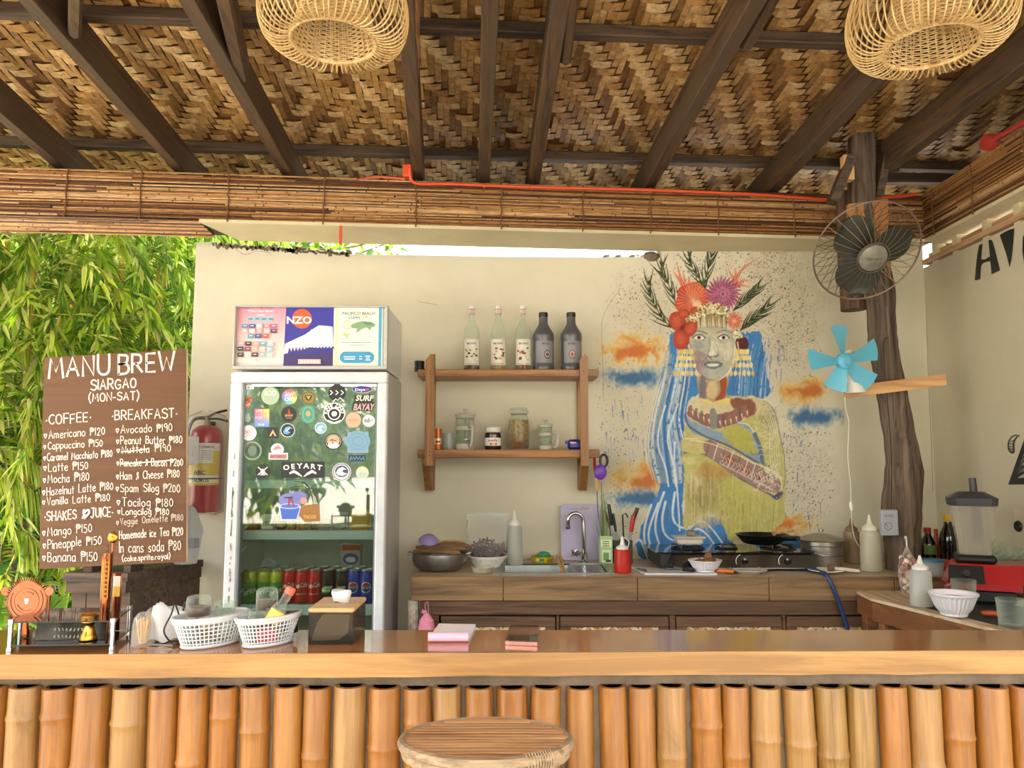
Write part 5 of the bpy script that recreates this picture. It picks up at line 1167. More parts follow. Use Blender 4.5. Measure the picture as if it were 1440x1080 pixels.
# ---- food on the fridge shelves
def lathe_thing(nm, lab, cat, prof, mat, loc, n=24, group=None, cols=None, extra=None):
    m = MB(); m.lathe(prof, n, cols=cols)
    if extra: extra(m)
    o = m.build(nm, mat, None, smooth=True, loc=None); o.location = loc; return tag(o, lab, cat, group)
def soft_box(nm, lab, cat, x0, x1, y0, y1, z0, z1, col, bev=.006, mat=None, dec=None):
    mb = MB(); mb.box(x0, x1, y0, y1, z0, z1, col, bev=bev); o = mb.build(nm, mat or painted('matte_print', .6)); tag(o, lab, cat)
    if dec: dec(o)
    return o
def PB(px0, px1, py0, py1, Y): a = P(px0, py1, Y); b = P(px1, py0, Y); return a.x, b.x, a.z, b.z
ya = YF+.12; zt = zs1+.003
lathe_thing('sauce_jar', 'dark red round jar at the left of the upper fridge shelf', 'jar', [(0, 0), (.028, 0), (.031, .01), (.031, .03), (.031, .06), (.024, .072), (.024, .086), (0, .086)], painted('can_paint'), (P(357, 740, ya).x, ya, zt), cols=['#5c1f1c', '#5c1f1c', '#5c1f1c', '#8a4a3a', '#5c1f1c', '#5c1f1c', '#30282a'])
a = PB(368, 386, 729, 744, ya); soft_box('cream_carton', 'small white carton with black lettering on the upper fridge shelf', 'carton', a[0], a[1], ya-.02, ya+.03, zt, zt+.062, '#d6d6d0', dec=lambda o: Decal(flatY(ya-.0202)).text('CREAM', 377, 736, 6, '#26262a', .02, width=14).build('print', o))
for i, (p0, p1, h, c, lab, nm, cat) in enumerate(((388, 404, .065, '#2a2522', 'dark packet beside the white carton on the upper fridge shelf', 'coffee_packet', 'packet'), (406, 418, .07, '#8a6428', 'amber jar behind the bucket sticker on the upper fridge shelf', 'honey_jar', 'jar'), (420, 434, .075, '#b0782c', 'golden jar behind the brown sticker on the upper fridge shelf', 'honey_jar', 'jar'), (436, 450, .05, '#5a4a34', 'brown tub in the middle of the upper fridge shelf', 'food_tub', 'tub'), (493, 522, .085, '#c9a03c', 'yellow packet at the right of the upper fridge shelf', 'snack_packet', 'packet'), (468, 490, .072, '#8f948c', 'grey clear tub left of the yellow packet on the upper fridge shelf', 'food_tub', 'tub'))):
    x0_, x1_, _, _ = PB(p0, p1, 700, 744, ya)
    if nm == 'honey_jar': r = (x1_-x0_)/2; lathe_thing(nm, lab, cat, [(0, 0), (r*.95, 0), (r, .006), (r, h*.72), (r*.8, h*.8), (r*.8, h), (0, h)], painted('can_paint'), ((x0_+x1_)/2, ya, zt), cols=[c]*4+['#2b2622']*2)
    elif nm == 'food_tub': r = (x1_-x0_)/2; lathe_thing(nm, lab, cat, [(0, 0), (r*.8, 0), (r, h*.85), (r*1.05, h*.87), (r*1.05, h), (0, h)], painted('matte_print', .6), ((x0_+x1_)/2, ya, zt), cols=[c]*3+['#c9ccc6']*2)
    else: mb = MB(); mb.box(x0_, x1_, ya-.018, ya+.018, zt, zt+h, c, bev=.008, taper=0); tag(mb.build(nm, painted('matte_print', .6)), lab, cat)
zm = zs2+.003; yb_ = YF+.24
rg = random.Random(12)
def lump(nm, lab, cat, c, rx, ry, rz, mat, seed=0, amp=.18, n=20, m=14):
    """irregular bag or lump resting on its underside at c"""
    mb = MB(); rr_ = random.Random(seed); ph = [(rr_.uniform(0, 6.3), rr_.randint(2, 5), rr_.randint(1, 4)) for _ in range(5)]; vs = []
    for i in range(m+1):
        th = math.pi*i/m
        for k in range(n):
            a = 2*math.pi*k/n; q = 1+amp*sum(math.sin(f*a+g*th+p) for p, f, g in ph)/3
            z = -math.cos(th)*rz*q; vs.append((rx*math.sin(th)*math.cos(a)*q, ry*math.sin(th)*math.sin(a)*q, max(z, -rz*.8)+rz*.8))
    fs = [(i*n+k, i*n+(k+1) % n, (i+1)*n+(k+1) % n, (i+1)*n+k) for i in range(m) for k in range(n)]
    mb.add(vs, fs); o = mb.build(nm, mat, None, smooth=True); o.location = c; return tag(o, lab, cat)
M_bag = glassy('clear_bag', '#ffffff', .3, .18, '#cfd4d6')
for (px0, dx, rz, lab, mt, sd) in ((375, .055, .06, 'knotted clear plastic bag of food behind the green cans', M_bag, 3), (352, .03, .05, 'small clear bag at the left of the lower fridge shelf', M_bag, 5), (405, .035, .05, 'bread roll in a clear bag behind the red cans', plain('bread', '#b98e62', .8, 0, .25, 20), 7), (440, .03, .05, 'folded clear bag behind the third red can', M_bag, 9), (463, .032, .048, 'brown roll of food behind the black cans', plain('brown_food', '#7c5030', .8, 0, .3, 20), 11)):
    lump('food_bag', lab, 'bag', (P(px0, 800, yb_).x, yb_+.03, zm+.075 if False else zm), dx, .05, rz*1.45, mt, sd, .12)
x0_, x1_, z0_, z1_ = PB(478, 508, 764, 800, yb_)
def dd_(o): d = Decal(flatY(yb_-.002)); d.rect(481, 766, 506, 774, '#a8402c'); d.ell(493, 786, 11, 8, '#2b3f9a'); d.ell(493, 787, 7, 4, '#c9c4cc'); d.build('print', o)
soft_box('bread_packet', 'printed packet with a blue oval behind the blue cans', 'packet', x0_, x1_, yb_, yb_+.04, zm, z1_, '#a99c90', dec=dd_)
# ================================================================ fire extinguisher in clear plastic on the wall
exY = YW-.075; x_, r_, _ = fit(270, 313, 605, exY, 0)
ze0, ze1 = P(290, 720, exY).z, P(290, 598, exY).z
ex = thing('fire_extinguisher', 'red fire extinguisher in a clear plastic bag hung on the wall left of the fridge', 'extinguisher', (x_, exY, ze0))
H = ze1-ze0; m = MB(); m.lathe([(0, 0), (r_*.9, 0), (r_, .012), (r_, H*.86), (r_*.9, H*.94), (r_*.55, H*.99), (.018, H), (0, H)], 28); m.build('cylinder', plain('extinguisher_red', '#a5121a', .3, 0, .05, 9, 0, 0, .5), ex, world=False, smooth=True)
m = MB(); band(m, r_+.0008, H*.37, H*.79, -165, -15, '#d8d4cc'); band(m, r_+.0014, H*.42, H*.56, -165, -15, '#c9b23c'); band(m, r_+.0014, H*.56, H*.70, -45, -15, '#c9b23c'); band(m, r_+.0016, H*.31, H*.39, -165, -15, '#ddd5a0'); band(m, r_+.0018, H*.31, H*.335, -165, -15, '#c2ab3a')
m.add(*wrap('TAURUS', r_, H*.365, .016, bold=.03, width=.09, lift=.002, col='#3c3c3c')); m.add(*wrap('DRY CHEMICAL', r_, H*.745, .012, a0=-75, bold=.02, width=.095, lift=.002, col='#4a4a48')); m.add(*wrap('ABC', r_, H*.455, .02, bold=.03, width=.06, lift=.002, col='#3a3f6a'))
for k in range(6): band(m, r_+.0018, H*(.6+.02*k), H*(.606+.02*k), -85, -48, '#8a8a86')
m.build('label_sheet', painted(), ex, world=False)
m = MB(); m.box(-r_*1.02, -r_*.1, -r_-.004, -r_-.002, H*.54, H*.86); m.build('inspection_tag', plain('paper_tag', '#dcdad4', .7), ex, world=False)
m = MB(); m.tube([(0, 0, H-.002), (0, 0, H+.03), (0, -.005, H+.045)], [.014, .012, .016], 12); m.build('valve', plain('old_brass', '#8c8262', .45, .5), ex, world=False, smooth=True)
m = MB(); m.tube(smooth_line([(0, -.004, H+.04), (.04, -.01, H+.06), (.10, -.012, H+.075)], 4), .006, 8); m.tube(smooth_line([(0.005, -.004, H+.03), (.05, -.01, H+.032), (.105, -.012, H+.02)], 4), .006, 8); m.build('lever', M_blk, ex, world=False, smooth=True)
m = MB(); m.tube(smooth_line([(0, -.004, H+.035), (-.06, -.01, H+.03), (-.088, -.012, H-.03), (-.092, -.01, H*.6), (-.09, -.01, H*.25), (-.085, -.01, H*.15)], 5), .0085, 8); m.tube([(-.085, -.01, H*.15), (-.08, -.01, H*.02)], [.012, .016], 10); m.build('hose', M_blk, ex, world=False, smooth=True)
m = MB(); m.tube([((r_+.003)*math.cos(R(a)), (r_+.003)*math.sin(R(a)), H*.385) for a in range(0, 360, 15)], .0035, 6, closed=True); m.build('strap', M_blk, ex, world=False)
m = MB(); vs = []; n = 26; rg = random.Random(2)
for i, (rr_, z) in enumerate(((r_*.6, -.012), (r_*1.08, 0), (r_*1.12, H*.5), (r_*1.2, H*.85), (r_*1.3, H*1.02), (r_*1.1, H*1.1), (r_*.4, H*1.16))):
    for k in range(n): a = 2*math.pi*k/n; q = rr_*(1+rg.uniform(-.04, .05)); vs.append((q*math.cos(a)*1.08, min(q*math.sin(a), .07), z+rg.uniform(-.006, .006)))
m.add(vs, [(i*n+k, i*n+(k+1) % n, (i+1)*n+(k+1) % n, (i+1)*n+k) for i in range(6) for k in range(n)]); m.build('plastic_bag', glassy('thin_film', '#ffffff', .06, .12, '#e6e6e2'), ex, world=False, smooth=True)
m = MB(); m.box(-.012, .012, .045, .0745, H*.9, H*1.05); m.build('wall_hook', M_blk, ex, world=False)
# ================================================================ wooden wall shelf
YSf = 3.70
za, zb_ = P(700, 519, YSf-.01).z, P(700, 632, YSf-.01).z
sh = thing('wall_shelf', 'two tier brown wooden wall shelf between the fridge and the mural', 'shelf', (P(712, 600, 3.8).x, 3.8, 1.3))
for z, (x0, x1), t in ((za, (587, 842), .036), (zb_, (588, 842), .040)):
    mb = MB(); a = P(x0, 530, YSf); b = P(x1, 530, YSf); mb.box(a.x, b.x, YSf, YW-.03, z-t, z, bev=.004); mb.build('board', M_shelf, sh)
for x0, x1, nm in ((598, 611, 0), (816, 827, 1)):
    zt_, zb2 = P(x0, 498, YSf-.03).z, P(x0, 655, YSf-.03).z; a = P(x0, 560, YSf-.03); b = P(x1, 560, YSf-.03)
    mb = MB(); mb.prism([(a.x, YSf-.032, zb2), (b.x, YSf-.032, zb2), (b.x, YSf-.032, zt_-.012), (b.x-.012 if nm else b.x, YSf-.032, zt_), (a.x+.02, YSf-.032, zt_), (a.x, YSf-.032, zt_-.03)], (0, .03, 0)); mb.build('front_upright', M_shelfz, sh)
    for z in (za-.012, za-.026, zb_-.012, zb_-.028): m = MB(); m.tube([((a.x+b.x)/2, YSf-.0335, z), ((a.x+b.x)/2, YSf-.0315, z)], .0028, 8); m.build('screw', M_blk, sh)
    c = P(x0-4 if nm else x0+2, 600, YW-.03); zl = P(700, 690, 3.84).z
    mb = MB(); mb.box(c.x, c.x+.042, YW-.029, YW-.002, zl, za+.02, bev=.003); mb.build('wall_upright', M_shelfz, sh)
    mb = MB(); mb.box(c.x+.002, c.x+.040, YW-.10, YW-.031, zl, zl+.10, bev=.003)
    mb.v = []; mb.f = []; mb.c = []; mb.prism([(c.x+.003, YW-.031, zl), (c.x+.003, YW-.031, zb_-.041), (c.x+.003, YSf+.02, zb_-.041), (c.x+.003, YSf+.02, zb_-.07), (c.x+.003, YW-.10, zl)], (.034, 0, 0)); mb.build('bracket', M_shelfz, sh)
# ---- syrup bottles and jars
M_glass = glassy('clear_glass', '#f6faf6', .05, .03, '#c9d2ca')
yb0 = 3.80
def syrup(px0, px1, lab, liq, art, k):
    x, r, h = fit(px0, px1, 430, yb0, za); t = thing('syrup_bottle', lab, 'bottle', (x, yb0, za), 'syrup bottles on the top shelf')
    m = MB(); m.lathe([(0, .001), (r*.95, .001), (r, .008), (r, h*.56), (r*.93, h*.63), (r*.5, h*.74), (r*.36, h*.8), (r*.34, h*.93), (r*.38, h*.935), (r*.38, h*.95)], 28); m.build('glass_bottle', M_glass, t, world=False, smooth=True)
    m = MB(); m.lathe([(0, .004), (r*.93, .004), (r*.94, .01), (r*.94, h*liq[1]), (0, h*liq[1]+.0005)], 24); m.build('syrup', glassy(liq[2], liq[0], .55, .1, liq[0]), t, world=False, smooth=True)
    m = MB(); m.lathe([(r*.40, h*.865), (r*.40, h*.955), (r*.36, h*.97), (r*.36, h*.995), (0, h)], 18, cols=['#d8d0c4', '#e4ded4', '#e4ded4', '#e4ded4']); band(m, r*.405, h*.875, h*.885, 0, 360, '#a03030'); band(m, r*.405, h*.93, h*.942, 0, 360, '#a03030'); m.add(*wrap('monin', r*.405, h*.908, .006, bold=.02, width=.016, col='#a03a34')); m.build('cap', painted(), t, world=False, smooth=True)
    m = MB(); band(m, r+.0005, h*.09, h*.475, -155, -25, '#dcd8ca'); m.add(*wrap('MONIN', r, h*.41, .0105, bold=.012, width=.045, lift=.0012, col='#3a3634'))
    rg = random.Random(k)
    for q in range(16):
        a = -90+rg.uniform(-42, 42); z = h*rg.uniform(.15, .34); s = rg.uniform(.003, .0085); cc = rg.choice(art)
        m.add([((r+.0012+q*.00006)*math.cos(R(a)+s*math.cos(R(e))/r), (r+.0012+q*.00006)*math.sin(R(a)+s*math.cos(R(e))/r), z+s*.7*math.sin(R(e))) for e in range(0, 360, 45)], [tuple(range(8))], cc)
    band(m, r+.0012, h*.105, h*.112, -135, -45, '#7c3434'); m.build('label_sheet', painted(), t, world=False)
syrup(652.5, 675, 'clear syrup bottle with dark red syrup and coconut label, leftmost on the top shelf', ('#5c1c1c', .09, 'syrup_red'), ['#d9c9a0', '#4c3424', '#efe6d4', '#8c6a44', '#33281e'], 1)
syrup(689.5, 712, 'clear syrup bottle with pale yellow syrup and hazelnut label, middle of the three', ('#b8983c', .085, 'syrup_yellow'), ['#8c4a30', '#a8643c', '#2f4a2c', '#c98c5c', '#6c3420'], 2)
syrup(724.5, 747, 'clear syrup bottle with amber syrup beside the grey bottles on the top shelf', ('#8c4a1c', .10, 'syrup_amber'), ['#7c2c24', '#4a5c34', '#9c4434', '#6c2420', '#c9b48c'], 3)
M_grey = plain('grey_sauce_plastic', '#63646a', .32, .35, .08)
for k, (p0, p1, lab, c) in enumerate(((749, 779, 'grey plastic sauce bottle with black cap right beside the amber syrup bottle', '#4a3440'), (788, 818, 'grey plastic sauce bottle with black cap at the right end of the top shelf', '#8a4a3c'))):
    x, r, h = fit(p0, p1, 440, yb0, za); t = thing('sauce_bottle', lab, 'bottle', (x, yb0, za), 'grey sauce bottles on the top shelf')
    m = MB(); m.lathe([(0, .001), (r*.95, .001), (r, .006), (r, h*.085), (r*.96, h*.1), (r*.96, h*.52), (r, h*.54), (r, h*.60), (r*.97, h*.64), (r*.5, h*.78), (r*.42, h*.82), (r*.4, h*.93), (0, h*.93)], 28); m.build('bottle_body', M_grey, t, world=False, smooth=True)
    m = MB(); m.lathe([(r*.42, h*.925), (r*.44, h*.93), (r*.42, h*1.0), (0, h)], 20); m.build('cap', M_blk, t, world=False, smooth=True)
    m = MB(); band(m, r*.965, h*.13, h*.5, -140, -30, '#85868a'); m.add(*wrap('MONIN', r*.965, h*.45, .009, a0=-78 if k == 0 else -92, bold=.012, width=.036, lift=.001, col='#33343a'))
    for q, (rr_, cc) in enumerate(((.022, c), (.016, '#b8aca8'), (.010, c))): a0_ = -70 if k == 0 else -90; m.add([((r*.965+.001+q*.0004)*math.cos(R(a0_)+rr_*.8*math.cos(R(e))/r), (r*.965+.001+q*.0004)*math.sin(R(a0_)+rr_*.8*math.cos(R(e))/r), h*.27+rr_*math.sin(R(e))) for e in range(0, 360, 30)], [tuple(range(12))], cc)
    m.build('label_sheet', painted(), t, world=False)
x, r, h = fit(583, 597, 508, yb0, za); m = MB(); m.lathe([(0, 0), (r, 0), (r, h*.42), (r*.9, h*.44), (r*.9, h*.55), (r, h*.57), (r, h), (r*.8, h), (0, h*.97)], 22)
o = m.build('grinder_lid', M_blk); o.location = (x, yb0, za); tag(o, 'small black ribbed lid at the far left end of the top shelf', 'lid')
# lower tier
yl = 3.80; zl = zb_
M_pressp = plain('press_grey_plastic', '#b9b6aa', .45, 0, .05)
x, r, h = fit(611, 622, 601, yl, zl); m = MB(); m.lathe([(0, 0), (r, .001), (r, h*.93), (r*.9, h), (0, h)], 20, cols=['#c97c3c', '#b3602c', '#d9b48c', '#d9d0c0']); band(m, r+.0005, h*.25, h*.5, -160, -20, '#e3c9a4'); band(m, r+.001, h*.3, h*.4, -120, -50, '#7a3424')
o = m.build('snack_tin', painted('can_paint')); o.location = (x, yl-.02, zl); tag(o, 'small orange printed can beside the left upright of the shelf', 'can')
x, r, h = fit(622, 639, 609, yl, zl); m = MB(); m.lathe([(0, .002), (r*.8, .002), (r*.98, h*.999), (r*1.0, h), (r*.94, h*.99), (r*.75, .008), (0, .007)], 22)
o = m.build('tumbler', glassy('frosted_glass', '#dfe6e6', .4, .25, '#c4cccc')); o.location = (x, yl, zl); tag(o, 'frosted glass tumbler left of the tall coffee press', 'glass')
def press(p0, p1, pt, pl, pp, lab, hx):
    x, r, h = fit(p0, p1, pt, yl, zl); t = thing('coffee_press', lab, 'coffee press', (x, yl, zl), 'coffee presses on the lower shelf'); lid = P(700, pl, yl).z-zl
    m = MB(); m.lathe([(0, 0), (r, 0), (r*1.02, .004), (r*1.0, lid*.16), (0, lid*.16)], 26); m.build('base', M_pressp, t, world=False, smooth=True)
    m = MB(); m.lathe([(r*.93, lid*.14), (r*.93, lid*.97), (r*.91, lid*.97), (r*.91, lid*.16)], 26); m.build('beaker', M_glass, t, world=False, smooth=True)
    m = MB(); m.lathe([(r*.94, lid*.55), (r*1.0, lid*.55), (r*1.0, lid*.66), (r*.94, lid*.66)], 26); m.build('band', M_pressp, t, world=False, smooth=True)
    m = MB(); m.lathe([(r*.9, lid*.88), (r*.97, lid*.9), (r*.97, lid*.96), (r*1.06, lid*.97), (r*1.06, lid*1.0), (r*.8, lid*1.02), (0, lid*1.03)], 26); m.build('lid', M_pressp, t, world=False, smooth=True)
    m = MB(); m.lathe([(.0, lid*1.02), (.005, lid*1.02), (.004, lid+ (h-lid)*.5), (.012, h*.985), (.011, h), (0, h)], 16); m.build('plunger_knob', M_pressp, t, world=False, smooth=True)
    m = MB(); m.tube([(0, 0, lid*.3), (0, 0, lid*1.0)], .0022, 6); m.lathe([(0, lid*.27), (r*.88, lid*.27), (r*.88, lid*.3), (0, lid*.3)], 20); m.build('plunger', M_steel, t, world=False)
    a = R(hx); c, s = math.cos(a), math.sin(a); f = lambda q, z: (c*q, s*q, z)
    m = MB(); m.tube(smooth_line([f(r, lid*.64), f(r*1.45, lid*.66), f(r*1.75, lid*.55), f(r*1.7, lid*.25), f(r*1.4, lid*.10), f(r*1.0, lid*.12)], 4), [.0075]*21, 8); m.build('handle', M_pressp, t, world=False, smooth=True)
press(640.5, 668, 575, 583, 0, 'larger grey coffee press with its handle to the front', -62); press(757, 777, 590, 597, 0, 'smaller grey coffee press with its handle to the right, left of the blue packet', -8)
x, r, h = fit(681.5, 705, 601, yl, zl); t = thing('spread_jar', 'small jar of chocolate spread with white lid on the lower shelf', 'jar', (x, yl, zl))
m = MB(); m.lathe([(0, 0), (r*.9, 0), (r, .006), (r*.93, h*.3), (r*1.0, h*.6), (r*.9, h*.76), (0, h*.77)], 26, sy=.8); m.build('jar_body', plain('chocolate', '#2e150e', .15, 0, .05, 9, 0, 0, .5), t, world=False, smooth=True)
m = MB(); m.lathe([(r*.86, h*.78), (r*.9, h*.8), (r*.9, h*.98), (r*.84, h), (0, h)], 26, sy=.85); m.build('lid', plain('white_plastic', '#e4e2dc', .4, 0, .03), t, world=False, smooth=True)
m = MB(); M_ = Matrix.Diagonal((1, .82, 1, 1)); m.M = M_; band(m, r*1.015, h*.18, h*.53, -155, -25, '#e9e4dc'); m.add(*wrap('n', r*1.02, h*.42, .0125, a0=-116, bold=.03, lift=.001, col='#2a2422')); m.add(*wrap('utella', r*1.02, h*.42, .0135, a0=-83, bold=.025, lift=.001, width=.035, col='#c02c24')); band(m, r*1.02, h*.2, h*.3, -110, -60, '#9c6a44'); band(m, r*1.021, h*.22, h*.27, -95, -75, '#e4d2b4'); m.build('label_sheet', painted(), t, world=False)
x, r, h = fit(714.5, 745, 574, yl, zl); t = thing('clip_jar', 'large clip top glass jar of brown pickles in liquid on the lower shelf', 'jar', (x, yl, zl))
m = MB(); m.lathe([(0, .001), (r*.82, .001), (r*.92, .01), (r*1.0, h*.28), (r*1.0, h*.5), (r*.92, h*.72), (r*.76, h*.83), (r*.76, h*.86)], 28); m.build('glass_body', M_glass, t, world=False, smooth=True)
m = MB(); m.lathe([(0, .006), (r*.78, .006), (r*.88, .014), (r*.95, h*.28), (r*.95, h*.5), (r*.86, h*.72), (0, h*.74)], 28)
m2, n_, l_, b_ = new_mat('pickle_mix'); mp = coords(n_, l_, (1, 1, 1)); f = noise(n_, l_, mp.outputs[0], 90, 3, .6); t_ = n_.new('ShaderNodeTexCoord'); sp = n_.new('ShaderNodeSeparateXYZ'); l_.new(t_.outputs['Object'], sp.inputs[0]); mr = n_.new('ShaderNodeMapRange'); l_.new(sp.outputs[2], mr.inputs[0]); mr.inputs[1].default_value = h*.15; mr.inputs[2].default_value = h*.62
l_.new(mix_col(n_, l_, mr.outputs[0], ramp(n_, l_, f, [(.3, '#5a3010'), (.7, '#8c5a1c')]), ramp(n_, l_, f, [(.35, '#6c5418'), (.65, '#b39238')])), b_.inputs['Base Color']); b_.inputs['Roughness'].default_value = .15; bump(n_, l_, b_, f, .4, .003)
m.build('pickles', m2, t, world=False, smooth=True)
m = MB(); m.lathe([(r*.76, h*.87), (r*.86, h*.88), (r*.86, h*.93), (r*.78, h*.95), (r*.80, h*.99), (r*.7, h), (0, h*.985)], 28); m.build('lid', M_glass, t, world=False, smooth=True)
m = MB(); m.tube([(r*.78*math.cos(R(a)), r*.78*math.sin(R(a)), h*.85) for a in range(0, 360, 15)], .0016, 5, closed=True); m.tube([(r*.78, -.01, h*.85), (r*.95, -.012, h*.9), (r*.8, -.01, h*.96), (-r*.8, -.01, h*.96), (-r*.95, -.012, h*.9), (-r*.78, -.01, h*.85)], .0014, 5); m.build('wire_clip', M_steel, t, world=False)
x0_, x1_, z0_, z1_ = PB(798, 817, 618, 633, yl)
mb = MB(); mb.box(0, x1_-x0_, -.03, .03, 0, .05, '#1c2a86', bev=.012); mb.box(-.012, .006, -.02, .02, .03, .045, '#23349a', bev=.004); mb.box(.01, .04, -.0305, -.029, .03, .038, '#e2a0a4'); o = mb.build('biscuit_packet', painted('foil_print', .3)); o.location = (x0_, yl-.01, zl); tag(o, 'crumpled dark blue packet at the right end of the lower shelf', 'packet')
# ================================================================ things on the back counter
WP = MATS['white_plastic']; ZC = ZK+.0008
def at0(o, x, y, z): o.location = (x, y, z); return o
# big metal bowl with wooden utensils
x, r, h = fit(577, 660, 776, 3.56, ZC); r *= .93
t = thing('metal_bowl', 'large worn aluminium bowl full of wooden utensils at the left end of the back counter', 'bowl', (x, 3.56, ZC))
m = MB(); m.lathe([(0, 0), (r*.66, 0), (r*.9, h*.22), (r, h*.55), (r*.97, h*.95), (r*1.03, h), (r*1.03, h*1.02), (r*.94, h*.96), (r*.95, h*.55), (r*.84, h*.25), (r*.6, h*.05), (0, h*.05)], 36); m.build('bowl', plain('worn_aluminium', '#8d8a86', .38, .85, .35, 18), t, world=False, smooth=True)
for sg in (-1, 1): m = MB(); m.tube([(sg*r*.98, -.03, h*.9), (sg*r*1.12, -.03, h*.97), (sg*r*1.14, 0, h*.98), (sg*r*1.12, .03, h*.97), (sg*r*.98, .03, h*.9)], .005, 8); m.build('handle', M_steel, t, world=False, smooth=True)
rg = random.Random(4)
for k in range(7):
    a = rg.uniform(-.5, .45); m = MB(); m.tube([(-.10, -.0, .0), (-.02, 0, .004), (.08, 0, .002), (.125, 0, 0)], [.005, .005, .012, .005], 8); o = m.build('wooden_spoon', wood('spoon_wood', '#5f4530', '#94714f', None, 'X', .7), None, smooth=True)
    o.location = (x+rg.uniform(-.025, .025), 3.50+k*.02, ZC+h+.004+k*.003); o.rotation_euler = (0, rg.uniform(-.06, .03), a); tag(o, ['wooden spoon lying across the metal bowl, frontmost', 'wooden spoon lying across the metal bowl, second from the front', 'wooden spoon lying across the metal bowl, third from the front', 'wooden spoon lying in the middle of the metal bowl', 'wooden spoon lying across the metal bowl, third from the back', 'wooden spoon lying across the metal bowl, second from the back', 'wooden spoon lying across the metal bowl, rearmost'][k], 'spoon', 'wooden spoons in the metal bowl')
o = MB().lathe([(0, .03), (.028, .027), (.043, .012), (.046, 0), (.042, 0), (.038, .012), (.024, .022), (0, .025)], 24).build('lilac_bowl', plain('lilac_plastic', '#9a8fc8', .4), smooth=True); at0(o, P(601, 770, 3.56).x, 3.60, ZC+h+.042); o.rotation_euler = (.3, .1, 0); tag(o, 'lilac plastic bowl upside down on the wooden utensils', 'bowl')
# cream basket behind
def basket(nm, lab, cat, x, y, z, rx, ry, h, mat, nx=36, nz=7, fl=.82, rz=0., rim=.006, wallr=.0021):
    t = thing(nm, lab, cat, (x, y, z)); m = MB(); ca_, sa_ = math.cos(rz), math.sin(rz)
    def pt(a, k, zz): s = fl+(1-fl)*k; X, Y = rx*s*math.cos(a), ry*s*math.sin(a); return (X*ca_-Y*sa_, X*sa_+Y*ca_, zz)
    for i in range(nx):
        a = 2*math.pi*i/nx; m.tube([pt(a, q/3, .003+(h-.006)*q/3) for q in range(4)], wallr, 4)
    for j in range(1, nz): m.tube([pt(2*math.pi*i/40, j/nz, .003+(h-.006)*j/nz) for i in range(40)], wallr, 4, closed=True)
    tag(m.build('lattice', mat, t, world=False), kind='stuff')
    m = MB(); m.tube([pt(2*math.pi*i/48, 1.03, h-.002) for i in range(48)], rim*.7, 8, closed=True); m.tube([pt(2*math.pi*i/48, .96, h-.008) for i in range(48)], rim*.5, 6, closed=True); m.build('rim', mat, t, world=False, smooth=True)
    m = MB(); vs = [pt(2*math.pi*i/40, 0, .0) for i in range(40)]; m.prism([(a, b, .0003) for a, b, c in vs], (0, 0, .003)); m.tube([pt(2*math.pi*i/40, .02, .004) for i in range(40)], .004, 6, closed=True); m.build('base', mat, t, world=False)
    return t
M_cream = plain('cream_plastic', '#d8cda4', .5)
xa, xb = P(597, 770, 3.80).x, P(652, 770, 3.80).x
basket('cream_basket', 'cream lattice plastic basket behind the large metal bowl', 'basket', (xa+xb)/2, 3.82, ZC, (xb-xa)/2, .09, P(620, 762, 3.8).z-ZC, M_cream, 34, 8, .95)
for k, (px__, py__, c, rr_, lab) in enumerate(((627, 768, '#c98a2c', .045, 'orange fruit in the cream basket'), (634, 774, '#b8b4ae', .028, 'grey metal round lid in the cream basket'), (652, 772, '#b5482c', .024, 'red plastic round cap at the right of the cream basket'))):
    p = P(px__, py__, 3.8); hz = P(620, 762, 3.8).z-.03
    nm = ['orange_fruit', 'round_lid', 'round_cap'][k]; o = MB().sphere((0, 0, 0), rr_, 18, 12, sz=.8).build(nm, plain('fruit_%d' % k, c, .45), smooth=True); at0(o, p.x, 3.80+.02*k, hz); tag(o, lab, ['fruit', 'saucer', 'cup'][k])  # flattened balls: an orange fruit, a grey round lid, a red round cap
# colander with the zip bag
xa, xb = P(659, 790, 3.68).x, P(712, 790, 3.68).x; xc, rc = (xa+xb)/2, (xb-xa)/2; hc = P(690, 783, 3.62).z-ZC
col_ = basket('white_colander', 'white plastic colander holding a clear zip bag of dark food', 'colander', xc, 3.66, ZC, rc, rc*.95, hc, WP, 40, 7, .62, 0, .007)
bg_ = thing('zip_bag', 'clear zip top bag of dark brown food standing in the white colander', 'bag', (xc-.003, 3.69, ZC+.006))
xl_, xr_, _, _ = PB(652, 711, 722, 783, 3.69); w_ = (xr_-xl_)/2; hb = P(680, 722, 3.69).z-ZC-.006; hz_ = P(680, 762, 3.69).z-ZC-.006
m = MB(); vs = []; rg = random.Random(8); nn = 22
for i, (sx_, dy_, z) in enumerate(((.45, .04, 0), (.62, .055, hc*.7), (.93, .05, hz_*.9), (.98, .035, hz_*1.3), (.97, .018, hb*.86), (1.0, .003, hb*.93), (1.0, .002, hb))):
    for k in range(nn): a = 2*math.pi*k/nn; vs.append((w_*sx_*math.cos(a)+rg.uniform(-.004, .004), dy_*math.sin(a)+rg.uniform(-.004, .004), z+rg.uniform(-.003, .003)))
m.add(vs, [(i*nn+k, i*nn+(k+1) % nn, (i+1)*nn+(k+1) % nn, (i+1)*nn+k) for i in range(6) for k in range(nn)]); m.build('film', glassy('zip_film', '#ffffff', .12, .1, '#dfe3e3'), bg_, world=False, smooth=True)
m = MB(); m.box(-w_, w_, -.003, .003, hb*.93, hb*.955); m.build('zip_strip', plain('teal_zip', '#9fc3c2', .4), bg_, world=False)
m = MB()
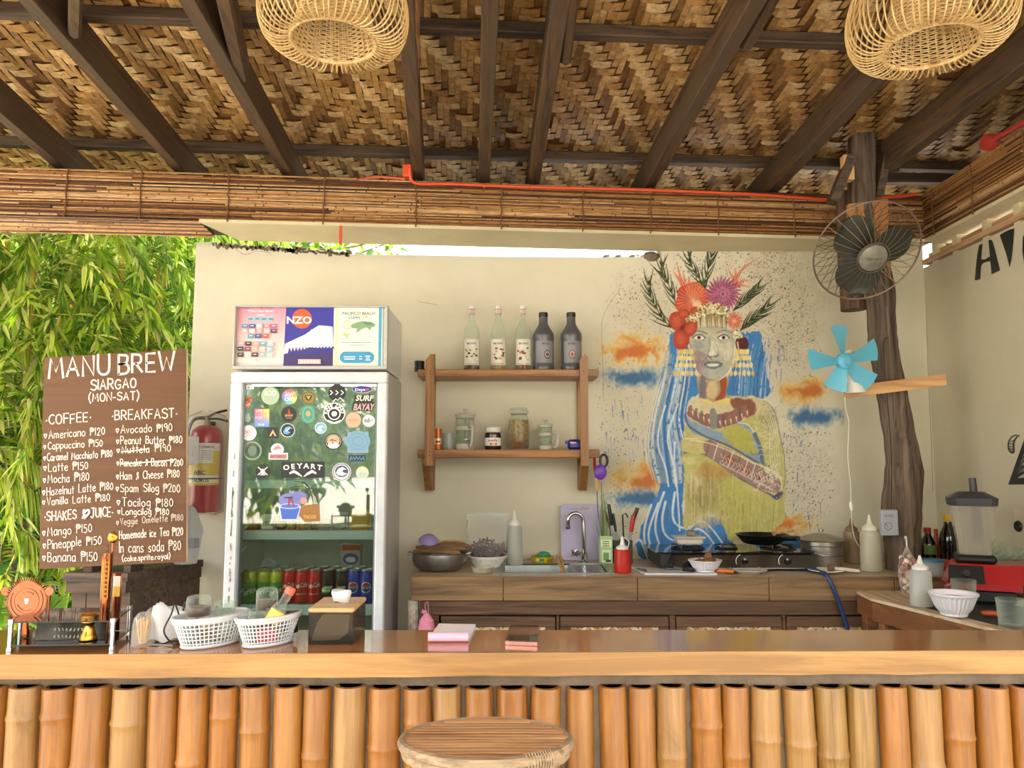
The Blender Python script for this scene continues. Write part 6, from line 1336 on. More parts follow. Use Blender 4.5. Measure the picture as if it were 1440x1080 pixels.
for k in range(230):
    a = rg.uniform(0, 6.3); q = math.sqrt(rg.random()); z = hc*.55+rg.random()*(hz_*1.25-hc*.5)*(1-.45*q); p = Vector((w_*.84*q*math.cos(a), .036*q*math.sin(a), z)); l = rg.uniform(.008, .02)
    m.M = Matrix.Translation(p) @ Matrix.Rotation(rg.random()*3, 4, 'X') @ Matrix.Rotation(rg.random()*3, 4, 'Z'); m.box(-l, l, -.004, .004, -.0015, .0015, rg.choice(['#3b2422', '#4c2f2c', '#2c1a1c', '#5a3a36', '#6c4a44']), taper=.001)
m.M = Matrix.Identity(4); tag(m.build('dark_flakes', painted('matte_print', .6), bg_, world=False), kind='stuff')
# small clear tub, squeeze bottles
x, r, h = fit(663, 695, 796, 3.50, ZC); o = MB().lathe([(0, .001), (r*.85, .001), (r*.95, h*.9), (r, h*.92), (r, h), (r*.9, h), (r*.8, .006), (0, .005)], 26).build('clear_tub', glassy('cloudy_tub', '#e9e6d8', .42, .2, '#c9c4b0'), smooth=True); at0(o, x, 3.47, ZC); tag(o, 'small cloudy clear tub in front of the white colander', 'tub')
def squeeze(px0, px1, pt, Y, z0, lab, body, capc, opac=.35, flip=False, fill=None, cat='bottle', capm=None, top=.74, neckr=.42):
    x, r, h = fit(px0, px1, pt, Y, z0); t = thing('squeeze_bottle', lab, 'bottle', (x, Y, z0))
    m = MB(); m.lathe([(0, .001), (r*.94, .001), (r, .008), (r, h*.3), (r*.94, h*.5), (r*.96, h*.64), (r*.9, h*top), (r*.66, h*(top+.03)), (r*.6, h*(top+.035))], 28); m.build('bottle_body', body, t, world=False, smooth=True)
    if fill: m = MB(); m.lathe([(0, .004), (r*.9, .004), (r*.94, h*.3), (r*.9, h*fill[0]), (0, h*fill[0]+.0005)], 24); m.build('contents', fill[1], t, world=False, smooth=True)
    m = MB(); m.lathe([(r*.62, h*(top+.01)), (r*.72, h*(top+.012)), (r*.72, h*(top+.075)), (r*.6, h*(top+.10)), (r*.3, h*(top+.14)), (r*.17, h*.93), (r*.09, h), (0, h)], 22); m.build('nozzle_cap', capm or WP, t, world=False, smooth=True)
    return t, r, h
M_clo = glassy('milky_plastic', '#eef0ee', .42, .3, '#d5d8d6'); M_white_sauce = plain('pale_sauce', '#d6d2c0', .4)
squeeze(712, 735, 718, 3.74, ZC, 'tall milky squeeze bottle between the zip bag and the sink', M_clo, '#fff', top=.70)
# yellow tub with green sponge
x, r, h = fit(748, 779, 783, 3.81, ZC); t = thing('soap_tub', 'yellow printed dish soap tub behind the sink', 'tub', (x, 3.84, ZC)); sy_ = .8
m = MB(); m.lathe([(0, 0), (r*.9, 0), (r, h*.5), (r*1.02, h*.9), (r*1.04, h), (r*.9, h), (r*.9, h*.6), (0, h*.6)], 26, cols=['#c9b41e', '#d8c22a', '#d8c22a', '#cbb62a', '#cbb62a', '#c9b41e', '#c9b41e']); m.add(*wrap('JOY', r, h*.5, h*.4, a0=-52, bold=.04, width=.03, lift=.003, col='#c0392b')); band(m, r*1.012, h*.3, h*.75, -108, -85, '#3c7c4c'); band(m, r*1.012, h*.3, h*.75, -128, -112, '#e9e4c0'); m.build('tub_body', painted('can_paint'), t, world=False, smooth=True)
o = MB().sphere((0, 0, 0), .03, 18, 10, sz=.55, sx=1.05).build('green_sponge', plain('sponge_green', '#3f9a6c', .9, 0, .2, 60, .5), smooth=True); at0(o, x+.006, 3.84, ZC+h+.006); tag(o, 'round green sponge on the yellow soap tub', 'sponge')
for k, (a, b) in enumerate((((783, 781), (792, 808)), ((788, 782), (795, 808)))):
    A = P(a[0], a[1], 3.62); B = P(b[0], b[1], 3.47); o = MB().tube([A, B], .006, 8).build('wooden_stick', wood('stick_wood', '#8a6a3c', '#c4a068', None, 'Z')); tag(o, ['left wooden stick leaning in the sink', 'right wooden stick leaning in the sink'][k], 'stick')
# cutting board leaning on wall
x0_, x1_, z0_, z1_ = PB(789, 844, 709, 795, 3.90)
t = thing('cutting_board', 'lavender plastic cutting board leaning on the wall behind the faucet', 'cutting board', ((x0_+x1_)/2, 3.88, ZC)); hb = z1_-ZC; w_ = (x1_-x0_)/2
mb = MB(); rc_ = .018
def rrect(w, h0, h1, r, n=5): return [(cx+r*math.cos(R(a)), cz+r*math.sin(R(a))) for cx, cz, a0 in ((w-r, h1-r, 0), (-w+r, h1-r, 90), (-w+r, h0+r, 180), (w-r, h0+r, 270)) for a in [a0+90*k/n for k in range(n+1)]]
o_ = rrect(w_, 0, hb, rc_); th_ = .008
slot = rrect(.045, hb-.03, hb-.018, .005)
mb.M = Matrix.Translation((0, .045, 0)) @ Matrix.Rotation(-.055, 4, 'X') @ Matrix.Translation((0, -.035, 0))
mb.prism([(a, 0, b) for a, b in o_], (0, th_, 0)); mb.build('board', plain('lavender_plastic', '#b3aecd', .45, 0, .1, 5), t, world=False)
mb2 = MB(); mb2.M = mb.M; mb2.prism([(a, -.0006, b) for a, b in slot], (0, .0004, 0)); mb2.build('grip_slot', plain('slot_grey', '#a9a49c', .7), t, world=False)
# carton with spring onions and knife block
x0_, x1_, z0_, z1_ = PB(843, 860, 753, 795, 3.80)
t = thing('milk_carton', 'pale green cut open carton used as a holder for spring onions', 'carton', ((x0_+x1_)/2, 3.80, ZC)); w_ = (x1_-x0_)/2; h = z1_-ZC
m = MB(); m.box(-w_, w_, -.03, -.028, 0, h, '#a9c98c'); m.box(-w_, w_, .028, .03, 0, h*.96, '#a9c98c'); m.box(-w_, -w_+.002, -.028, .028, 0, h, '#bcd6a4'); m.box(w_-.002, w_, -.028, .028, 0, h, '#9cbc80'); m.box(-w_+.002, w_-.002, -.028, .028, 0, .003, '#cccccc'); m.build('carton_walls', painted('matte_print'), t, world=False)
fnc = lambda X, Z, l: Vector((x0_+w_+X, 3.80-.0302-l, ZC+Z)); d = Decal(fnc); d.rect(-w_*.7, h*.05, w_*.7, h*.5, '#d9e6cc'); d.rect(-w_*.8, h*.60, w_*.8, h*.86, '#dfeed2')
for zz in (.62, .7, .78): d.rect(-w_*.6, h*zz, w_*.5, h*(zz+.04), '#5c8a54')
d.rect(-w_*.5, h*.12, w_*.4, h*.4, '#6fa05a'); d.rect(-w_*.1, h*.06, w_*.7, h*.14, '#2c3c30'); d.build('print', t)
rg = random.Random(14)
for k, ((ax, ay), (bx, by), c) in enumerate((((848, 775), (845, 672), '#4c7a3c'), ((852, 775), (851, 700), '#5c8a48'), ((856, 775), (858, 716), '#3f6a34'), ((850, 775), (841, 722), '#4c7a3c'), ((854, 775), (848, 690), '#6b9450'), ((847, 775), (838, 735), '#5c8a48'))):
    A = P(ax, ay, 3.80); B = P(bx, by, 3.80+rg.uniform(-.01, .03)); A.z = ZC+.02; m = MB(); m.tube([A, (A+B)/2+Vector((.004, 0, 0)), B], [.0042, .0036, .001], 6); o = m.build('spring_onion', plain('onion_green_%d' % k, c, .5)); tag(o, ['tallest spring onion, standing upright in the pale green carton', 'middle spring onion in the green carton', 'short spring onion leaning right in the green carton', 'spring onion leaning left over the green carton', 'second tallest spring onion in the green carton', 'shortest spring onion leaning far left from the carton'][k], 'spring onion', 'spring onions in the carton')
x0_, x1_, z0_, z1_ = PB(862, 888, 759, 796, 3.80); w_ = (x1_-x0_)/2; hkb = z1_-ZC
t = thing('knife_block', 'black box shaped utensil holder behind the red sauce bottle', 'holder', ((x0_+x1_)/2, 3.80, ZC))
m = MB(); m.box(-w_, w_, -.035, -.031, 0, hkb, bev=.001); m.box(-w_, w_, .031, .035, 0, hkb, bev=.001); m.box(-w_, -w_+.004, -.031, .031, 0, hkb); m.box(w_-.004, w_, -.031, .031, 0, hkb); m.box(-w_+.004, w_-.004, -.031, .031, 0, .004); m.build('box_walls', M_blk, t, world=False)
def tool(nm, lab, cat, hp, tip, hw, hm, bm, hl=.5, bw=.012, curve=0.):
    """a kitchen tool: handle from hp (top) part of the way, blade to the tip"""
    A, B = Vector(hp), Vector(tip); M_ = A+(B-A)*hl; t = thing(nm, lab, cat, tuple(B)); s = (B-A).normalized(); sd = s.cross(Vector((0, 1, 0))).normalized()
    m = MB(); pts = smooth_line([A, A+(M_-A)*.5+sd*curve, M_], 4); n = len(pts); m.tube(pts, [hw*(.8+.3*math.sin(i/(n-1)*math.pi)) for i in range(n)], 10); m.build('handle', hm, t, smooth=True)
    m = MB(); m.prism([M_-sd*bw*.6, M_+sd*bw*.6, M_+(B-M_)*.6+sd*bw, B, M_+(B-M_)*.6-sd*bw*.8], (0, .002, 0)); m.build('blade', bm, t); return t
M_red = plain('red_plastic', '#b7281f', .35, 0, .05); M_dkg = plain('dark_grey_plastic', '#34343a', .4)
tool('kitchen_knife', 'black handled knife leaning left in the black utensil holder', 'knife', P(856, 709, 3.80), (P(866, 780, 3.8).x, 3.80, ZC+.04), .009, M_blk, M_steel, .42)
tool('kitchen_knife', 'black handled knife standing second from the left in the utensil holder', 'knife', P(862, 722, 3.82), (P(871, 780, 3.82).x, 3.82, ZC+.04), .007, M_dkg, M_steel, .45)
tool('bread_knife', 'knife with curved red and black handle in the black utensil holder', 'knife', P(896, 716, 3.79), (P(879, 780, 3.79).x, 3.79, ZC+.04), .011, M_red, M_steel, .5, .012, -.006)
m = MB(); m.tube([P(896.5, 714, 3.785), P(893, 724, 3.785), P(889.5, 735, 3.785)], [.009, .008, .006], 8); o = m.build('handle_inlay', M_blk, bpy.data.objects['bread_knife']); o['label'] = 'black upper half of the handle'
o = MB().tube([(P(878, 780, 3.81).x, 3.81, ZC+.03), P(875.5, 724, 3.81), P(880, 722, 3.81), P(883, 728, 3.81)], .004, 8).build('black_ladle', M_blk); tag(o, 'black hooked ladle handle in the middle of the utensil holder', 'ladle')
o = MB().tube([(P(868, 780, 3.82).x, 3.815, ZC+.03), P(852, 722, 3.84), P(850, 718, 3.84)], [.004, .005, .005], 8).build('wooden_skewer', wood('skewer_wood', '#6c4c30', '#8c6a48', None, 'Z')); tag(o, 'brown wooden skewer leaning left out of the utensil holder', 'skewer')
# red bottle
x, r, h = fit(863, 887, 756, 3.50, ZC); t, r, h = squeeze(863, 887, 754, 3.47, ZC, 'red sauce squeeze bottle with white nozzle in front of the utensil holder', M_red, '', capm=WP, top=.62)
m = MB(); m.tube(smooth_line([(r*.55, -.01, h*.68), (r*.75, -.01, h*.85), (r*.2, -.01, h*.97), (0, -.01, h*.93)], 4), .002, 6); m.build('cap_strap', WP, t, world=False)
# shears and tape hanging from the right end of the shelf
t = thing('hanging_scissors', 'purple handled scissors and peeler hanging from the right end of the shelf', 'scissors', P(845, 655, 3.76).to_tuple())
M_pur = plain('purple_plastic', '#6a35a8', .35); m = MB(); c = P(844.5, 664, 3.76); m.tube([(c.x+.033*math.cos(a), c.y, c.z+.040*math.sin(a)) for a in [R(20*k) for k in range(18)]], .0085, 8, closed=True); m.lathe([(0, -.004), (1, -.004), (1, .004), (0, .004)], 20, (0, 0, 0), .02, .02); m.v = m.v; 
m.build('purple_handle', M_pur, t, smooth=True) if False else None
m = MB(); m.M = Matrix.Translation(c) @ Matrix.Rotation(R(90), 4, 'X'); m.lathe([(0, -.006), (.024, -.005), (.030, 0), (.024, .005), (0, .006)], 24, sy=1.25); m.build('purple_handle', M_pur, t, smooth=True)
m = MB(); c = P(849, 648, 3.77); m.tube([(c.x+.018*math.cos(a), c.y, c.z+.030*math.sin(a)) for a in [R(20*k) for k in range(18)]], .006, 8, closed=True); m.build('black_handle', plain('navy_plastic', '#1d1f3c', .4), t, smooth=True)
m = MB(); m.tube([P(836, 642, 3.78), P(836.5, 656, 3.78), P(838, 672, 3.78)], [.006, .008, .005], 8); m.build('red_handle', M_red, t, smooth=True)
m = MB(); m.prism([P(836, 673, 3.77), P(844, 673, 3.77), P(842, 690, 3.77), P(838, 690, 3.77)], (0, .01, 0)); m.build('wooden_ferrule', MATS['stick_wood'], t)
m = MB(); m.tube([P(839.5, 690, 3.775), P(841, 722, 3.80), P(842, 728, 3.80)], .0018, 6); m.build('blade_tip', M_blk, t)
# white tray with cutlery, tongs, bowl, knife, plate in front of the stove
xs0, xs1 = P(892, 805, 3.5).x, P(1006, 805, 3.5).x
m = MB(); m.prism([(xs0, 3.62, ZC), (xs0+.03, 3.40, ZC), (xs1-.02, 3.395, ZC), (xs1, 3.50, ZC)], (0, 0, .006)); o = m.build('white_tray', plain('tray_white', '#d9dbe0', .35)); tag(o, 'thin white chopping sheet in front of the stove', 'tray')
def lay(nm, lab, cat, a, b, z, r0, m1, m2, hl=.5): A = PZ(a[0], a[1], z); B = PZ(b[0], b[1], z); A.y = max(A.y, 3.37); B.y = max(B.y, 3.37); tool(nm, lab, cat, (A.x, A.y, z), (B.x, B.y, z), r0, m1, m2, hl, .008)
t = thing('kitchen_tongs', 'black and steel tongs lying on the white sheet by the stove', 'tongs', (P(950, 805, 3.45).x, 3.45, ZC+.01))
A, B = P(931, 798, 3.47), P(976, 812, 3.40); A.z = ZC+.030; B.z = ZC+.016
m = MB(); m.tube([A, A+(B-A)*.35+Vector((0, 0, .004))], [.010, .009], 8); m.build('grip', M_blk, t, smooth=True)
m = MB(); m.tube([A+(B-A)*.36+Vector((0, .008, 0)), A+(B-A)*.68], .005, 8); m.tube([A+(B-A)*.36+Vector((0, -.008, 0)), A+(B-A)*.68], .005, 8); m.build('arm', M_steel, t, smooth=True)
m = MB(); m.tube([A+(B-A)*.66, B], [.009, .006], 8); m.build('tip', M_blk, t, smooth=True)
tool('butter_knife', 'small steel knife at the left end of the white sheet', 'knife', (P(897, 799, 3.5).x, 3.53, ZC+.011), (P(907, 803, 3.5).x, 3.43, ZC+.011), .004, M_steel, M_steel, .5, .007)
def ribbed_bowl(nm, lab, px0, px1, pt, Y, z0, ry=1., n=60):
    x, r, h = fit(px0, px1, pt, Y, z0); t = thing(nm, lab, 'bowl', (x, Y, z0)); m = MB(); prof = [(0, .001), (r*.52, .001), (r*.55, .004), (r*.52, .008), (r*.72, h*.35), (r*.9, h*.8), (r*1.0, h*.93), (r, h), (r*.93, h*.97), (r*.68, h*.4), (r*.5, h*.15), (0, h*.13)]
    vs = []; 
    for i, (q, z) in enumerate(prof):
        for k in range(n): a = 2*math.pi*k/n; rr_ = q*(1+(.02*(1 if k % 2 else -1) if 3 <= i <= 5 else 0)); vs.append((rr_*math.cos(a), rr_*math.sin(a)*ry, z))
    m.add(vs, [(i*n+k, i*n+(k+1) % n, (i+1)*n+(k+1) % n, (i+1)*n+k) for i in range(len(prof)-1) for k in range(n)]); m.build('bowl', plain('melamine_white', '#e2e2ea', .3, 0, .03), t, world=False, smooth=False); return t, x, r, h
t, xbw, rbw, hbw = ribbed_bowl('white_bowl', 'small white ribbed bowl of ginger in front of the stove', 968, 1015, 787, 3.44, ZC+.007)
M_gin = plain('ginger_brown', '#8a5c3c', .8, 0, .4, 60, .5)
for k, (dx, dy, dz, rx) in enumerate(((-.02, 0, .0, .032), (.018, .005, .012, .03), (.012, -.008, .03, .016))):
    lump('ginger_root', ['left piece of ginger in the small white bowl', 'right piece of ginger in the small white bowl', 'topmost knob of ginger in the small white bowl'][k], 'ginger', (xbw+dx, 3.44+dy, ZC+hbw*.62+dz), rx, .02, .016, M_gin, k+3, .4)
t = thing('paring_knife', 'small knife with orange handle beside the white ginger bowl', 'knife', (P(1018, 806, 3.42).x, 3.42, ZC+.012)); A = Vector((P(1008, 806, 3.42).x, 3.42, ZC+.014)); B = Vector((P(1031, 807, 3.42).x, 3.41, ZC+.012))
m = MB(); m.tube([A, A+(B-A)*.5+Vector((0, 0, .002)), B], [.008, .009, .006], 10); m.build('handle', plain('orange_plastic', '#dd7a2c', .4), t, smooth=True)
m = MB(); m.prism([A, A+Vector((-.06, .03, -.006)), A+Vector((-.05, .045, -.006)), A+Vector((0, .012, 0))], (0, 0, .0015)); m.build('blade', M_steel, t)
x, r, h = fit(1022, 1074, 798, 3.50, ZC); o = MB().lathe([(0, 0), (r*.6, 0), (r*.65, .004), (r, .014), (r, .017), (r*.62, .007), (0, .006)], 32).build('white_plate', plain('plate_cream', '#c9c2b0', .35), smooth=True); at0(o, x, 3.46, ZC); tag(o, 'flat cream plate in front of the middle of the stove', 'plate')
# ---------------------------------------------------------------- stove
ys0, ys1 = 3.52, 3.88; zs_ = P(1000, 777, 3.52).z
sx0, sx1 = P(923, 780, 3.53).x, P(1144, 780, 3.53).x
st_ = thing('gas_stove', 'black three burner gas stove under the mural', 'stove', ((sx0+sx1)/2, 3.7, ZC)); M_st = plain('stove_black_glass', '#121316', .12, 0, .1, 9, 0, 0, .4)
m = MB(); m.box(sx0+.02, sx1-.005, ys0+.02, ys1-.01, ZC+.012, zs_-.006); m.build('stove_body', plain('stove_body_black', '#1b1c1f', .35), st_)
m = MB(); m.prism([(sx0+.07, ys0+.012, zs_-.008), (sx1-.008, ys0+.012, zs_-.008), (sx1+.004, ys0-.01, ZC+.014), (sx0+.045, ys0-.01, ZC+.014)], (0, .012, 0)); m.build('front_panel', M_st, st_)
m = MB(); m.box(sx0, sx1, ys0, ys1, zs_-.006, zs_, bev=.002); m.build('glass_top', M_st, st_)
m = MB(); m.box(sx0+.04, sx1, ys0-.012, ys0, ZC+.010, ZC+.015); m.build('trim_strip', M_steel, st_)
for fx_ in (sx0+.06, sx1-.04):
    for fy in (ys0+.03, ys1-.04): m = MB(); m.lathe([(0, 0), (.012, 0), (.014, .011), (0, .011)], 12, (fx_, fy, ZC)); m.build('foot', M_blk, st_)
for px__ in (1048, 1108): c = P(px__, 789, ys0-.002); m = MB(); m.M = Matrix.Translation(c) @ Matrix.Rotation(R(90), 4, 'X'); m.lathe([(.0, .0), (.014, 0), (.014, .008), (.006, .010), (.006, .016), (0, .016)], 20); m.build('knob', M_st, st_, smooth=True); m = MB(); m.M = Matrix.Translation(c) @ Matrix.Rotation(R(90), 4, 'X'); pts = [(.030*math.cos(R(a))-.012, .030*math.sin(R(a)), .001) for a in range(110, 275, 12)]; m.tube(pts, .0018, 5); m.build('dial_mark', WP, st_)
for k, (px__, r) in enumerate(((968, .075), (1022, .05), (1095, .078))):
    c = P(px__, 770, 3.68); m = MB(); m.lathe([(r*.25, 0), (r*.6, 0), (r*.62, .006), (r*.3, .012), (0, .014)], 24, (c.x, 3.69, zs_)); m.build('burner', M_steel, st_, smooth=True)
    m = MB()
    for a in range(0, 360, 72): q = Vector((math.cos(R(a+18)), math.sin(R(a+18)), 0)); A = Vector((c.x, 3.69, zs_+.002)); m.tube([A+q*r, A+q*r*1.0+Vector((0, 0, .014)), A+q*r*.3+Vector((0, 0, .017))], .003, 6)
    m.tube([(c.x+r*math.cos(R(a)), 3.69+r*math.sin(R(a)), zs_+.003) for a in range(0, 360, 20)], .003, 6, closed=True); m.build('pan_support', M_blk, st_)
# white dish with brown knob on left burner
x0_, x1_, _, _ = PB(947, 989, 751, 766, 3.69); zb0 = zs_+.0215; xd_ = (x0_+x1_)/2; w_ = (x1_-x0_)/2
t = thing('white_casserole', 'small white rectangular dish on the left burner', 'dish', (xd_, 3.69, zb0)); m = MB(); m.box(-w_*.85, w_*.85, -.05, .05, 0, .03, bev=.008); m.box(-w_, w_, -.06, .06, .028, .036, bev=.004); m.build('dish', plain('dish_white', '#ccc7b8', .35), t, world=False)
lump('ginger_root', 'knob of ginger on top of the white dish on the left burner', 'ginger', (xd_+.01, 3.67, zb0+.037), .022, .018, .014, plain('knob_brown', '#8c8066', .6, 0, .4, 60), 5, .3)
# frying pan
x, r, h = fit(1035, 1108, 751, 3.69, zb0); t = thing('frying_pan', 'deep black frying pan on the right burner', 'pan', (x, 3.69, zb0)); M_pan = plain('pan_black', '#191a1b', .28, .3, .2, 20)
m = MB(); m.lathe([(0, 0), (r*.6, 0), (r*.72, .006), (r*.98, h*.92), (r, h), (r*.97, h), (r*.68, .012), (0, .008)], 36); m.build('pan_body', M_pan, t, world=False, smooth=True)
m = MB(); m.tube(smooth_line([(r*.5, -r*.84, h*.8), (r*.62, -r*1.1, h*.85), (r*.75, -r*1.75, h*1.0)], 4), [.008, .010, .012, .013, .013, .013, .012, .012, .01], 10); m.build('pan_handle', M_blk, t, world=False, smooth=True)
tool('wooden_turner', 'wooden turner resting on the right rim of the frying pan', 'turner', P(1117, 746, 3.66), (x+r*.30, 3.66, zb0+h+.004), .006, MATS['stick_wood'], MATS['stick_wood'], .8)
# aluminium pot
x, r, h = fit(1127, 1184, 769, 3.72, ZC); zl_ = P(1150, 762, 3.66).z-ZC
t = thing('stock_pot', 'dented aluminium pot with domed lid right of the stove', 'pot', (x, 3.72, ZC)); M_pot = plain('pot_aluminium', '#a9a39a', .35, .8, .25, 14)
m = MB(); m.lathe([(0, 0), (r*.92, 0), (r*.95, .01), (r*.95, zl_*.8), (r, zl_*.84), (r*1.0, zl_), (r*.9, zl_), (r*.9, .02), (0, .02)], 36); m.build('pot_body', M_pot, t, world=False, smooth=True)
m = MB(); zk_ = P(1150, 750, 3.72).z-ZC; m.lathe([(r*1.08, zl_+.001), (r*1.1, zl_+.005), (r*.8, zl_+(zk_-zl_)*.6), (r*.4, zk_*.99), (0, zk_)], 36); m.build('lid', M_pot, t, world=False, smooth=True)
m = MB(); m.lathe([(.004, zk_-.002), (.004, zk_+.006), (.012, zk_+.009), (.012, zk_+.02), (0, zk_+.022)], 14); m.build('lid_knob', M_pot, t, world=False, smooth=True)
m = MB(); m.tube(smooth_line([(-r*1.0, 0, zl_*.86), (-r*1.1, -r*.5, zl_*.7), (-r*.3, -r*1.06, zl_*.48), (r*.8, -r*.8, zl_*.5), (r*1.0, 0, zl_*.86)], 5), .0025, 6); m.build('bail_handle', M_steel, t, world=False)
# bottles right of the pot
M_tan = plain('tan_sauce_plastic', '#9a8468', .4)
squeeze(1185, 1208, 729, 3.80, ZC, 'tan brown sauce squeeze bottle behind the white cord', M_tan, '', capm=plain('tan_cap', '#8a7058', .5), top=.70)
squeeze(1208, 1236, 724, 3.52, ZC, 'large milky squeeze bottle left of the trunk post', glassy('milky_fill', '#e6e2d0', .62, .3, '#cfcab6'), '', capm=plain('ivory_plastic', '#ddd8c4', .4), top=.70)
m = MB(); xw = P(1165, 800, 3.46).x
o = MB().lathe([(0, 0), (.03, 0), (.055, .008), (.075, .012), (.075, .015), (.05, .011), (0, .006)], 30).build('white_saucer', WP, smooth=True); at0(o, P(1160, 800, 3.47).x, 3.46, ZC); tag(o, 'white saucer right of the stove with a brush lying on it', 'saucer')
t = thing('basting_brush', 'white brush lying across the saucer right of the stove', 'brush', (P(1180, 797, 3.45).x, 3.45, ZC+.02)); A = Vector((P(1172, 797, 3.45).x, 3.45, ZC+.022)); B = Vector((P(1207, 799, 3.45).x, 3.44, ZC+.010))
m = MB(); m.tube([A, (A+B)/2, B], [.006, .009, .007], 10); m.build('handle', plain('brush_ivory', '#d6cfc0', .4), t, smooth=True); m = MB(); m.tube([A+Vector((-.02, 0, .002)), A], [.018, .012], 12); m.build('brush_head', plain('brush_brown', '#7c5c48', .8), t, smooth=True)
# blue gas hose over the counter edge
pts = [P(1136, 800, 3.50), P(1146, 798, 3.46), P(1155, 800, 3.40), P(1162, 808, 3.345), P(1172, 828, 3.325), P(1183, 856, 3.32), P(1193, 888, 3.315), P(1200, 930, 3.32)]
pts[0].z = ZC+.012; pts[1].z = ZC+.012; pts[2].z = ZC+.010
o = MB().tube(smooth_line(pts, 5), .0085, 10).build('gas_hose', plain('hose_blue', '#1f3c6c', .35, 0, .05), smooth=True); tag(o, 'dark blue gas hose running from the stove down over the counter edge', 'hose')
# pink bag hanging at the counter's left end
bx = P(600, 868, 3.31); M_pink = plain('pink_fabric', '#e08aa6', .7); t = thing('pink_bag', 'small pink dotted drawstring bag hanging at the left end of the counter', 'bag', bx.to_tuple())
m = MB(); zb1 = P(600, 862, 3.31).z; zb2 = P(600, 905, 3.31).z; m.lathe([(0, zb2), (.035, zb2+.004), (.042, zb2+.03), (.03, zb1-.03), (.012, zb1-.004), (.005, zb1)], 20, (bx.x, 3.31, 0), 1, .6, col='#e08aa6'); rg = random.Random(6)
for k in range(26):
    a = R(rg.uniform(-165, -15)); z = rg.uniform(zb2+.02, zb1-.02); q = .042+( .03-.042)*(z-zb2-.03)/(zb1-zb2-.06); m.sphere((bx.x+q*math.cos(a), 3.31+q*.6*math.sin(a), z), .0022, 6, 4, col=rg.choice(['#b84a6c', '#c9a04c', '#f2d4de']))
m.build('bag_body', painted('matte_print'), t, smooth=True)
m = MB(); m.tube(smooth_line([(bx.x, 3.31, zb1), (bx.x-.008, 3.31, zb1+.03), (bx.x+.004, 3.31, zb1+.045), (bx.x+.008, 3.31, zb1)], 4), .0016, 5); m.tube([(bx.x-.02, 3.31, zb1+.008), (bx.x, 3.31, zb1)], .008, 8); m.build('drawstring', M_pink, t)
# ================================================================ trunk post
M_bark = wood('grey_trunk', '#3a2f27', '#7c6a5a', '#5c4e43', 'Z', .85, 0, .8, .9, 1.0)
def trunk(nodes, Y, nm, n=16, sc=1.):
    pts = []; rs = []
    for (px0, px1, py, dy) in nodes: a = P(px0, py, Y+dy); b = P(px1, py, Y+dy); pts.append((a+b)/2); rs.append((b.x-a.x)/2)
    sp = smooth_line(pts, 4); rr_ = [];
    for i in range(len(sp)): q = i/4; k = min(int(q), len(rs)-2); rr_.append(rs[k]+(rs[k+1]-rs[k])*(q-k))
    rg = random.Random(len(nodes)); m = MB(); m.tube(sp, [q*rg.uniform(.97, 1.04) for q in rr_], n); return m
post = thing('trunk_post', 'crooked grey tree trunk post standing on the counter at the right', 'post', (P(1268, 800, 3.56).x, 3.56, ZC))
m = trunk([(1194, 1229, 188, 0), (1194, 1230, 240, 0), (1193, 1231, 290, 0), (1203, 1240, 345, 0), (1216, 1256, 400, 0), (1221, 1258, 450, 0), (1223, 1262, 490, 0), (1231, 1269, 530, 0), (1238, 1278, 575, 0), (1245, 1287, 620, 0), (1247, 1296, 662, 0), (1241, 1294, 715, 0), (1245, 1293, 760, 0), (1247, 1293, 803, 0)], 3.56, 'trunk')
for i, v in enumerate(m.v):
    if v.z < ZC+.001: m.v[i].z = ZC+.001
m.build('trunk', M_bark, post, smooth=True)
m = trunk([(1176, 1194, 270, .06), (1177, 1202, 330, .06), (1181, 1213, 390, .06), (1183, 1219, 436, .06)], 3.56, 'log'); m.build('side_log', wood('side_log_wood', '#3a2b20', '#6c4f38', None, 'Z', .8, 0, .5, .6), post, smooth=True)
m = MB(); m.tube(smooth_line([P(1249, 474, 3.49), P(1243, 482, 3.495), P(1245, 530, 3.495), P(1251, 600, 3.49), P(1254, 660, 3.485), P(1253, 715, 3.48)], 5), .0022, 6); m.build('cable', M_blk, post)
def blk(nm, lab, cat, px0, px1, py0, py1, Y, d, mat): a = P(px0, py1, Y); b = P(px1, py0, Y); m = MB(); m.box(a.x, b.x, Y, Y+d, a.z, b.z, bev=.003); return tag(m.build(nm, mat), lab, cat)
A, B = P(1170, 285, 3.50), P(1196, 222, 3.46); o = MB().beam(A, B, .04, .10, up=(0, -1, .3)).build('brace', M_dark); tag(o, 'dark brown diagonal brace left of the trunk post', 'brace')
A, B = P(1234, 276, 3.55), P(1246, 218, 3.50); o = MB().beam(A, B, .035, .06, up=(0, -1, .3)).build('brace', M_dark); tag(o, 'dark brown diagonal brace right of the trunk post', 'brace')
blk('wood_block', 'pale end of a cut timber block on the left face of the trunk post', 'block', 1188, 1201, 217, 252, 3.44, .045, wood('pale_block', '#c79a5c', '#e6bf86', None, 'Z', .6))
blk('cross_block', 'short dark timber block between the trunk post and the rightmost rafter', 'block', 1229, 1262, 195, 206, 3.58, .08, M_dark)
blk('cross_block', 'brown timber nailer under the rightmost rafter beside the trunk post', 'block', 1232, 1264, 207, 240, 3.66, .04, M_rafter)
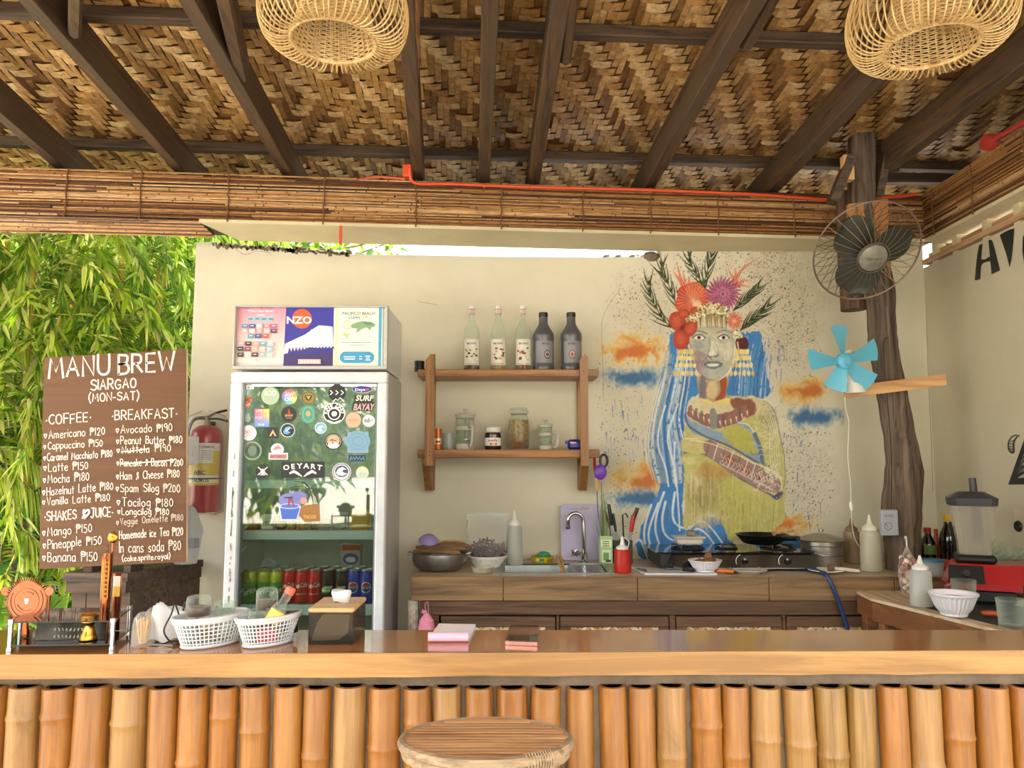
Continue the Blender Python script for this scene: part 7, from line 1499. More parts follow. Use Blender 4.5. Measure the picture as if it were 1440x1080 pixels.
# switch box on the trunk with cable, cord
x0_, x1_, z0_, z1_ = PB(1240, 1262, 717, 753, 3.47); t = thing('switch_box', 'grey plastic control box fixed to the trunk post', 'switch', ((x0_+x1_)/2, 3.47, z0_))
m = MB(); m.box(x0_, x1_, 3.465, 3.49, z0_, z1_, bev=.003); m.build('box', plain('grey_box', '#a7abb4', .4), t)
d = Decal(flatY(3.4648)); d.text('Eurolux', 1250, 725, 3.2, '#4a4c54', .01, width=13); d.ring(1249, 740, 5.5, 5.5, .8, '#5a5c64', 20); d.stroke([(1245, 736), (1249, 741)], .8, '#5a5c64'); d.build('print', t)
# fan mount plates
M_plate = wood('fan_plate_wood', '#7a4c28', '#c79058', '#9c6436', 'Z', .5, .1, .6, .15)
a = [P(1193, 287, 3.50), P(1249, 279, 3.50), P(1249, 338, 3.50), P(1194, 338, 3.50)]; o = MB().prism(a, (0, .022, 0)).build('mounting_board', M_plate); tag(o, 'varnished square board behind the caged fan on the trunk post', 'board')
a = [P(1241, 362, 3.50), P(1253, 366, 3.50), P(1252, 407, 3.50), P(1240, 407, 3.50)]; o = MB().prism(a, (0, .02, 0)).build('mounting_board', M_plate); tag(o, 'narrow board strip below the caged fan', 'board')
# ================================================================ caged wall fan
YFn = 3.28; c = P(1219, 354, YFn); r = (P(1293, 354, YFn).x-P(1146, 354, YFn).x)/2; ry = r*1.0
fan = thing('caged_fan', 'metal caged wall fan with three dark blades on the trunk post', 'fan', c.to_tuple()); tiltM = Matrix.Translation(c) @ Matrix.Rotation(R(90+38), 4, 'X') @ Matrix.Rotation(R(0), 4, 'Z')
# local z of the cage points to the room and slightly down
def F3(x, y, z): return tiltM @ Vector((x, y, z))
M_cage = plain('rusty_cage_wire', '#8a7a68', .45, .6, .3, 40); M_bl = plain('grey_green_blade', '#3e4038', .45, .3, .2, 20)
m = MB(); m.M = tiltM; m.tube([(r*math.cos(R(a)), r*math.sin(R(a)), 0) for a in range(0, 360, 6)], .0042, 8, closed=True); m.build('cage_ring', M_cage, fan, smooth=True)
m = MB(); m.M = tiltM; n = 30
for fc, zs__ in ((1, .07), (-1, -.085)):
    for k in range(n):
        a0_ = 2*math.pi*k/n
        for sg in ((1, -1) if fc < 0 else (1,)):
            pts = []
            for q in range(7): t_ = q/6; rr_ = r*(.30+.70*t_) if fc > 0 else r*(.28+.72*t_); a = a0_+sg*(.10 if fc > 0 else .32)*math.sin(t_*math.pi/2); pts.append((rr_*math.cos(a), rr_*math.sin(a), zs__*math.cos(t_*math.pi/2)))
            m.tube(pts, .0011 if fc > 0 else .0014, 4, caps=False)
    m.tube([(r*.30*math.cos(R(a)), r*.30*math.sin(R(a)), zs__) for a in range(0, 360, 15)], .0018, 5, closed=True)
tag(m.build('cage_wires', M_cage, fan), kind='stuff')
for k in range(3):
    m = MB(); m.M = tiltM @ Matrix.Rotation(R([138, 22, 260][k]), 4, 'Z'); vs = []; N_, Mq = 10, 10
    for i in range(N_+1):
        t_ = i/N_; rad = r*(.15+.70*t_); wdt = R(50)*(.32+.75*math.sin(min(1, t_*1.15)*math.pi/2))*(math.sqrt(max(0, 1-((t_-.62)/.40)**2)) if t_ > .62 else 1)*.92
        for j in range(Mq+1): s_ = j/Mq*2-1; q_ = r*.40; cx_b = r*.47; ax_ = -q_+2*q_*t_; hw_ = math.sqrt(max(0, q_*q_-ax_*ax_)); vs.append((cx_b+ax_, s_*max(hw_, r*.10 if t_ < .3 else 0), .012+.022*s_))
    m.add(vs, [(i*(Mq+1)+j, i*(Mq+1)+j+1, (i+1)*(Mq+1)+j+1, (i+1)*(Mq+1)+j) for i in range(N_) for j in range(Mq)]); m.build('fan_blade', M_bl, fan, smooth=True)
m = MB(); m.M = tiltM; m.lathe([(0, .084), (r*.20, .082), (r*.26, .074), (r*.27, .062), (r*.2, .056), (0, .056)], 28); m.build('hub_cap', plain('worn_hub', '#87857a', .5, .2, .35, 30), fan, smooth=True)
tt = MB(); fnh = lambda X, Y_, l: F3(X, Y_, .0562+l); d = Decal(fnh); vs, fs, wd = text2d('Standard', .01); d.mb.add([F3(a*.062/wd, -b*.0 + (b-.3)*.016+.002, .0846) for a, b, _ in vs], fs, '#3c3c3e'); d.build('print', fan)
m = MB(); m.M = tiltM; m.lathe([(r*.1, -.02), (r*.1, .03)], 16); m.lathe([(0, -.17), (.045, -.165), (.055, -.12), (.055, -.09), (.03, -.085), (0, -.085)], 20); m.build('motor', plain('motor_grey', '#6f6e68', .4, .5), fan, smooth=True)
m = MB(); m.tube([c+Vector((0, .14, .03)), c+Vector((0, .19, .06)), Vector((c.x+.01, 3.498, c.z+.10))], [.014, .012, .016], 10); m.build('wall_bracket', MATS['motor_grey'], fan, smooth=True)
# ================================================================ plank and small blue fan
A = P(1187, 552, 3.44); B = P(1329, 534, 3.44); o = MB().beam(A, B, .016, P(1250, 535, 3.44).z-P(1250, 551, 3.44).z, bev=.001).build('cross_plank', wood('raw_plank', '#b08050', '#d8ac78', '#c49462', 'X', .6, 0, .8, .2)); tag(o, 'raw timber plank nailed across the trunk post', 'plank')
cf = P(1183, 509, 3.36); bf = thing('blue_fan', 'small plastic desk fan with five light blue blades on the plank', 'fan', (P(1203, 552, 3.40).x, 3.40, P(1203, 552, 3.40).z))
M_blue = plain('light_blue_plastic', '#5fb4d2', .35, 0, .04); fm = Matrix.Translation(cf) @ Matrix.Rotation(R(90), 4, 'X') @ Matrix.Rotation(R(10), 4, 'Y')
rb_ = (P(1183, 509, 3.36).x-P(1131, 509, 3.36).x)
for k, (a, sc) in enumerate(((96, 1.0), (20, 1.08), (-38, 1.0), (-112, .84), (178, 1.03))):
    m = MB(); m.M = fm @ Matrix.Rotation(R(a), 4, 'Z'); vs = []
    for i in range(7):
        t_ = i/6; rad = rb_*sc*(.2+.8*t_); w_ = rb_*(.10+.20*t_)
        for j in range(7): s_ = j/6*2-1; vs.append((rad-(.06*rb_*s_*s_*t_), s_*w_, .02+.014*s_))
    m.add(vs+[(x_, y_, z_-.0025) for x_, y_, z_ in vs], [(i*7+j, i*7+j+1, (i+1)*7+j+1, (i+1)*7+j) for i in range(6) for j in range(6)]+[(49+i*7+j, 49+(i+1)*7+j, 49+(i+1)*7+j+1, 49+i*7+j+1) for i in range(6) for j in range(6)]+[(i*7, 49+i*7, 49+(i+1)*7, (i+1)*7) for i in range(6)]+[(i*7+6, (i+1)*7+6, 49+(i+1)*7+6, 49+i*7+6) for i in range(6)]+[(42+j, 49+42+j, 49+43+j, 43+j) for j in range(6)]); m.build('fan_blade', M_blue, bf, smooth=True)
m = MB(); m.M = fm; m.lathe([(0, .048), (rb_*.11, .047), (rb_*.12, .042), (rb_*.17, .04), (rb_*.22, .034), (rb_*.23, .008), (0, .008)], 26); m.build('hub', M_blue, bf, smooth=True)
m = MB(); q = P(1196, 497, 3.40); m.sphere((q.x, 3.405, q.z-.005), .024, 16, 12, sz=1.0); m.tube([(cf.x+.004, 3.36, cf.z), (q.x-.01, 3.40, q.z-.008)], [.012, .02], 12); m.build('motor_housing', WP, bf, smooth=True)
m = MB(); b0 = P(1203, 553, 3.39); t0 = P(1193, 517, 3.39)
m.tube([t0, t0+(b0-t0)*.4+Vector((.003, 0, 0)), Vector((b0.x, b0.y, b0.z+.012)), b0], [.009, .018, .038, .042], 16); m.build('stand', WP, bf, smooth=True)
m = MB(); m.sphere(P(1186, 489, 3.375), .006, 10, 8); m.build('red_switch', M_red, bf)
cord = smooth_line([P(1188, 558, 3.42), P(1189, 575, 3.42), P(1194, 595, 3.45), P(1192, 640, 3.46), P(1196, 680, 3.46), P(1197, 712, 3.46), P(1199, 745, 3.47), P(1206, 765, 3.50), P(1222, 780, 3.62), P(1240, 770, 3.64)], 5)
t = thing('fan_cord', 'thin white cord hanging from the small blue fan with an inline switch', 'cord', cord[0].to_tuple()); MB().tube(cord, .0016, 5).build('wire', WP, t)
q = P(1197, 712, 3.455); MB().tube([q+Vector((-.002, 0, .018)), q+Vector((0, 0, .0)), q+Vector((.002, 0, -.018))], [.006, .009, .006], 8).build('inline_switch', WP, t, smooth=True)
# orange conduit
M_or = plain('orange_conduit', '#d2502a', .4, 0, .06)
t = thing('orange_conduit', 'orange electrical conduit running along the top of the reed blind', 'pipe', P(600, 262, 3.5).to_tuple())
def onb(px, py, off=.016): # on the blind's upper front edge at picture column px
    p = P(px, py, 3.5); r_ = ray(px, py); tt_ = ((fa-O0).dot(nb)+off)/Vector((r_.x, r_.y, 0)).dot(nb); return O0+r_*tt_
m = MB(); m.tube(smooth_line([onb(577, 232, .05), onb(577, 248, .04), onb(587, 258, .03), onb(640, 259), onb(745, 263), onb(900, 267), onb(1050, 273), onb(1165, 281)], 5), .008, 10); m.build('pipe', M_or, t, smooth=True)
for x_, y_ in ((681, 261), (748, 263), (915, 268)): q = onb(x_, y_, .016); m = MB(); m.tube([q-dirb*.006, q+dirb*.006], .012, 10); m.build('clip', M_or, t)
q = onb(573, 240, .035); m = MB(); m.box(q.x-.022, q.x+.022, q.y-.012, q.y+.03, q.z-.03, q.z+.03, bev=.006); m.build('junction_box', M_or, t)
m = MB(); m.tube(smooth_line([onb(500, 254, -.03), onb(530, 249, -.02), onb(570, 252, .0)], 4), .006, 8); m.build('pipe', M_or, t, smooth=True)
m = MB(); m.tube([P(1200, 279, 3.72), P(1255, 277, 3.72), P(1290, 273, 3.74)], .0085, 10); o = m.build('conduit_end', M_or, smooth=True); tag(o, 'short orange conduit length between the trunk post and the side beam', 'pipe')
t = thing('red_junction', 'round red junction box on the side beam at the upper right', 'junction box', P(1392, 198, 3.3).to_tuple()); q = P(1392, 198, 3.02); q.x = XB-.012
q = PX(1391, 200, XB-.02); m = MB(); m.M = Matrix.Translation(q) @ Matrix.Rotation(R(90), 4, 'Y'); m.lathe([(0, -.02), (.034, -.02), (.036, 0), (.034, .02), (0, .02)], 22); m.build('box', plain('dull_red_plastic', '#a8342a', .5), t, smooth=True)
q2 = PX(1440, 172, XB-.02); m = MB(); m.tube([q, q+(q2-q)*1.6], .011, 10); m.build('pipe', MATS['dull_red_plastic'], t, smooth=True)
a = P(480, 319, 3.50); b = P(480, 345, 3.50); o = MB().beam((a.x, 3.49, a.z), (a.x, 3.49, b.z), .012, .012, up=(0, -1, 0)).build('red_strap', M_or); tag(o, 'short red strap hanging below the reed blind above the fridge', 'strap'); 
# ================================================================ side table things
ZM = ZT+.0035
squeeze(1278, 1308, 781, 2.98, ZT+.0008, 'milky squeeze bottle on the side table left of the white bowl', M_clo, '', top=.70, fill=(.62, plain('cloudy_white', '#cfcfc8', .4)))
t, xg, rg_, hg = ribbed_bowl('white_bowl', 'wide white fluted bowl on the black mat of the side table', 1308, 1372, 833, 2.78, ZM+.0008)
o = MB().lathe([(0, 0), (rg_*.7, 0), (rg_*.6, .008), (0, .012)], 24).build('pink_food', plain('pink_food', '#d9a8a0', .6, 0, .3, 60)); at0(o, xg, 2.78, ZM+hg*.72); tag(o, 'pinkish food scraps inside the wide white bowl', 'food')
def mug(px0, px1, pt, Y, z0, nm, lab, facets=False, handle=False):
    x, r, h = fit(px0, px1, pt, Y, z0); t = thing(nm, lab, 'glass', (x, Y, z0)); m = MB(); m.lathe([(0, .001), (r*.8, .001), (r*.86, .008), (r, h), (r*.95, h), (r*.8, .016), (0, .014)], 12 if facets else 26); m.build('glass_body', M_glass, t, world=False, smooth=not facets)
    if handle: m = MB(); m.tube(smooth_line([(-r*.95, 0, h*.8), (-r*1.5, 0, h*.75), (-r*1.5, 0, h*.35), (-r*.9, 0, h*.25)], 4), .004, 8); m.build('handle', M_glass, t, world=False, smooth=True)
    return t
mug(1338, 1371, 815, 2.98, ZM+.0005, 'glass_mug', 'clear glass mug behind the wide white bowl', False, True)
mug(1402, 1438, 842, 2.55, ZM+.0005, 'drinking_glass', 'clear faceted drinking glass at the right edge of the picture')
tool('orange_knife', 'knife with orange brown handle lying behind the drinking glass', 'knife', (PZ(1380, 862, ZM+.012).x, PZ(1380, 862, ZM+.012).y, ZM+.012), (PZ(1425, 864, ZM+.008).x, PZ(1425, 864, ZM+.008).y, ZM+.008), .009, plain('orange_handle', '#b5562c', .45), M_steel, .62, .01)
# garlic net hanging against the post
gx = P(1270, 800, 3.30); rgn = .036; gt = thing('garlic_net', 'net bag of garlic bulbs hanging in front of the trunk post', 'net', gx.to_tuple()); zt_, zb3 = P(1272, 778, 3.30).z, P(1272, 838, 3.30).z
m = MB(); rg = random.Random(13); cols = ['#cdb49c', '#a8806c', '#dccbb4', '#7c5c50', '#c09c84', '#8e6c60', '#e2d4c4']
for k in range(34):
    t_ = rg.random(); z = zb3+.02+(zt_-zb3-.03)*t_; rr_ = rgn*math.sin(math.pi*min(.95, .25+.62*(1-t_)))*.8; a = rg.uniform(0, 6.3); m.sphere((gx.x+rr_*math.cos(a), 3.26+rr_*.8*math.sin(a), z), rg.uniform(.009, .014), 8, 6, col=rg.choice(cols))
tag(m.build('garlic_bulbs', painted('matte_print'), gt, smooth=True), kind='stuff')
m = MB()
for k in range(12):
    for sg in (-1, 1):
        pts = []
        for q in range(9): t_ = q/8; a = 2*math.pi*k/12+sg*t_*1.6; rr_ = (rgn*1.05)*math.sin(math.pi*(.12+.82*t_))**.6*(1 if t_ < .75 else (1-t_)*3+.2); pts.append((gx.x+rr_*math.cos(a), 3.26+rr_*.85*math.sin(a), zb3+.002+(zt_+.03-zb3)*t_))
        m.tube(pts, .0009, 4, caps=False)
tag(m.build('net', plain('net_grey', '#b8a8a0', .6), gt), kind='stuff')
m = MB(); m.tube(smooth_line([(gx.x, 3.26, zt_+.025), (gx.x+.004, 3.27, zt_+.07), P(1272, 757, 3.30)+Vector((0, 0, 0)), P(1275, 760, 3.33)], 4), .003, 6); m.build('tie', WP, gt)
# sauce bottles behind the table at the corner of the counter
def sauce(px0, px1, pt, Y, lab, bc, cc, nm='sauce_bottle', nk=.7):
    x, r, h = fit(px0, px1, pt, Y, ZC); t = thing(nm, lab, 'bottle', (x, Y, ZC)); m = MB(); m.lathe([(0, .001), (r*.95, .001), (r, .01), (r, h*.5), (r*.94, h*.62), (r*.45, h*.8), (r*.4, h*.88)], 22); m.build('bottle_body', bc, t, world=False, smooth=True)
    m = MB(); m.lathe([(r*.46, h*.87), (r*.5, h*.88), (r*.48, h), (0, h)], 16); m.build('cap', cc, t, world=False, smooth=True); return t, r, h
M_soy = plain('soy_black', '#150f10', .08, 0, .05, 9, 0, 0, .6)
t, r, h = sauce(1294, 1314, 742, 3.72, 'dark sauce bottle with red cap and green label in the corner', M_soy, M_red); m = MB(); band(m, r+.0006, h*.3, h*.55, -150, -30, '#5f7a3c'); m.build('label_sheet', painted(), t, world=False)
t, r, h = sauce(1310, 1322, 744, 3.78, 'slim bottle of orange sauce with orange cap in the corner', plain('chilli_orange', '#a8442a', .2), plain('cap_orange', '#c9682c', .4))
t, r, h = sauce(1320, 1344, 724, 3.66, 'large black soy sauce bottle with yellow cap in the corner', M_soy, plain('cap_yellow', '#d9b43c', .4))
t, r, h = sauce(1340, 1349, 752, 3.82, 'thin brown bottle behind the soy sauce bottle', plain('brown_bottle', '#6a4030', .3), M_red)
t, r, h = sauce(1228, 1237, 744, 3.86, 'small dark bottle with red cap behind the trunk post', M_soy, M_red)
o = soft_box('red_packet', 'small red packet right of the corner sauce bottles', 'packet', P(1322, 790, 3.5).x, P(1338, 790, 3.5).x, 3.50, 3.54, ZC, ZC+.05, '#b5402c')
xx = P(1312, 790, 3.42); x, r, h = fit(1294, 1326, 786, 3.42, ZC); r_ = r
t = thing('blue_lid_tub', 'clear plastic tub with a blue lid at the counter corner', 'tub', (x, 3.42, ZC)); m = MB(); m.lathe([(0, .001), (r*.85, .001), (r*.95, h*.86)], 26); m.build('tub_body', M_clo, t, world=False, smooth=True); m = MB(); m.lathe([(r*.96, h*.82), (r, h*.83), (r, h*.98), (r*.9, h), (0, h)], 26); m.build('lid', plain('blue_lid', '#3a7ea4', .4), t, world=False, smooth=True)
# blender
xb0, xb1 = P(1325, 840, 3.05).x, P(1420, 840, 3.05).x; zbase = P(1360, 793, 3.05).z
t = thing('blender', 'red and black blender with a tall clear jar on the side table', 'blender', (P(1373, 840, 3.1).x, 3.12, ZM+.0005)); bx_ = P(1380, 820, 3.1).x
M_rb = plain('blender_red', '#a3141c', .3, 0, .05, 9, 0, 0, .3); z0_ = ZM+.0005; hB = zbase-z0_
m = MB(); m.box(bx_-.095, bx_+.11, 3.02, 3.22, z0_, z0_+hB*.35, bev=.008); m.build('base', M_blk, t)
m = MB(); m.prism([(bx_-.125, 2.99, z0_+hB*.36), (bx_-.125, 2.99, z0_+hB*.52), (bx_-.085, 3.03, z0_+hB), (bx_-.085, 3.21, z0_+hB), (bx_-.125, 3.22, z0_+hB*.36)], (.25, 0, 0)); m.build('motor_housing', M_rb, t)
m = MB(); A_ = [(bx_-.118, 2.987, z0_+hB*.53), (bx_+.005, 2.987, z0_+hB*.53), (bx_+.005, 3.024, z0_+hB*.97), (bx_-.112, 3.024, z0_+hB*.97)]; m.prism(A_, (0, -.004, 0)); m.build('control_panel', M_blk, t)
m = MB(); q = Vector((bx_-.055, 2.998, z0_+hB*.75)); m.M = Matrix.Translation(q) @ Matrix.Rotation(R(60), 4, 'X'); m.lathe([(.0, 0), (.012, 0), (.012, .012), (0, .012)], 18); m.tube([(.017*math.cos(R(a)), .017*math.sin(R(a)), .003) for a in range(0, 360, 24)], .0012, 5, closed=True); m.build('dial', MATS['dark_grey_plastic'], t, smooth=True)
zj0 = z0_+hB+.001; zj1 = P(1370, 706, 3.12).z; zj2 = P(1370, 697, 3.12).z; jx = P(1368, 750, 3.12).x; w0 = .055; w1 = (P(1396, 706, 3.12).x-P(1341, 706, 3.12).x)/2
m = MB(); m.box(jx-.07, jx+.07, 3.06, 3.19, zj0, zj0+.03, bev=.01); m.build('jar_collar', M_blk, t)
m = MB(); N_ = 4
def sq(w, z, c_=.3): return [(jx+sx_*w*a_, 3.125+sy_*w*b_, z) for sx_, sy_, a_, b_ in ((-1, -1, 1-c_, 1), (1, -1, 1-c_, 1), (1, -1, 1, 1-c_), (1, 1, 1, 1-c_), (1, 1, 1-c_, 1), (-1, 1, 1-c_, 1), (-1, 1, 1, 1-c_), (-1, -1, 1, 1-c_))]
vs = sq(w0, zj0+.031)+sq(w0*1.02, zj0+.06)+sq(w1, zj1); m.add(vs, [(i*8+k, i*8+(k+1) % 8, (i+1)*8+(k+1) % 8, (i+1)*8+k) for i in range(2) for k in range(8)]); m.build('jar', glassy('blender_jar', '#e4dfd2', .32, .08, '#cfcabc'), t)
for k in (-1, 1): m = MB(); m.beam((jx+k*.03, 3.125-w0*.97, zj0+.04), (jx+k*.034, 3.125-w1*.98, zj1-.04), .006, .004); m.build('jar_rib', MATS['blender_jar'], t)
m = MB(); vs = sq(w1*1.06, zj1-.012)+sq(w1*1.08, zj1)+sq(w1*1.1, zj2-.008)+sq(w1*.55, zj2+.008+(P(1370, 694, 3.12).z-zj2)); m.add(vs, [(i*8+k, i*8+(k+1) % 8, (i+1)*8+(k+1) % 8, (i+1)*8+k) for i in range(3) for k in range(8)]+[tuple(range(24, 32)), tuple(range(7, -1, -1))]); m.build('jar_lid', M_dkg, t)
a = P(1366, 672, 3.12); b = P(1375, 762, 3.12); m = MB(); m.tube([a, a+(b-a)*.2, b], [.013, .014, .017], 14); m.build('tamper', M_dkg, t, smooth=True)
m = MB(); m.tube(smooth_line([(jx+w1*.95, 3.10, zj1-.03), (jx+w1+.045, 3.08, zj1-.04), (jx+w1+.05, 3.07, zj0+.09), (jx+w0+.03, 3.09, zj0+.05)], 4), .010, 8); (m.build('jar_handle', M_dkg, t, smooth=True) if False else None)
# box, cups, plate
t.rotation_euler = (0, 0, -.42); x0_, x1_ = P(1410, 800, 3.35).x, 2.13
o = soft_box('cardboard_box', 'brown cardboard box behind the blender at the right edge', 'box', x0_-.05, x1_, 3.0, 3.3, ZM, P(1420, 795, 3.0).z, '#8a7458'); 
t = thing('stacked_cups', 'slanted stack of clear plastic cups behind the blender', 'cup', PX(1425, 790, 2.02).to_tuple()); A = Vector((1.93, 3.24, P(1400, 780, 3.2).z)); 
for k in range(9): m = MB(); dq = Vector((.019, -.01, -.008))*k; m.M = Matrix.Translation(A+dq) @ Matrix.Rotation(R(62), 4, 'Y'); m.lathe([(.026, 0), (.036, .07), (.038, .072), (.036, .07)], 18); m.build('cup', M_glass, t, smooth=True)
pl_ = PX(1426, 716, XR-.012); pr_ = PX(1445, 716, XR-.012); zlo = PX(1426, 770, XR-.012).z; t = thing('outlet_board', 'cream board with a round black socket on the right wall', 'socket', pl_.to_tuple()); MB().box(XR-.012, XR-.001, pr_.y-.06, pl_.y, zlo, pl_.z, bev=.001).build('board', plain('cream_board', '#cfc6ac', .5), t)
q = PX(1433, 740, XR-.014); m = MB(); m.M = Matrix.Translation(q) @ Matrix.Rotation(R(-90), 4, 'Y'); m.lathe([(0, .0), (.022, 0), (.024, .004), (.020, .010), (0, .008)], 22); m.build('socket', M_blk, t, smooth=True)
m = MB(); m.tube(smooth_line([q+Vector((-.01, 0, 0)), PX(1395, 700, 2.05)*.0+Vector((2.08, q.y+.12, q.z-.12)), Vector((2.10, q.y+.25, ZC+.1))], 4), .002, 5); (m.build('wire', M_blk, t) if False else None)
# ================================================================ menu board
YM = 3.47
q = [P(62, 503, YM), P(262, 491, YM), P(262, 790, YM), P(55, 800, YM)]
zmin = min(v.z for v in q)
mbo = thing('menu_board', 'brown menu board with white handwriting leaning at the left of the bar', 'sign', ((q[2].x+q[3].x)/2, YM, q[3].z))
m = MB(); m.prism(q, (0, .012, 0)); m.build('board', wood('menu_board_brown', '#5e3d22', '#6f4b2b', '#664426', 'X', .7, 0, .5, .05), mbo)
d = DQ(YM, 0, 480, 3.175, .0002); Wc = '#ece2d2'
def ln(t, x0, x1, b0, b1, h, w=3.4, c=Wc, seed=1):
    d.hand(t, x0, b0, h, c, w, width=x1-x0, slope=(b1-b0)/(x1-x0), seed=seed)
ln('MANU', 218, 486, 162, 148, 86, 10); ln('BREW', 530, 776, 144, 130, 82, 10); ln('SIARGAO', 406, 608, 217, 207, 44, 6); ln('(MON-SAT)', 396, 620, 270, 260, 36, 5)
ln('*COFFEE*', 205, 405, 372, 358, 42, 5); ln('*BREAKFAST*', 500, 790, 352, 340, 42, 5); ln('*SHAKES & JUICE*', 199, 510, 803, 780, 42, 5)
L_ = [('^Americano $120', 197, 470, 436, 416, 36), ('^Cappuccino $150', 195, 460, 483, 468, 32), ('^Caramel Macchiato $180', 195, 505, 536, 515, 32), ('^Latte $150', 195, 395, 583, 570, 36), ('^Mocha $180', 193, 400, 635, 620, 38), ('^Hazelnut Latte $180', 190, 510, 690, 660, 36), ('^Vanilla Latte $180', 190, 495, 733, 710, 34),
      ('^Mango $150', 190, 412, 873, 850, 40), ('^Pineapple $150', 192, 455, 930, 903, 40), ('^Banana $150', 190, 437, 985, 978, 42),
      ('^Avocado $190', 518, 770, 412, 400, 36), ('^Peanut Butter $180', 520, 817, 460, 454, 34), ('^Nuttela $190', 522, 765, 503, 490, 34), ('^Pancake & Bacon $200', 522, 822, 557, 556, 32), ('^Ham & Cheese $180', 520, 808, 620, 606, 36), ('^Spam Silog $200', 518, 808, 672, 672, 36), ('^Tocilog $180', 522, 775, 735, 737, 38), ('^Longcilog $180', 525, 757, 775, 773, 30), ('^Veggie Omelette $180', 520, 822, 822, 797, 30),
      ('Homemade ice Tea $120', 533, 822, 883, 865, 36), ('In cans soda $80', 533, 815, 945, 932, 46), ('(coke.sprite.royal)', 545, 760, 982, 970, 24)]
for k, (t, x0, x1, b0, b1, h) in enumerate(L_): ln(t, x0, x1, b0, b1, h, 3.5, '#c9b8a6' if 'Veggie' in t or 'Silog' in t and 0 else Wc, k+3)
d.stroke([(542, 494), (600, 488), (662, 480)], 5, Wc); d.stroke([(542, 548), (650, 540), (770, 530)], 5, Wc); d.stroke([(372, 770), (392, 752), (398, 766), (376, 790)], 9, Wc, True)
tag(d.build('lettering', mbo), 'white handwritten prices', kind='stuff')
m = MB(); a = P(262, 491, YM); b = P(262, 790, YM); m.prism([a+Vector((.0005, .001, 0)), b+Vector((.0005, .001, 0)), b+Vector((.0035, .001, 0)), a+Vector((.0035, .001, 0))], (0, .010, 0)); m.build('worn_edge', wood('worn_edge', '#a08468', '#cdb594', None, 'Z'), mbo)
m = MB(); m.box(-1.9, -1.86, YM+.013, 3.60, ZL, ZL+.5, bev=.003); m.box(-1.72, -1.69, YM+.013, 3.60, ZL, ZL+.03); tag(m.build('prop_batten', M_ld), 'hidden batten standing on the bench behind the menu board', 'batten')
# white jug behind the board
x, r, h = fit(238, 283, 712, 3.75, ZL); t = thing('water_jug', 'white plastic jug on the bench between the menu board and the fridge', 'jug', (x, 3.78, ZL+.001))
m = MB(); m.lathe([(0, 0), (r*.7, 0), (r*.72, .005), (r*1.05, h*.55), (r*1.0, h*.62), (r*.5, h*.95), (r*.3, h), (0, h)], 8); m.build('jug_body', plain('jug_white', '#c9cdd2', .4, 0, .05), t, world=False); m = MB(); band(m, r*1.0, h*.28, h*.45, -80, -20, '#9aa0aa', n=3); m.build('print', painted(), t, world=False)
# ================================================================ bar top things
ZB = ZBAR+.0006
M_cop = plain('copper', '#9c5836', .18, 1., .15, 12); M_copd = plain('copper_rose', '#9a5c44', .22, 1., .1, 12); M_gold = plain('brassy_copper', '#c08a3e', .18, 1., .1)
M_acr = glassy('smoked_acrylic', '#5b5148', .45, .05, '#1b1713')
rk = thing('tool_rack', 'two tier smoked acrylic rack with chrome posts holding copper bar tools', 'rack', (-1.0, 1.68, ZB))
fl_ = PZ(13, 916, ZB); fr2 = PZ(157, 914, ZB); bl_ = PZ(28, 894, ZB); br_ = PZ(181, 893, ZB)
zt2 = P(157, 873, fr2.y).z
for z in (ZB+.010, zt2-.002):
    m = MB(); q = [fl_, fr2, br_, bl_]; cc = (fl_+fr2+br_+bl_)/4; q = [cc+(v-cc)*1.03 for v in q]; m.prism([(v.x, v.y, z) for v in q], (0, 0, .0028)); m.build('acrylic_plate', M_acr, rk)
for p_ in (fl_, fr2, bl_, br_): m = MB(); m.lathe([(0, 0), (.006, 0), (.0055, .008), (.0045, .0085), (.0045, zt2-ZB-.003), (.006, zt2-ZB-.0028), (.006, zt2-ZB+.005), (0, zt2-ZB+.006)], 14, (p_.x, p_.y, ZB)); m.build('post', M_chrome, rk, smooth=True)
m = MB(); m.prism([(fl_.x+.03, fl_.y+.035, ZB+.0135), (fr2.x-.03, fr2.y+.03, ZB+.0135), (fr2.x-.03, fr2.y+.033, ZB+.05), (fl_.x+.03, fl_.y+.038, ZB+.05)], (0, .002, 0)); pc = m.build('name_plate', M_acr, rk)
fnp = lambda X, Y_, l: Vector((X, fl_.y+.0345-l, Y_)); d = Decal(fnp); 
for k, tx_ in enumerate((('Copper bar', .036), ('Tools', .02))):
    vs, fs, wd = text2d(tx_[0]); d.mb.add([Vector(((fl_.x+fr2.x)/2+.01-a*.014, fl_.y+.0325, ZB+tx_[1]+b*.012)) for a, b, _ in vs], fs, '#d8d2c8')
d.mb.v = [] ; d.mb.f = []; d.mb.c = []
for k in range(2):
    for j in range(9): d.mb.tube([Vector(((fl_.x+fr2.x)/2-.03+j*.008+.002*math.sin(q_), fl_.y+.033, ZB+.036-k*.014+.0035*math.sin(q_*1.7+j))) for q_ in range(5)], .0004, 4, col='#bdb6ac')
d.mb.build('faint_script', painted(), rk)
zlo = ZB+.0135
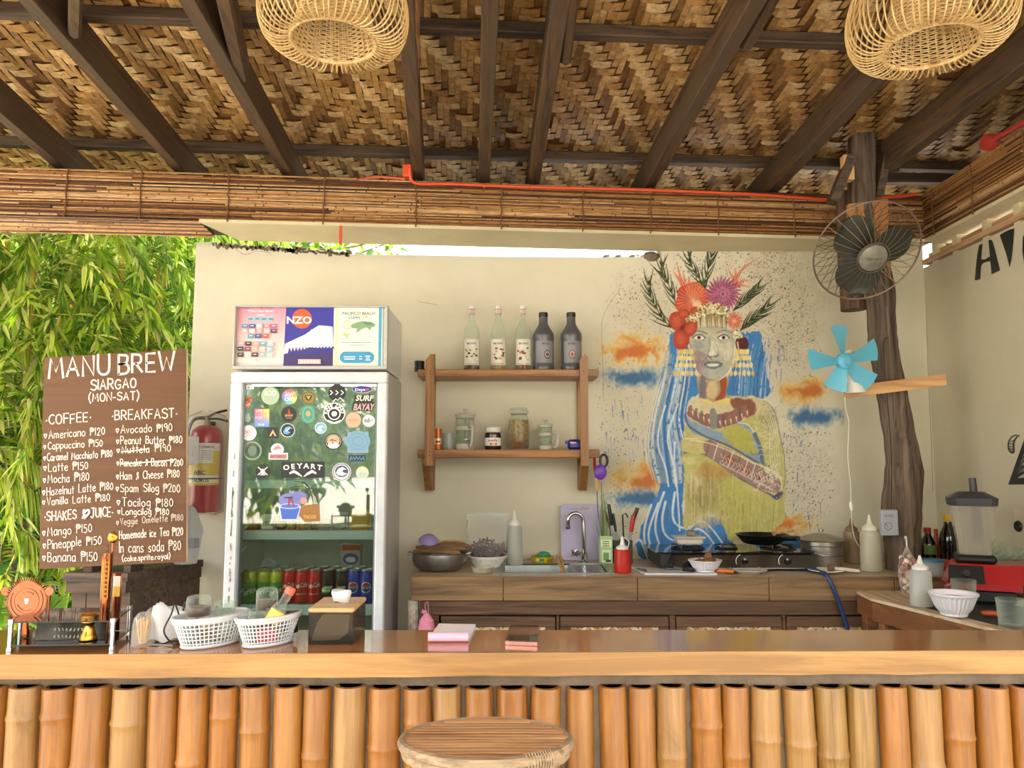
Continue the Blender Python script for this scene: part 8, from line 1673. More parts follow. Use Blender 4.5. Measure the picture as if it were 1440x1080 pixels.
# strainer
cs = P(38, 845, 1.66); rs_ = 31/F*1.66; t = thing('hawthorne_strainer', 'round copper cocktail strainer standing in the acrylic rack', 'strainer', (cs.x, cs.y, zlo))
m = MB(); m.M = Matrix.Translation(cs) @ Matrix.Rotation(R(90), 4, 'X'); m.lathe([(0, -.0008), (rs_*.86, -.0008), (rs_*.86, .0012), (rs_*.5, .0014), (0, .0012)], 40); m.tube([(rs_*.86*math.cos(R(a)), rs_*.86*math.sin(R(a)), 0) for a in range(0, 360, 10)], .0018, 6, closed=True); m.tube([(rs_*.55*math.cos(R(a)), rs_*.55*math.sin(R(a)), .0016) for a in range(0, 360, 12)], .0009, 5, closed=True); m.build('disc', M_copd, t, smooth=True)
m = MB(); m.M = Matrix.Translation(cs) @ Matrix.Rotation(R(90), 4, 'X')
for a in range(0, 360, 6): ca_, sa_ = math.cos(R(a)), math.sin(R(a)); m.tube([(rs_*.84*ca_, rs_*.84*sa_, .002), (rs_*(1.02 if 20 < a < 160 else .92)*ca_, rs_*(1.02 if 20 < a < 160 else .92)*sa_, .0)], .0011, 5)
m.build('spring', M_cop, t)
d = Decal(lambda X, Y_, l: cs+Vector((X, -.0017-l, Y_)))
for k, ch in enumerate('BARFLY'): vs, fs, wd = text2d(ch); a = 205-k*24; d.mb.add([cs+Vector((rs_*.7*math.cos(R(a))+(x_*math.sin(R(a))+ (y_-.3)*math.cos(R(a)))*.006, -.0019, rs_*.7*math.sin(R(a))+(-x_*math.cos(R(a))+(y_-.3)*math.sin(R(a)))*.006)) for x_, y_, _ in vs], fs, '#7a4630') if ch == '~' else None
for (a0_, a1_, rq) in ((150, 260, .72), (-60, 40, .72), (40, 120, .4), (200, 300, .42)): d.mb.tube([cs+Vector((rs_*rq*math.cos(R(a0_+(a1_-a0_)*k/8)), -.0019, rs_*rq*math.sin(R(a0_+(a1_-a0_)*k/8)))) for k in range(9)], .0012, 4, col='#8c5538')
d.mb.prism([cs+Vector((-.004, -.002, .005)), cs+Vector((.004, -.002, .005)), cs+Vector((.003, -.002, -.006)), cs+Vector((-.003, -.002, -.006))], (0, .0005, 0), '#e8d4c4'); d.mb.build('engraving', painted(), t)
m = MB()
for sg in (-1, 1): m.M = Matrix.Translation(cs+Vector((sg*rs_*.98, 0, rs_*.42))) @ Matrix.Rotation(R(90), 4, 'X'); m.lathe([(0, -.001), (.009, -.001), (.009, .001), (0, .001)], 16)
m.build('ear', M_copd, t); m = MB(); m.tube([cs+Vector((0, 0, -rs_*.85)), cs+Vector((.001, 0, -rs_*1.35)), (cs.x+.002, cs.y, zlo+.0005)], [.004, .008, .006], 8); m.build('handle', M_cop, t, smooth=True)
# bar spoon, muddler, long spoon, peeler
p_ = P(67, 865, 1.69); t = thing('bar_spoon', 'thin copper rod with a small disc right of the round strainer', 'bar spoon', (p_.x, 1.69, zlo)); m = MB(); m.tube([(p_.x, 1.69, zlo+.0005), (p_.x+.003, 1.69, P(71, 832, 1.69).z)], .002, 8); m.build('rod', M_cop, t); m = MB(); m.lathe([(0, -.002), (.016, -.001), (.016, .001), (0, .003)], 20, (p_.x, 1.69, p_.z)); m.build('disc', M_copd, t, smooth=True)
a = P(152, 778, 1.70); t = thing('copper_muddler', 'tall ribbed copper muddler standing in the rack', 'muddler', (a.x, 1.70, zlo)); zq = a.z; m = MB(); m.tube([(a.x-.004, 1.70, zlo+.0005), (a.x-.001, 1.70, zlo+.07), (a.x, 1.70, zq-.008), (a.x, 1.70, zq)], [.0065, .0095, .0105, .009], 16); m.build('barrel', M_cop, t, smooth=True)
m = MB()
for k in range(5): m.tube([(a.x-.006+.0035*k, 1.70-.0098, zlo+.075), (a.x-.006+.0035*k, 1.70-.0105, zq-.012)], .0008, 5)
m.build('fluting', M_gold, t)
m = MB()
for k in range(12): z = zlo+.078+k*.0095; m.box(a.x+.002, a.x+.006, 1.688, 1.6895, z, z+.006)
m.build('stamped_marks', plain('dark_copper', '#5c3020', .3, .8), t)
b = P(158, 756, 1.72); t = thing('twisted_spoon', 'copper spoon with a round bowl standing tallest in the rack', 'spoon', (b.x, 1.72, zlo)); m = MB(); m.tube([(b.x, 1.72, zlo+.0005), (b.x+.001, 1.722, b.z-.01)], .0022, 8); m.build('stem', M_cop, t); m = MB(); m.sphere((b.x, 1.722, b.z), .0115, 16, 12, sz=1.1, sy=.45); m.build('spoon_bowl', M_gold, t, smooth=True)
a0_, a1_ = P(160, 806, 1.735), P(172, 806, 1.735); t = thing('copper_peeler', 'flat rose copper peeler with a yellow tag at the right of the rack', 'peeler', (a0_.x, 1.735, zlo)); z1q = a0_.z; m = MB(); m.box(a0_.x, a1_.x, 1.733, 1.737, zlo+.0005, z1q, bev=.001); m.build('blade', M_copd, t); m = MB(); m.box(a0_.x+.002, a1_.x-.002, 1.731, 1.7325, z1q-.05, z1q-.028, '#d8b04c'); m.box(a0_.x+.002, a1_.x-.002, 1.731, 1.7325, z1q-.028, z1q-.006, '#e8dcd0'); m.build('paper_tag', painted(), t)
# jigger
x, r, h = fit(119, 144, 862, 1.66, zlo); o = MB().lathe([(0, 0), (r*.95, .0005), (r*.98, .002), (r*.45, h*.58), (r*.5, h*.62), (r*.9, h*.72), (r*.95, h*.98), (r*1.02, h), (r*.85, h), (r*.8, h*.75), (0, h*.66)], 28).build('copper_jigger', M_gold, smooth=True); at0(o, x, 1.645, zlo+.0003); tag(o, 'copper double cone jigger standing in the acrylic rack', 'jigger')
# toothpick domes
def dome(px0, px1, pt, pb, lab, k):
    b = PZ((px0+px1)/2, pb, ZB); r = (px1-px0)/2/F*b.y*.98; c_ = (b.x, b.y+r*.9, ZB); h = P(0, pt, c_[1]).z-ZB; t = thing('toothpick_holder', lab, 'holder', c_, 'toothpick holders')
    m = MB(); m.lathe([(r*1.08, 0), (r*1.1, .003), (r*1.0, .006), (r*.97, h*.6), (r*.85, h*.82), (r*.5, h*.96), (0, h)], 26); m.build('dome', glassy('dome_plastic', '#ffffff', .12, .06, '#dcdedd'), t, world=False, smooth=True); m = MB(); rg = random.Random(k)
    for q in range(70): a = rg.uniform(0, 6.3); rr_ = r*.55*math.sqrt(rg.random()); b_ = a+rg.uniform(-.5, .5); m.tube([(rr_*.6*math.cos(a), rr_*.6*math.sin(a), .004), (rr_*1.3*math.cos(b_), rr_*1.3*math.sin(b_), min(h*.8, .062)+rg.uniform(-.006, .003))], .0008, 4)
    tag(m.build('toothpicks', plain('toothpick_wood', '#dbb274', .6), t, world=False), kind='stuff')
dome(196, 224, 853, 896, 'clear dome toothpick holder, the one behind, near the napkins', 5); dome(179, 209, 860, 911, 'clear dome toothpick holder, the one in front beside the rack', 3)
# napkin stand
t = thing('napkin_stand', 'black wire napkin stand between the toothpicks and the white baskets', 'napkin holder', PZ(235, 905, ZB).to_tuple()); c_ = PZ(238, 905, ZB)
m = MB()
m.tube([(c_.x-.035, c_.y-.02, ZB+.003), (c_.x+.02, c_.y-.03, ZB+.003), (c_.x+.05, c_.y+.03, ZB+.003), (c_.x-.01, c_.y+.04, ZB+.003)], .0022, 6, closed=True); m.build('foot_wire', M_steel, t)
for dx, dy in ((0, 0), (.022, .03)):
    m = MB(); m.tube(smooth_line([(c_.x+.02+dx*.5, c_.y-.028+dy, ZB+.004), (c_.x-.002+dx*.5, c_.y-.024+dy, ZB+.03), (c_.x+.012+dx*.5, c_.y-.024+dy, ZB+.065), (c_.x+.018+dx*.5, c_.y-.022+dy, ZB+.085), (c_.x+.026+dx*.5, c_.y-.01+dy, ZB+.05), (c_.x+.04+dx*.5, c_.y+dy*.6, ZB+.01), (c_.x+.045+dx*.5, c_.y+.02, ZB+.004)], 4), .0018, 6); m.build('frame_wire', M_blk, t)
rg = random.Random(4)
for k in range(4):
    m = MB(); nn = 9; vs = []
    for i in range(nn):
        for j in range(nn):
            u_, v_ = i/(nn-1), j/(nn-1); X = -.045+.062*u_+.016*v_; Z = .004+v_*(.075-.02*u_)+.004*math.sin(u_*9+k); Y_ = -.012+k*.010+.006*math.sin(u_*7+v_*5+k)+.02*u_; vs.append((c_.x+X, c_.y+Y_, ZB+Z+.002))
    m.add(vs, [(i*nn+j, (i+1)*nn+j, (i+1)*nn+j+1, i*nn+j+1) for i in range(nn-1) for j in range(nn-1)]); o = m.build('paper_napkin', plain('paper_white', '#cdcfd0', .8), smooth=True); tag(o, ['frontmost white paper napkin in the wire stand', 'second white paper napkin in the wire stand', 'third white paper napkin in the wire stand', 'rearmost white paper napkin in the wire stand'][k], 'napkin', 'napkins in the wire stand')
# baskets
M_wb = plain('basket_white', '#c9cbce', .4, 0, .02)
cb1 = PZ(296, 906, ZB); cb2 = PZ(377, 905, ZB)
def oval_basket(lab, c_, rz, rx, ry, h):
    return basket('oval_basket', lab, 'basket', c_.x, c_.y, ZB, rx, ry, h, M_wb, 46, 7, .74, rz, .006, .0014)
oval_basket('left white oval lattice basket on the bar holding a jar and clear glasses', cb1, R(48), .080, .045, .062)
oval_basket('right white oval lattice basket on the bar holding a tilted bottle', cb2, R(48), .071, .041, .060)
zin = ZB+.0045
def jarb(px0, px1, pt, c_, dz, lab, k):
    x = P((px0+px1)/2, 860, c_.y).x; r = (px1-px0)/2/F*c_.y*.98; h = P(300, pt, c_.y).z-(zin+dz); t = thing('glass_jar', lab, 'jar', (x, c_.y, zin+dz)); m = MB(); m.lathe([(0, .001), (r*.85, .001), (r, h*.1), (r, h*.86), (r*.9, h*.97), (r*.6, h), (0, h)], 26); m.build('glass_body', M_glass, t, world=False, smooth=True)
    m = MB(); m.lathe([(0, h*.58), (r*.93, h*.58), (r*.93, h*.76), (r*.5, h*.78), (0, h*.78)], 26); m.build('brown_contents', plain('coffee_brown', '#4a2820', .2), t, world=False, smooth=True)
jarb(262, 296, 837, Vector((0, cb1.y-.005, 0)), .0, 'glass jar with brown contents in the left basket', 1); jarb(360, 390, 826, Vector((0, cb2.y+.03, 0)), .0, 'glass jar with brown contents at the back of the right basket', 2)
def tumb(lab, px0, px1, pt, Y, rot=(0, 0, 0), dz=0.): x = P((px0+px1)/2, 860, Y).x; r = (px1-px0)/2/F*Y; h = P(300, pt, Y).z-zin-dz; o = MB().lathe([(0, .001), (r*.82, .001), (r*.86, .006), (r, h), (r*.94, h-.001), (r*.8, .01), (0, .009)], 26).build('drinking_glass', M_glass, smooth=True); at0(o, x, Y, zin+dz); o.rotation_euler = rot; tag(o, lab, 'glass')
tumb('clear glass at the right end of the left basket', 302, 330, 846, cb1.y+.035); tumb('clear glass in the front of the right basket', 350, 378, 857, cb2.y-.008)
A = P(411, 826, cb2.y-.005); B = P(376, 884, cb2.y-.02); B.z = max(B.z, zin+.016); t = thing('small_bottle', 'tilted clear bottle with yellow label and red cap in the right basket', 'bottle', B.to_tuple()); d_ = A-B; L = d_.length; Mx = Matrix.Translation(B) @ d_.to_track_quat('Z', 'Y').to_matrix().to_4x4()
m = MB(); m.M = Mx; m.lathe([(0, 0), (.014, 0), (.0155, .004), (.0155, L*.48), (.009, L*.62), (.0085, L*.86)], 22); m.build('glass_body', M_glass, t, smooth=True); m = MB(); m.M = Mx; m.lathe([(.010, L*.84), (.0105, L*.86), (.0105, L*.97), (.008, L), (0, L)], 16); m.build('cap', plain('cap_coral', '#e0604c', .4), t, smooth=True)
m = MB(); m.M = Mx; m.lathe([(.0159, L*.16), (.0159, L*.44)], 22, col='#e6c24c'); m.add([(p_[0], p_[1], p_[2]) for p_ in wrap('Cali', .0162, L*.3, .010, a0=-100, bold=.02)[0]], wrap('Cali', .0162, L*.3, .010, a0=-100, bold=.02)[1], '#2a3050'); m.build('label_sheet', painted(), t)
o = MB().lathe([(0, 0), (.016, 0), (.017, .03), (.0185, .031), (.0185, .046), (.017, .047), (0, .047)], 22).build('steel_jar', M_steel, smooth=True); at0(o, P(408, 860, cb2.y+.03).x, cb2.y+.035, zin+.012); tag(o, 'small steel lidded jar at the right end of the right basket', 'jar')
o = MB().box(-.02, .02, -.008, .008, 0, .034, bev=.003).build('pink_sachet', plain('pink_sachet', '#cf5068', .5)); at0(o, cb2.x+.002, cb2.y-.022, zin); o.rotation_euler = (0, 0, .5); tag(o, 'pink sachet inside the right basket', 'sachet')
# tissue box
b0 = PZ(433, 906, ZB); b1 = PZ(496, 906, ZB); yb1 = 1.80; zl_ = P(465, 858, b0.y).z; t = thing('tissue_box', 'smoked clear tissue box with a wooden lid on the bar', 'tissue box', (b0.x, b0.y, ZB))
m = MB()
for q in ((b0.x, b1.x, b0.y, b0.y+.0025), (b0.x, b1.x, yb1-.0025, yb1), (b0.x, b0.x+.0025, b0.y+.0026, yb1-.0026), (b1.x-.0025, b1.x, b0.y+.0026, yb1-.0026)): m.box(*q, ZB+.001, zl_-.006)
m.box(b0.x, b1.x, b0.y, yb1, ZB, ZB+.001); m.build('smoked_walls', glassy('smoked_clear', '#cfc9c0', .1, .05, '#5a5650'), t)
m = MB(); m.box(b0.x-.002, b1.x+.002, b0.y-.002, yb1+.002, zl_-.005, zl_+.004, bev=.003); m.build('wooden_lid', wood('lid_bamboo', '#b58a58', '#d6ae7a', None, 'X', .45, .1, .8, .1), t)
m = MB(); xm = (b0.x+b1.x)/2; ym = (b0.y+yb1)/2; nn = 18; vs = []; rg = random.Random(5)
for i, (rx_, ry_, z) in enumerate(((.016, .006, zl_+.0045), (.019, .012, zl_+.012), (.022, .014, zl_+.022), (.021, .012, zl_+.030), (.015, .004, zl_+.031))):
    for k in range(nn): a = 2*math.pi*k/nn; vs.append((xm+.006+rx_*math.cos(a)*(1+.06*math.sin(3*a)), ym+ry_*math.sin(a), z+.002*math.sin(2*a+i)))
m.add(vs, [(i*nn+k, i*nn+(k+1) % nn, (i+1)*nn+(k+1) % nn, (i+1)*nn+k) for i in range(4) for k in range(nn)]+[tuple(range(4*nn, 5*nn))]); m.build('tissue', MATS['paper_white'], t, smooth=True)
m = MB(); pts = [(b0.x+.006, zl_-.05-.012), (b0.x+.012, ZB+.006), (b1.x-.03, ZB+.008), (b1.x-.012, ZB+.022), (b1.x-.008, zl_-.01), (b0.x+.028, zl_-.01), (b0.x+.016, zl_-.028)]; m.prism([(a_, b0.y+.006, b_) for a_, b_ in pts], (0, yb1-b0.y-.02, 0)); m.build('folded_tissues', plain('tissue_cream', '#d8cdba', .8, 0, .1, 12, .3), t)
# notebook
a_ = [PZ(603, 902, ZB), PZ(659, 902, ZB), PZ(669, 882, ZB), PZ(617, 881, ZB)]; t = thing('notebook', 'small notebook with a pink cover folded forward on the bar', 'notebook', a_[0].to_tuple())
m = MB(); m.prism([(v.x, v.y, ZB) for v in a_], (0, 0, .007)); m.build('pages', plain('page_white', '#ebe4e6', .8, 0, .03), t)
m = MB(); A, B = a_[0]+Vector((-.001, -.001, .0095)), a_[1]+Vector((0, -.001, .0095)); m.tube([A, B], .0098, 14); m.build('pink_cover', plain('cover_pink', '#efb9d0', .5, 0, .03), t, smooth=True)
d = MB(); 
for k in range(6): y_ = a_[0].y+.035+k*.012; d.box(a_[0].x+.018+k*.002, a_[1].x+.004, y_, y_+.0012, ZB+.007, ZB+.0074, '#a9a6c0')
d.build('ruled_lines', painted(), t)
# phone
a_ = [PZ(709, 907, ZB), PZ(757, 909, ZB), PZ(760, 884, ZB), PZ(717, 883, ZB)]; cc = sum(a_, Vector())/4; t = thing('phone', 'black screened mobile phone with a rose gold edge lying on the bar', 'phone', (cc.x, cc.y, ZB))
def rnd_poly(q, f, n=5, r=.009):
    out = []
    q = [cc+(v-cc)*f for v in q]
    for i in range(4):
        p_, a1_, b1_ = q[i], (q[i-1]-q[i]).normalized(), (q[(i+1) % 4]-q[i]).normalized()
        for k in range(n+1): s_ = k/n; out.append(p_+a1_*r*(1-s_)**2+b1_*r*s_**2)
    return out
m = MB(); m.prism([(v.x, v.y, ZB) for v in rnd_poly(a_, 1)], (0, 0, .0078)); m.build('phone_case', plain('rose_gold', '#c98f88', .25, .8, .05), t)
m = MB(); m.prism([(v.x, v.y, ZB+.0078) for v in rnd_poly(a_, .95)], (0, 0, .0007)); m.build('screen', plain('screen_black', '#0b0a0b', .06, 0, 0, 9, 0, 0, 1.), t)
# ================================================================ rattan lamps
M_rat = wood('rattan', '#a88450', '#cfb47c', '#bf9f68', 'Z', .45, .1, .8, .1)
def lamp(pc, Y, R_, lab, yaw):
    c_ = P(pc[0], pc[1], Y); t = thing('rattan_lamp', lab, 'lamp', c_.to_tuple()); s_ = R_/.18; N_ = 62
    prof = [(.104, 0), (.124, -.007), (.150, -.004), (.174, .018), (.184, .06), (.178, .11), (.155, .17), (.115, .23), (.075, .275), (.045, .31), (.03, .325)]
    m = MB(); rg = random.Random(int(pc[0]))
    for k in range(N_):
        a = 2*math.pi*k/N_+rg.uniform(-.02, .02); tw = rg.uniform(-.05, .05)+.12; pts = smooth_line([(r_*s_*math.cos(a+tw*i/10), r_*s_*math.sin(a+tw*i/10), z_*s_) for i, (r_, z_) in enumerate(prof)], 3); m.tube(pts, .0023, 5, caps=False)
    tag(m.build('rattan_rods', M_rat, t, world=False, smooth=True), kind='stuff')
    m = MB(); m.tube([(.104*s_*math.cos(R(a)), .104*s_*math.sin(R(a)), 0) for a in range(0, 360, 8)], .0052, 8, closed=True); m.build('rim_ring', M_rat, t, world=False, smooth=True)
    m = MB(); n = 46
    for k in range(n): a = 2*math.pi*k/n; m.tube([(.105*s_*math.cos(a), .105*s_*math.sin(a), -.006), (.109*s_*math.cos(a+.03), .109*s_*math.sin(a+.03), .006)], .0026, 5)
    m.build('rim_binding', M_rat, t, world=False)
    m = MB(); NS = 34; ip = [(.102, .0), (.097, .03), (.086, .07), (.078, .11), (.068, .15), (.056, .19), (.042, .225), (.03, .25)]
    for k in range(NS):
        a = 2*math.pi*k/NS; m.tube([(r_*s_*math.cos(a), r_*s_*math.sin(a), z_*s_) for r_, z_ in ip], .0016, 4, caps=False)
    for j in range(46):
        z_ = .004+j*.0054; q_ = np.interp(z_, [p[1] for p in ip], [p[0] for p in ip]); pts = []
        for k in range(NS*2): a = 2*math.pi*k/(NS*2); pts.append(((q_+(.0018 if (k//2+j) % 2 else -.0018))*s_*math.cos(a), (q_+(.0018 if (k//2+j) % 2 else -.0018))*s_*math.sin(a), z_*s_))
        m.tube(pts, .0019, 4, closed=True)
    tag(m.build('woven_shade', M_rat, t, world=False), kind='stuff')
    m = MB(); m.lathe([(.03*s_, .24*s_), (.032*s_, .325*s_), (.02*s_, .34*s_), (0, .34*s_)], 16); m.build('top_cap', M_rat, t, world=False, smooth=True)
    m = MB(); m.lathe([(0, .10), (.018, .108), (.026, .13), (.024, .15), (.014, .175), (.013, .20), (0, .20)], 16); m.build('bulb', glassy('bulb_glass', '#fff8e8', .4, .1, '#e9e2d0'), t, world=False, smooth=True)
    zc_ = 3.198-.05*c_.y-c_.z+.0; m = MB(); m.tube([(0, 0, .2), (0, 0, zc_-.01)], .003, 6); m.build('lamp_cord', M_blk, t, world=False)
lamp((469, 58), 1.81, .178, 'left rattan pendant lamp hanging from the ceiling', 0); lamp((1309, 66), 1.84, .19, 'right rattan pendant lamp hanging from the ceiling', 0)
# ================================================================ garden at the left
M_leaf = painted('leaf_surface', .42, trans=.45)
def leafmesh(name, parent, pos, dirs, L, Wd, cols, seed=0, droop=.3, mat=None, kind='stuff', fold=.25):
    """many folded pointed leaves in one mesh; pos, dirs (n,3); L, Wd (n,)"""
    rg = np.random.default_rng(seed); n = len(pos); d = dirs/np.linalg.norm(dirs, axis=1, keepdims=True)
    up = rg.normal(size=(n, 3))+np.array([0, -.3, 1.4]); side = np.cross(d, up); side /= np.linalg.norm(side, axis=1, keepdims=True)+1e-9; nr = np.cross(side, d)
    L = L[:, None]; Wd = Wd[:, None]; g = np.array([0, 0, -1.]); dr = droop*L
    st = []
    for t_, w_ in ((0, .12), (.35, 1.), (.7, .75)):
        c_ = pos+d*L*t_+g*dr*t_*t_; st += [c_-side*Wd*w_*.5+nr*Wd*fold*w_, c_, c_+side*Wd*w_*.5+nr*Wd*fold*w_]
    tip = pos+d*L+g*dr; st.append(tip)
    V = np.stack(st, 1).reshape(-1, 3).astype(np.float32)
    q = np.array([(0, 1, 4, 3), (1, 2, 5, 4), (3, 4, 7, 6), (4, 5, 8, 7)]); tr = np.array([(6, 7, 9), (7, 8, 9)])
    off = (np.arange(n)*10)[:, None, None]; Q = (q[None]+off).reshape(-1, 4); T = (tr[None]+off).reshape(-1, 3)
    me = bpy.data.meshes.new(name); me.vertices.add(len(V)); me.vertices.foreach_set('co', (V-np.array(parent.location if parent else (0, 0, 0), dtype=np.float32)).ravel())
    loops = np.concatenate([Q.ravel(), T.ravel()]).astype(np.int32); me.loops.add(len(loops)); me.loops.foreach_set('vertex_index', loops)
    me.polygons.add(len(Q)+len(T)); ls = np.concatenate([np.arange(len(Q))*4, len(Q)*4+np.arange(len(T))*3]).astype(np.int32); lt = np.concatenate([np.full(len(Q), 4), np.full(len(T), 3)]).astype(np.int32)
    me.polygons.foreach_set('loop_start', ls); me.polygons.foreach_set('loop_total', lt); me.update()
    pal = np.array([lin(c) for c in cols], np.float32); ci = rg.integers(0, len(cols), n); vc = 1.0*pal[ci]*(rg.uniform(.6, 1.3, (n, 1)).astype(np.float32))
    lc = np.concatenate([np.repeat(vc, 16, axis=0), np.repeat(vc, 6, axis=0)]); a = me.color_attributes.new('Col', 'FLOAT_COLOR', 'CORNER'); a.data.foreach_set('color', np.concatenate([lc, np.ones((len(lc), 1), np.float32)], 1).ravel())
    me.polygons.foreach_set('use_smooth', [True]*len(me.polygons)); me.materials.append(mat or M_leaf)
    o = bpy.data.objects.new(name, me); COL.objects.link(o)
    if parent: o.parent = parent
    if kind: o['kind'] = kind
    return o
GB = ['#a9c832', '#8fb82c', '#c4d84a', '#6f9c2c', '#d6e070', '#5c8a30', '#b8cc58']; GD = ['#3f6a2c', '#2f5424', '#567f34', '#6f9840', '#24441f', '#88a848']; GY = ['#c9d44a', '#dce07c', '#a8c03c', '#e6e49a', '#8fae38']
M_culm = wood('garden_bamboo', '#b08a30', '#d9b84e', '#8fa040', 'Z', .4, .1, .3, .1); M_stem = wood('green_stem', '#5c5a34', '#8a8450', None, 'Z', .7)
def bamboo(lab, base, h, lean, ncul, nbr, seed, cols, L=.17, spread=.5):
    rg = random.Random(seed); t = thing('garden_bamboo', lab, 'bamboo', base); B = Vector(base); pos = []; dirs = []
    for k in range(ncul):
        b = B+Vector((rg.uniform(-.15, .15), rg.uniform(-.15, .15), 0)); top_ = b+Vector((lean[0]+rg.uniform(-.3, .3), lean[1]+rg.uniform(-.3, .3), h*rg.uniform(.85, 1.1))); mid = (b+top_)/2+Vector((-lean[0]*.2, 0, 0)); pts = smooth_line([b, mid, top_], 8); m = MB(); r_ = rg.uniform(.018, .03); m.tube(pts, [r_*(1-.6*i/len(pts)) for i in range(len(pts))], 8)
        for i in range(2, len(pts), 1): m.tube([pts[i]-Vector((0, 0, .006)), pts[i]+Vector((0, 0, .006))], r_*(1-.6*i/len(pts))*1.25, 8)
        m.build('culm', M_culm, t, smooth=True)
    m = MB()
    for k in range(nbr):
        q = B+Vector((lean[0]*rg.random(), lean[1]*rg.random(), h*rg.uniform(.18, 1.0))); a = rg.uniform(0, 6.28); l = rg.uniform(.35, .9)*spread*1.6; e = q+Vector((l*math.cos(a), l*math.sin(a)*.8, rg.uniform(.05, .3))); f = e+Vector((l*.5*math.cos(a), l*.4*math.sin(a), -rg.uniform(.1, .35))); pts = smooth_line([q, e, f], 7); m.tube(pts, .0028, 4, caps=False)
        for i in range(4, len(pts)):
            for s_ in range(3):
                d_ = (pts[i]-pts[i-1]).normalized()+Vector((rg.uniform(-.7, .7), rg.uniform(-.7, .7), rg.uniform(-.55, .3))); pos.append(tuple(pts[i])); dirs.append(tuple(d_))
    tag(m.build('twigs', M_stem, t), kind='stuff'); n = len(pos); rn = np.random.default_rng(seed)
    leafmesh('foliage', t, np.array(pos), np.array(dirs), rn.uniform(.6, 1.25, n)*L, rn.uniform(.7, 1.2, n)*L*.16, cols, seed, .18)
bamboo('bright green bamboo clump rising just left of the wall end', (-2.55, 5.1, 0), 3.3, (.25, -.1), 3, 230, 1, GB, .145)
bamboo('yellow stemmed bamboo clump behind the menu board', (-3.05, 4.7, 0), 3.2, (.35, -.1), 4, 230, 2, GB+GY, .15)
bamboo('tall yellow green bamboo at the left edge of the picture', (-3.65, 5.0, 0), 3.5, (.35, 0), 4, 220, 3, GY+GB, .15)
bamboo('darker bamboo clump further back between the others', (-3.3, 6.3, 0), 3.8, (.1, 0), 4, 220, 4, GD+GB, .17, .7)
bamboo('bamboo beyond the left edge of the picture', (-4.6, 5.4, 0), 3.6, (.2, 0), 4, 90, 5, GB, .22, .7)
# broad leaved trees behind
def tree(lab, base, h, rad, n, L, cols, seed, rz=1., nm='broadleaf_tree'):
    rg = np.random.default_rng(seed); t = thing(nm, lab, 'tree', base); B = Vector(base); m = MB(); m.tube(smooth_line([B, B+Vector((.1, 0, h*.5)), B+Vector((0, 0, h))], 5), [.07-.004*i for i in range(11)], 10)
    m.build('trunk', MATS['grey_trunk'], t, smooth=True); m = MB(); r2 = random.Random(seed)
    for k in range(26): q = B+Vector((0, 0, h*r2.uniform(.3, .95))); a = r2.uniform(0, 6.3); e = q+Vector((rad*math.cos(a)*.9, rad*math.sin(a)*.6, r2.uniform(.1, .6))); m.tube(smooth_line([q, (q+e)/2+Vector((0, 0, -.08)), e], 4), [.018-.0016*i for i in range(9)], 5)
    tag(m.build('branches', MATS['grey_trunk'], t), kind='stuff')
    p = rg.normal(size=(n, 3)); p /= np.linalg.norm(p, axis=1, keepdims=True); rr_ = rg.random(n)**.45; pos = p*rr_[:, None]*np.array([rad, rad*.8, h*.5*rz])+np.array([B.x, B.y, h*.58]); pos[:, 2] = np.maximum(pos[:, 2], .05)
    cl = pos+rg.normal(size=(n, 3))*.03; dirs = p+rg.normal(size=(n, 3))*.7+np.array([0, -.2, -.3]); leafmesh('foliage', t, cl, dirs, rg.uniform(.6, 1.3, n)*L, rg.uniform(.7, 1.3, n)*L*.42, cols, seed, .3)
tree('dense dark green tree behind the bamboo at the left', (-3.6, 7.6, 0), 4.4, 1.5, 5200, .16, GD+['#8fb83c'], 11)
tree('bright green leafy tree right behind the wall end', (-2.2, 7.0, 0), 4.6, 1.3, 4600, .15, GB+['#4f8030', '#e0e8a0'], 12)
tree('leafy tree far left behind the tall bamboo', (-5.6, 7.8, 0), 4.6, 1.7, 4200, .18, GD+GB, 13)
tree('pale green tree furthest back above the others', (-4.2, 9.6, 0), 5.6, 2.2, 5200, .20, GB+GY, 14)
tree('low green shrub filling the ground behind the bench', (-3.1, 5.7, 0), 1.9, .8, 2600, .14, GD, 15, 1., 'leafy_shrub')
tree('low dark shrub at the left edge behind the copper tools', (-4.2, 5.7, 0), 2.0, .9, 2600, .15, GD+['#6c3a24'], 16, 1., 'leafy_shrub')
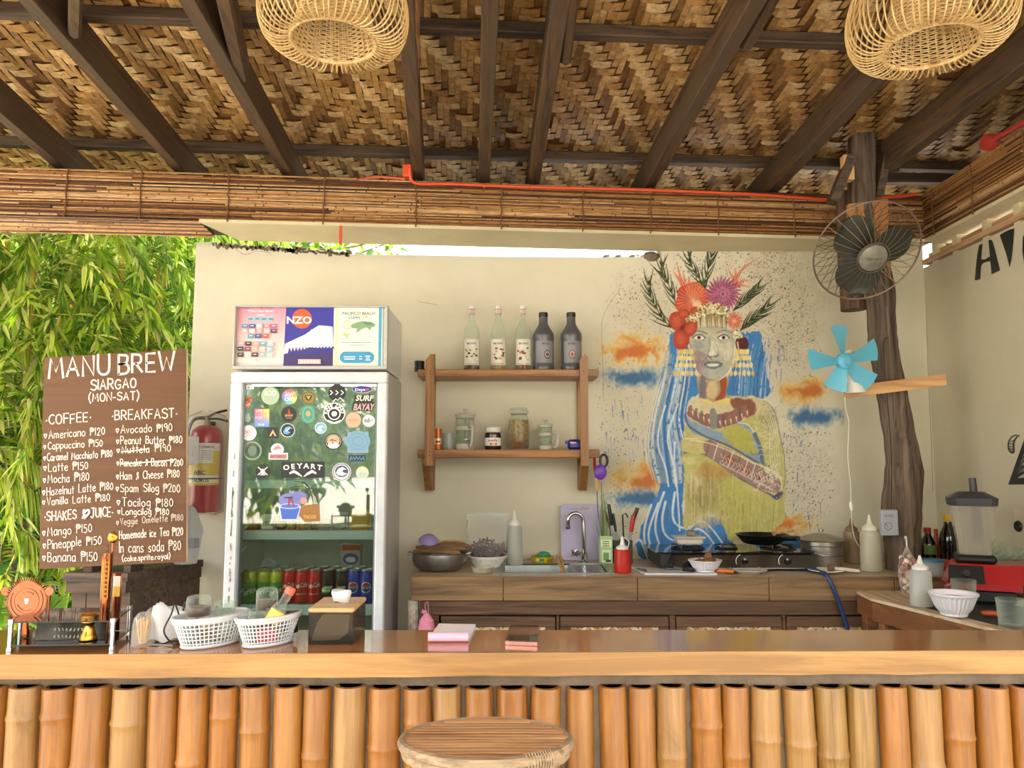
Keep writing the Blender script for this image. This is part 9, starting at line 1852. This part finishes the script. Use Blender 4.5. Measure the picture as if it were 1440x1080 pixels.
# palm fronds at the left
pt = thing('areca_palm', 'feathery palm with arching fronds at the left edge above the copper tools', 'palm', (-3.35, 4.45, 0)); rg = random.Random(3)
for k, (p0, p1, p2, Y) in enumerate((((-60, 700), (0, 630), (72, 665), 4.3), ((-50, 690), (-5, 655), (60, 700), 4.2), ((-80, 720), (-30, 660), (20, 720), 4.35), ((-70, 640), (-20, 560), (60, 590), 4.5), ((-20, 820), (10, 740), (50, 760), 4.1), ((-40, 560), (10, 480), (70, 520), 4.6))):
    A, B, C_ = P(*p0, Y), P(*p1, Y), P(*p2, Y); A.y += .1; sp = smooth_line([A, B, C_], 14); m = MB(); m.tube(sp, [.006-.00015*i for i in range(len(sp))], 6); f = m.build('frond', M_stem, pt, smooth=True); pos = []; dirs = []
    for i in range(3, len(sp)-1):
        d_ = (sp[i+1]-sp[i]).normalized()
        for sg in (-1, 1):
            for _ in range(2): pos.append(tuple(sp[i]+d_*rg.uniform(-.01, .01))); dirs.append((d_.x*.8+rg.uniform(-.1, .1), sg*.75, d_.z*.6-.35+rg.uniform(-.15, .15)))
    n = len(pos); fm_ = leafmesh('leaflets', None, np.array(pos)-np.array(pt.location), np.array(dirs), np.full(n, .19)*np.random.default_rng(k).uniform(.7, 1.1, n), np.full(n, .013), GY+['#8fb040'], k, .45); fm_.parent = f
m = MB(); m.tube([(-3.35, 4.45, 0), (-3.33, 4.47, .5), (-3.42, 4.4, 1.2)], [.035, .03, .02], 10); m.build('stem', M_stem, pt, smooth=True)
# strap-leaved plants
def strap(lab, base, n, L, Wd, cols, seed, nm='strap_leaf_plant', h0=.6, stem=True):
    t = thing(nm, lab, 'plant', base); rg = random.Random(seed); B = Vector(base)
    if stem: m = MB(); m.tube(smooth_line([B, B+Vector((.04, 0, h0*.5)), B+Vector((.09, 0, h0))], 4), .022, 8); m.build('stem', MATS['grey_trunk'], t, smooth=True)
    for k in range(n):
        a = rg.uniform(0, 6.28); el = rg.uniform(.2, 1.25); l = L*rg.uniform(.7, 1.1); s_ = B+Vector((.09, 0, h0*rg.uniform(.75, 1))); d_ = Vector((math.cos(a)*math.cos(el), math.sin(a)*math.cos(el), math.sin(el))); sd = d_.cross(Vector((0, 0, 1))).normalized(); nn_ = sd.cross(d_); vs = []; w = Wd*rg.uniform(.8, 1.2)
        for i, ww_ in enumerate((.4, .85, 1, .95, .7, .05)): t_ = i/5; c_ = s_+d_*l*t_+Vector((0, 0, -1))*l*.45*t_*t_; vs += [c_-sd*w*ww_*.5+nn_*w*.15*ww_, c_, c_+sd*w*ww_*.5+nn_*w*.15*ww_]
        m = MB(); m.add(vs, [(3*i+j, 3*i+j+1, 3*i+3+j+1, 3*i+3+j) for i in range(5) for j in range(2)], rg.choice(cols)); m.build('leaf', M_leaf, t, smooth=True)
strap('dark strap leaved plant left of the menu board', (-2.75, 4.25, 0), 26, .55, .055, ['#2f5a22', '#3f6f2a', '#264a1e', '#5c8c38'], 1, h0=1.15)
strap('red leaved plant at the left edge beside the dark strap leaves', (-3.15, 4.5, 0), 22, .42, .06, ['#7c2c1c', '#a8442c', '#5a2418', '#c9582c'], 2, h0=.95)
strap('green strap leaved plant behind the copper strainer', (-2.45, 4.0, 0), 20, .5, .05, ['#3f6f2a', '#6f9840', '#88b048'], 3, h0=.7)
# hedge that closes the view low down
tree('dense hedge at the back of the garden', (-3.2, 9.0, 0), 2.6, 3.4, 6500, .2, GD+['#6f9840'], 21, 1.1, 'garden_hedge')

for k, (x_, lab_) in enumerate(((-5.5, 'leafy tree behind the viewer, further left of the two'), (-1.5, 'leafy tree behind the viewer, nearer the middle'))): tree(lab_, (x_, -11-k, 0), 5.0, 2.6, 3500, .3, GB+GD, 31+k)
tree('broad green tree outside the frame beyond the left end of the bar', (-7.2, 5.6, 0), 4.2, 2.0, 3500, .24, GB+GD, 41)
tree('dark green tree outside the frame far left of the garden', (-9.5, 8.5, 0), 5.2, 2.6, 3500, .28, GD, 42)
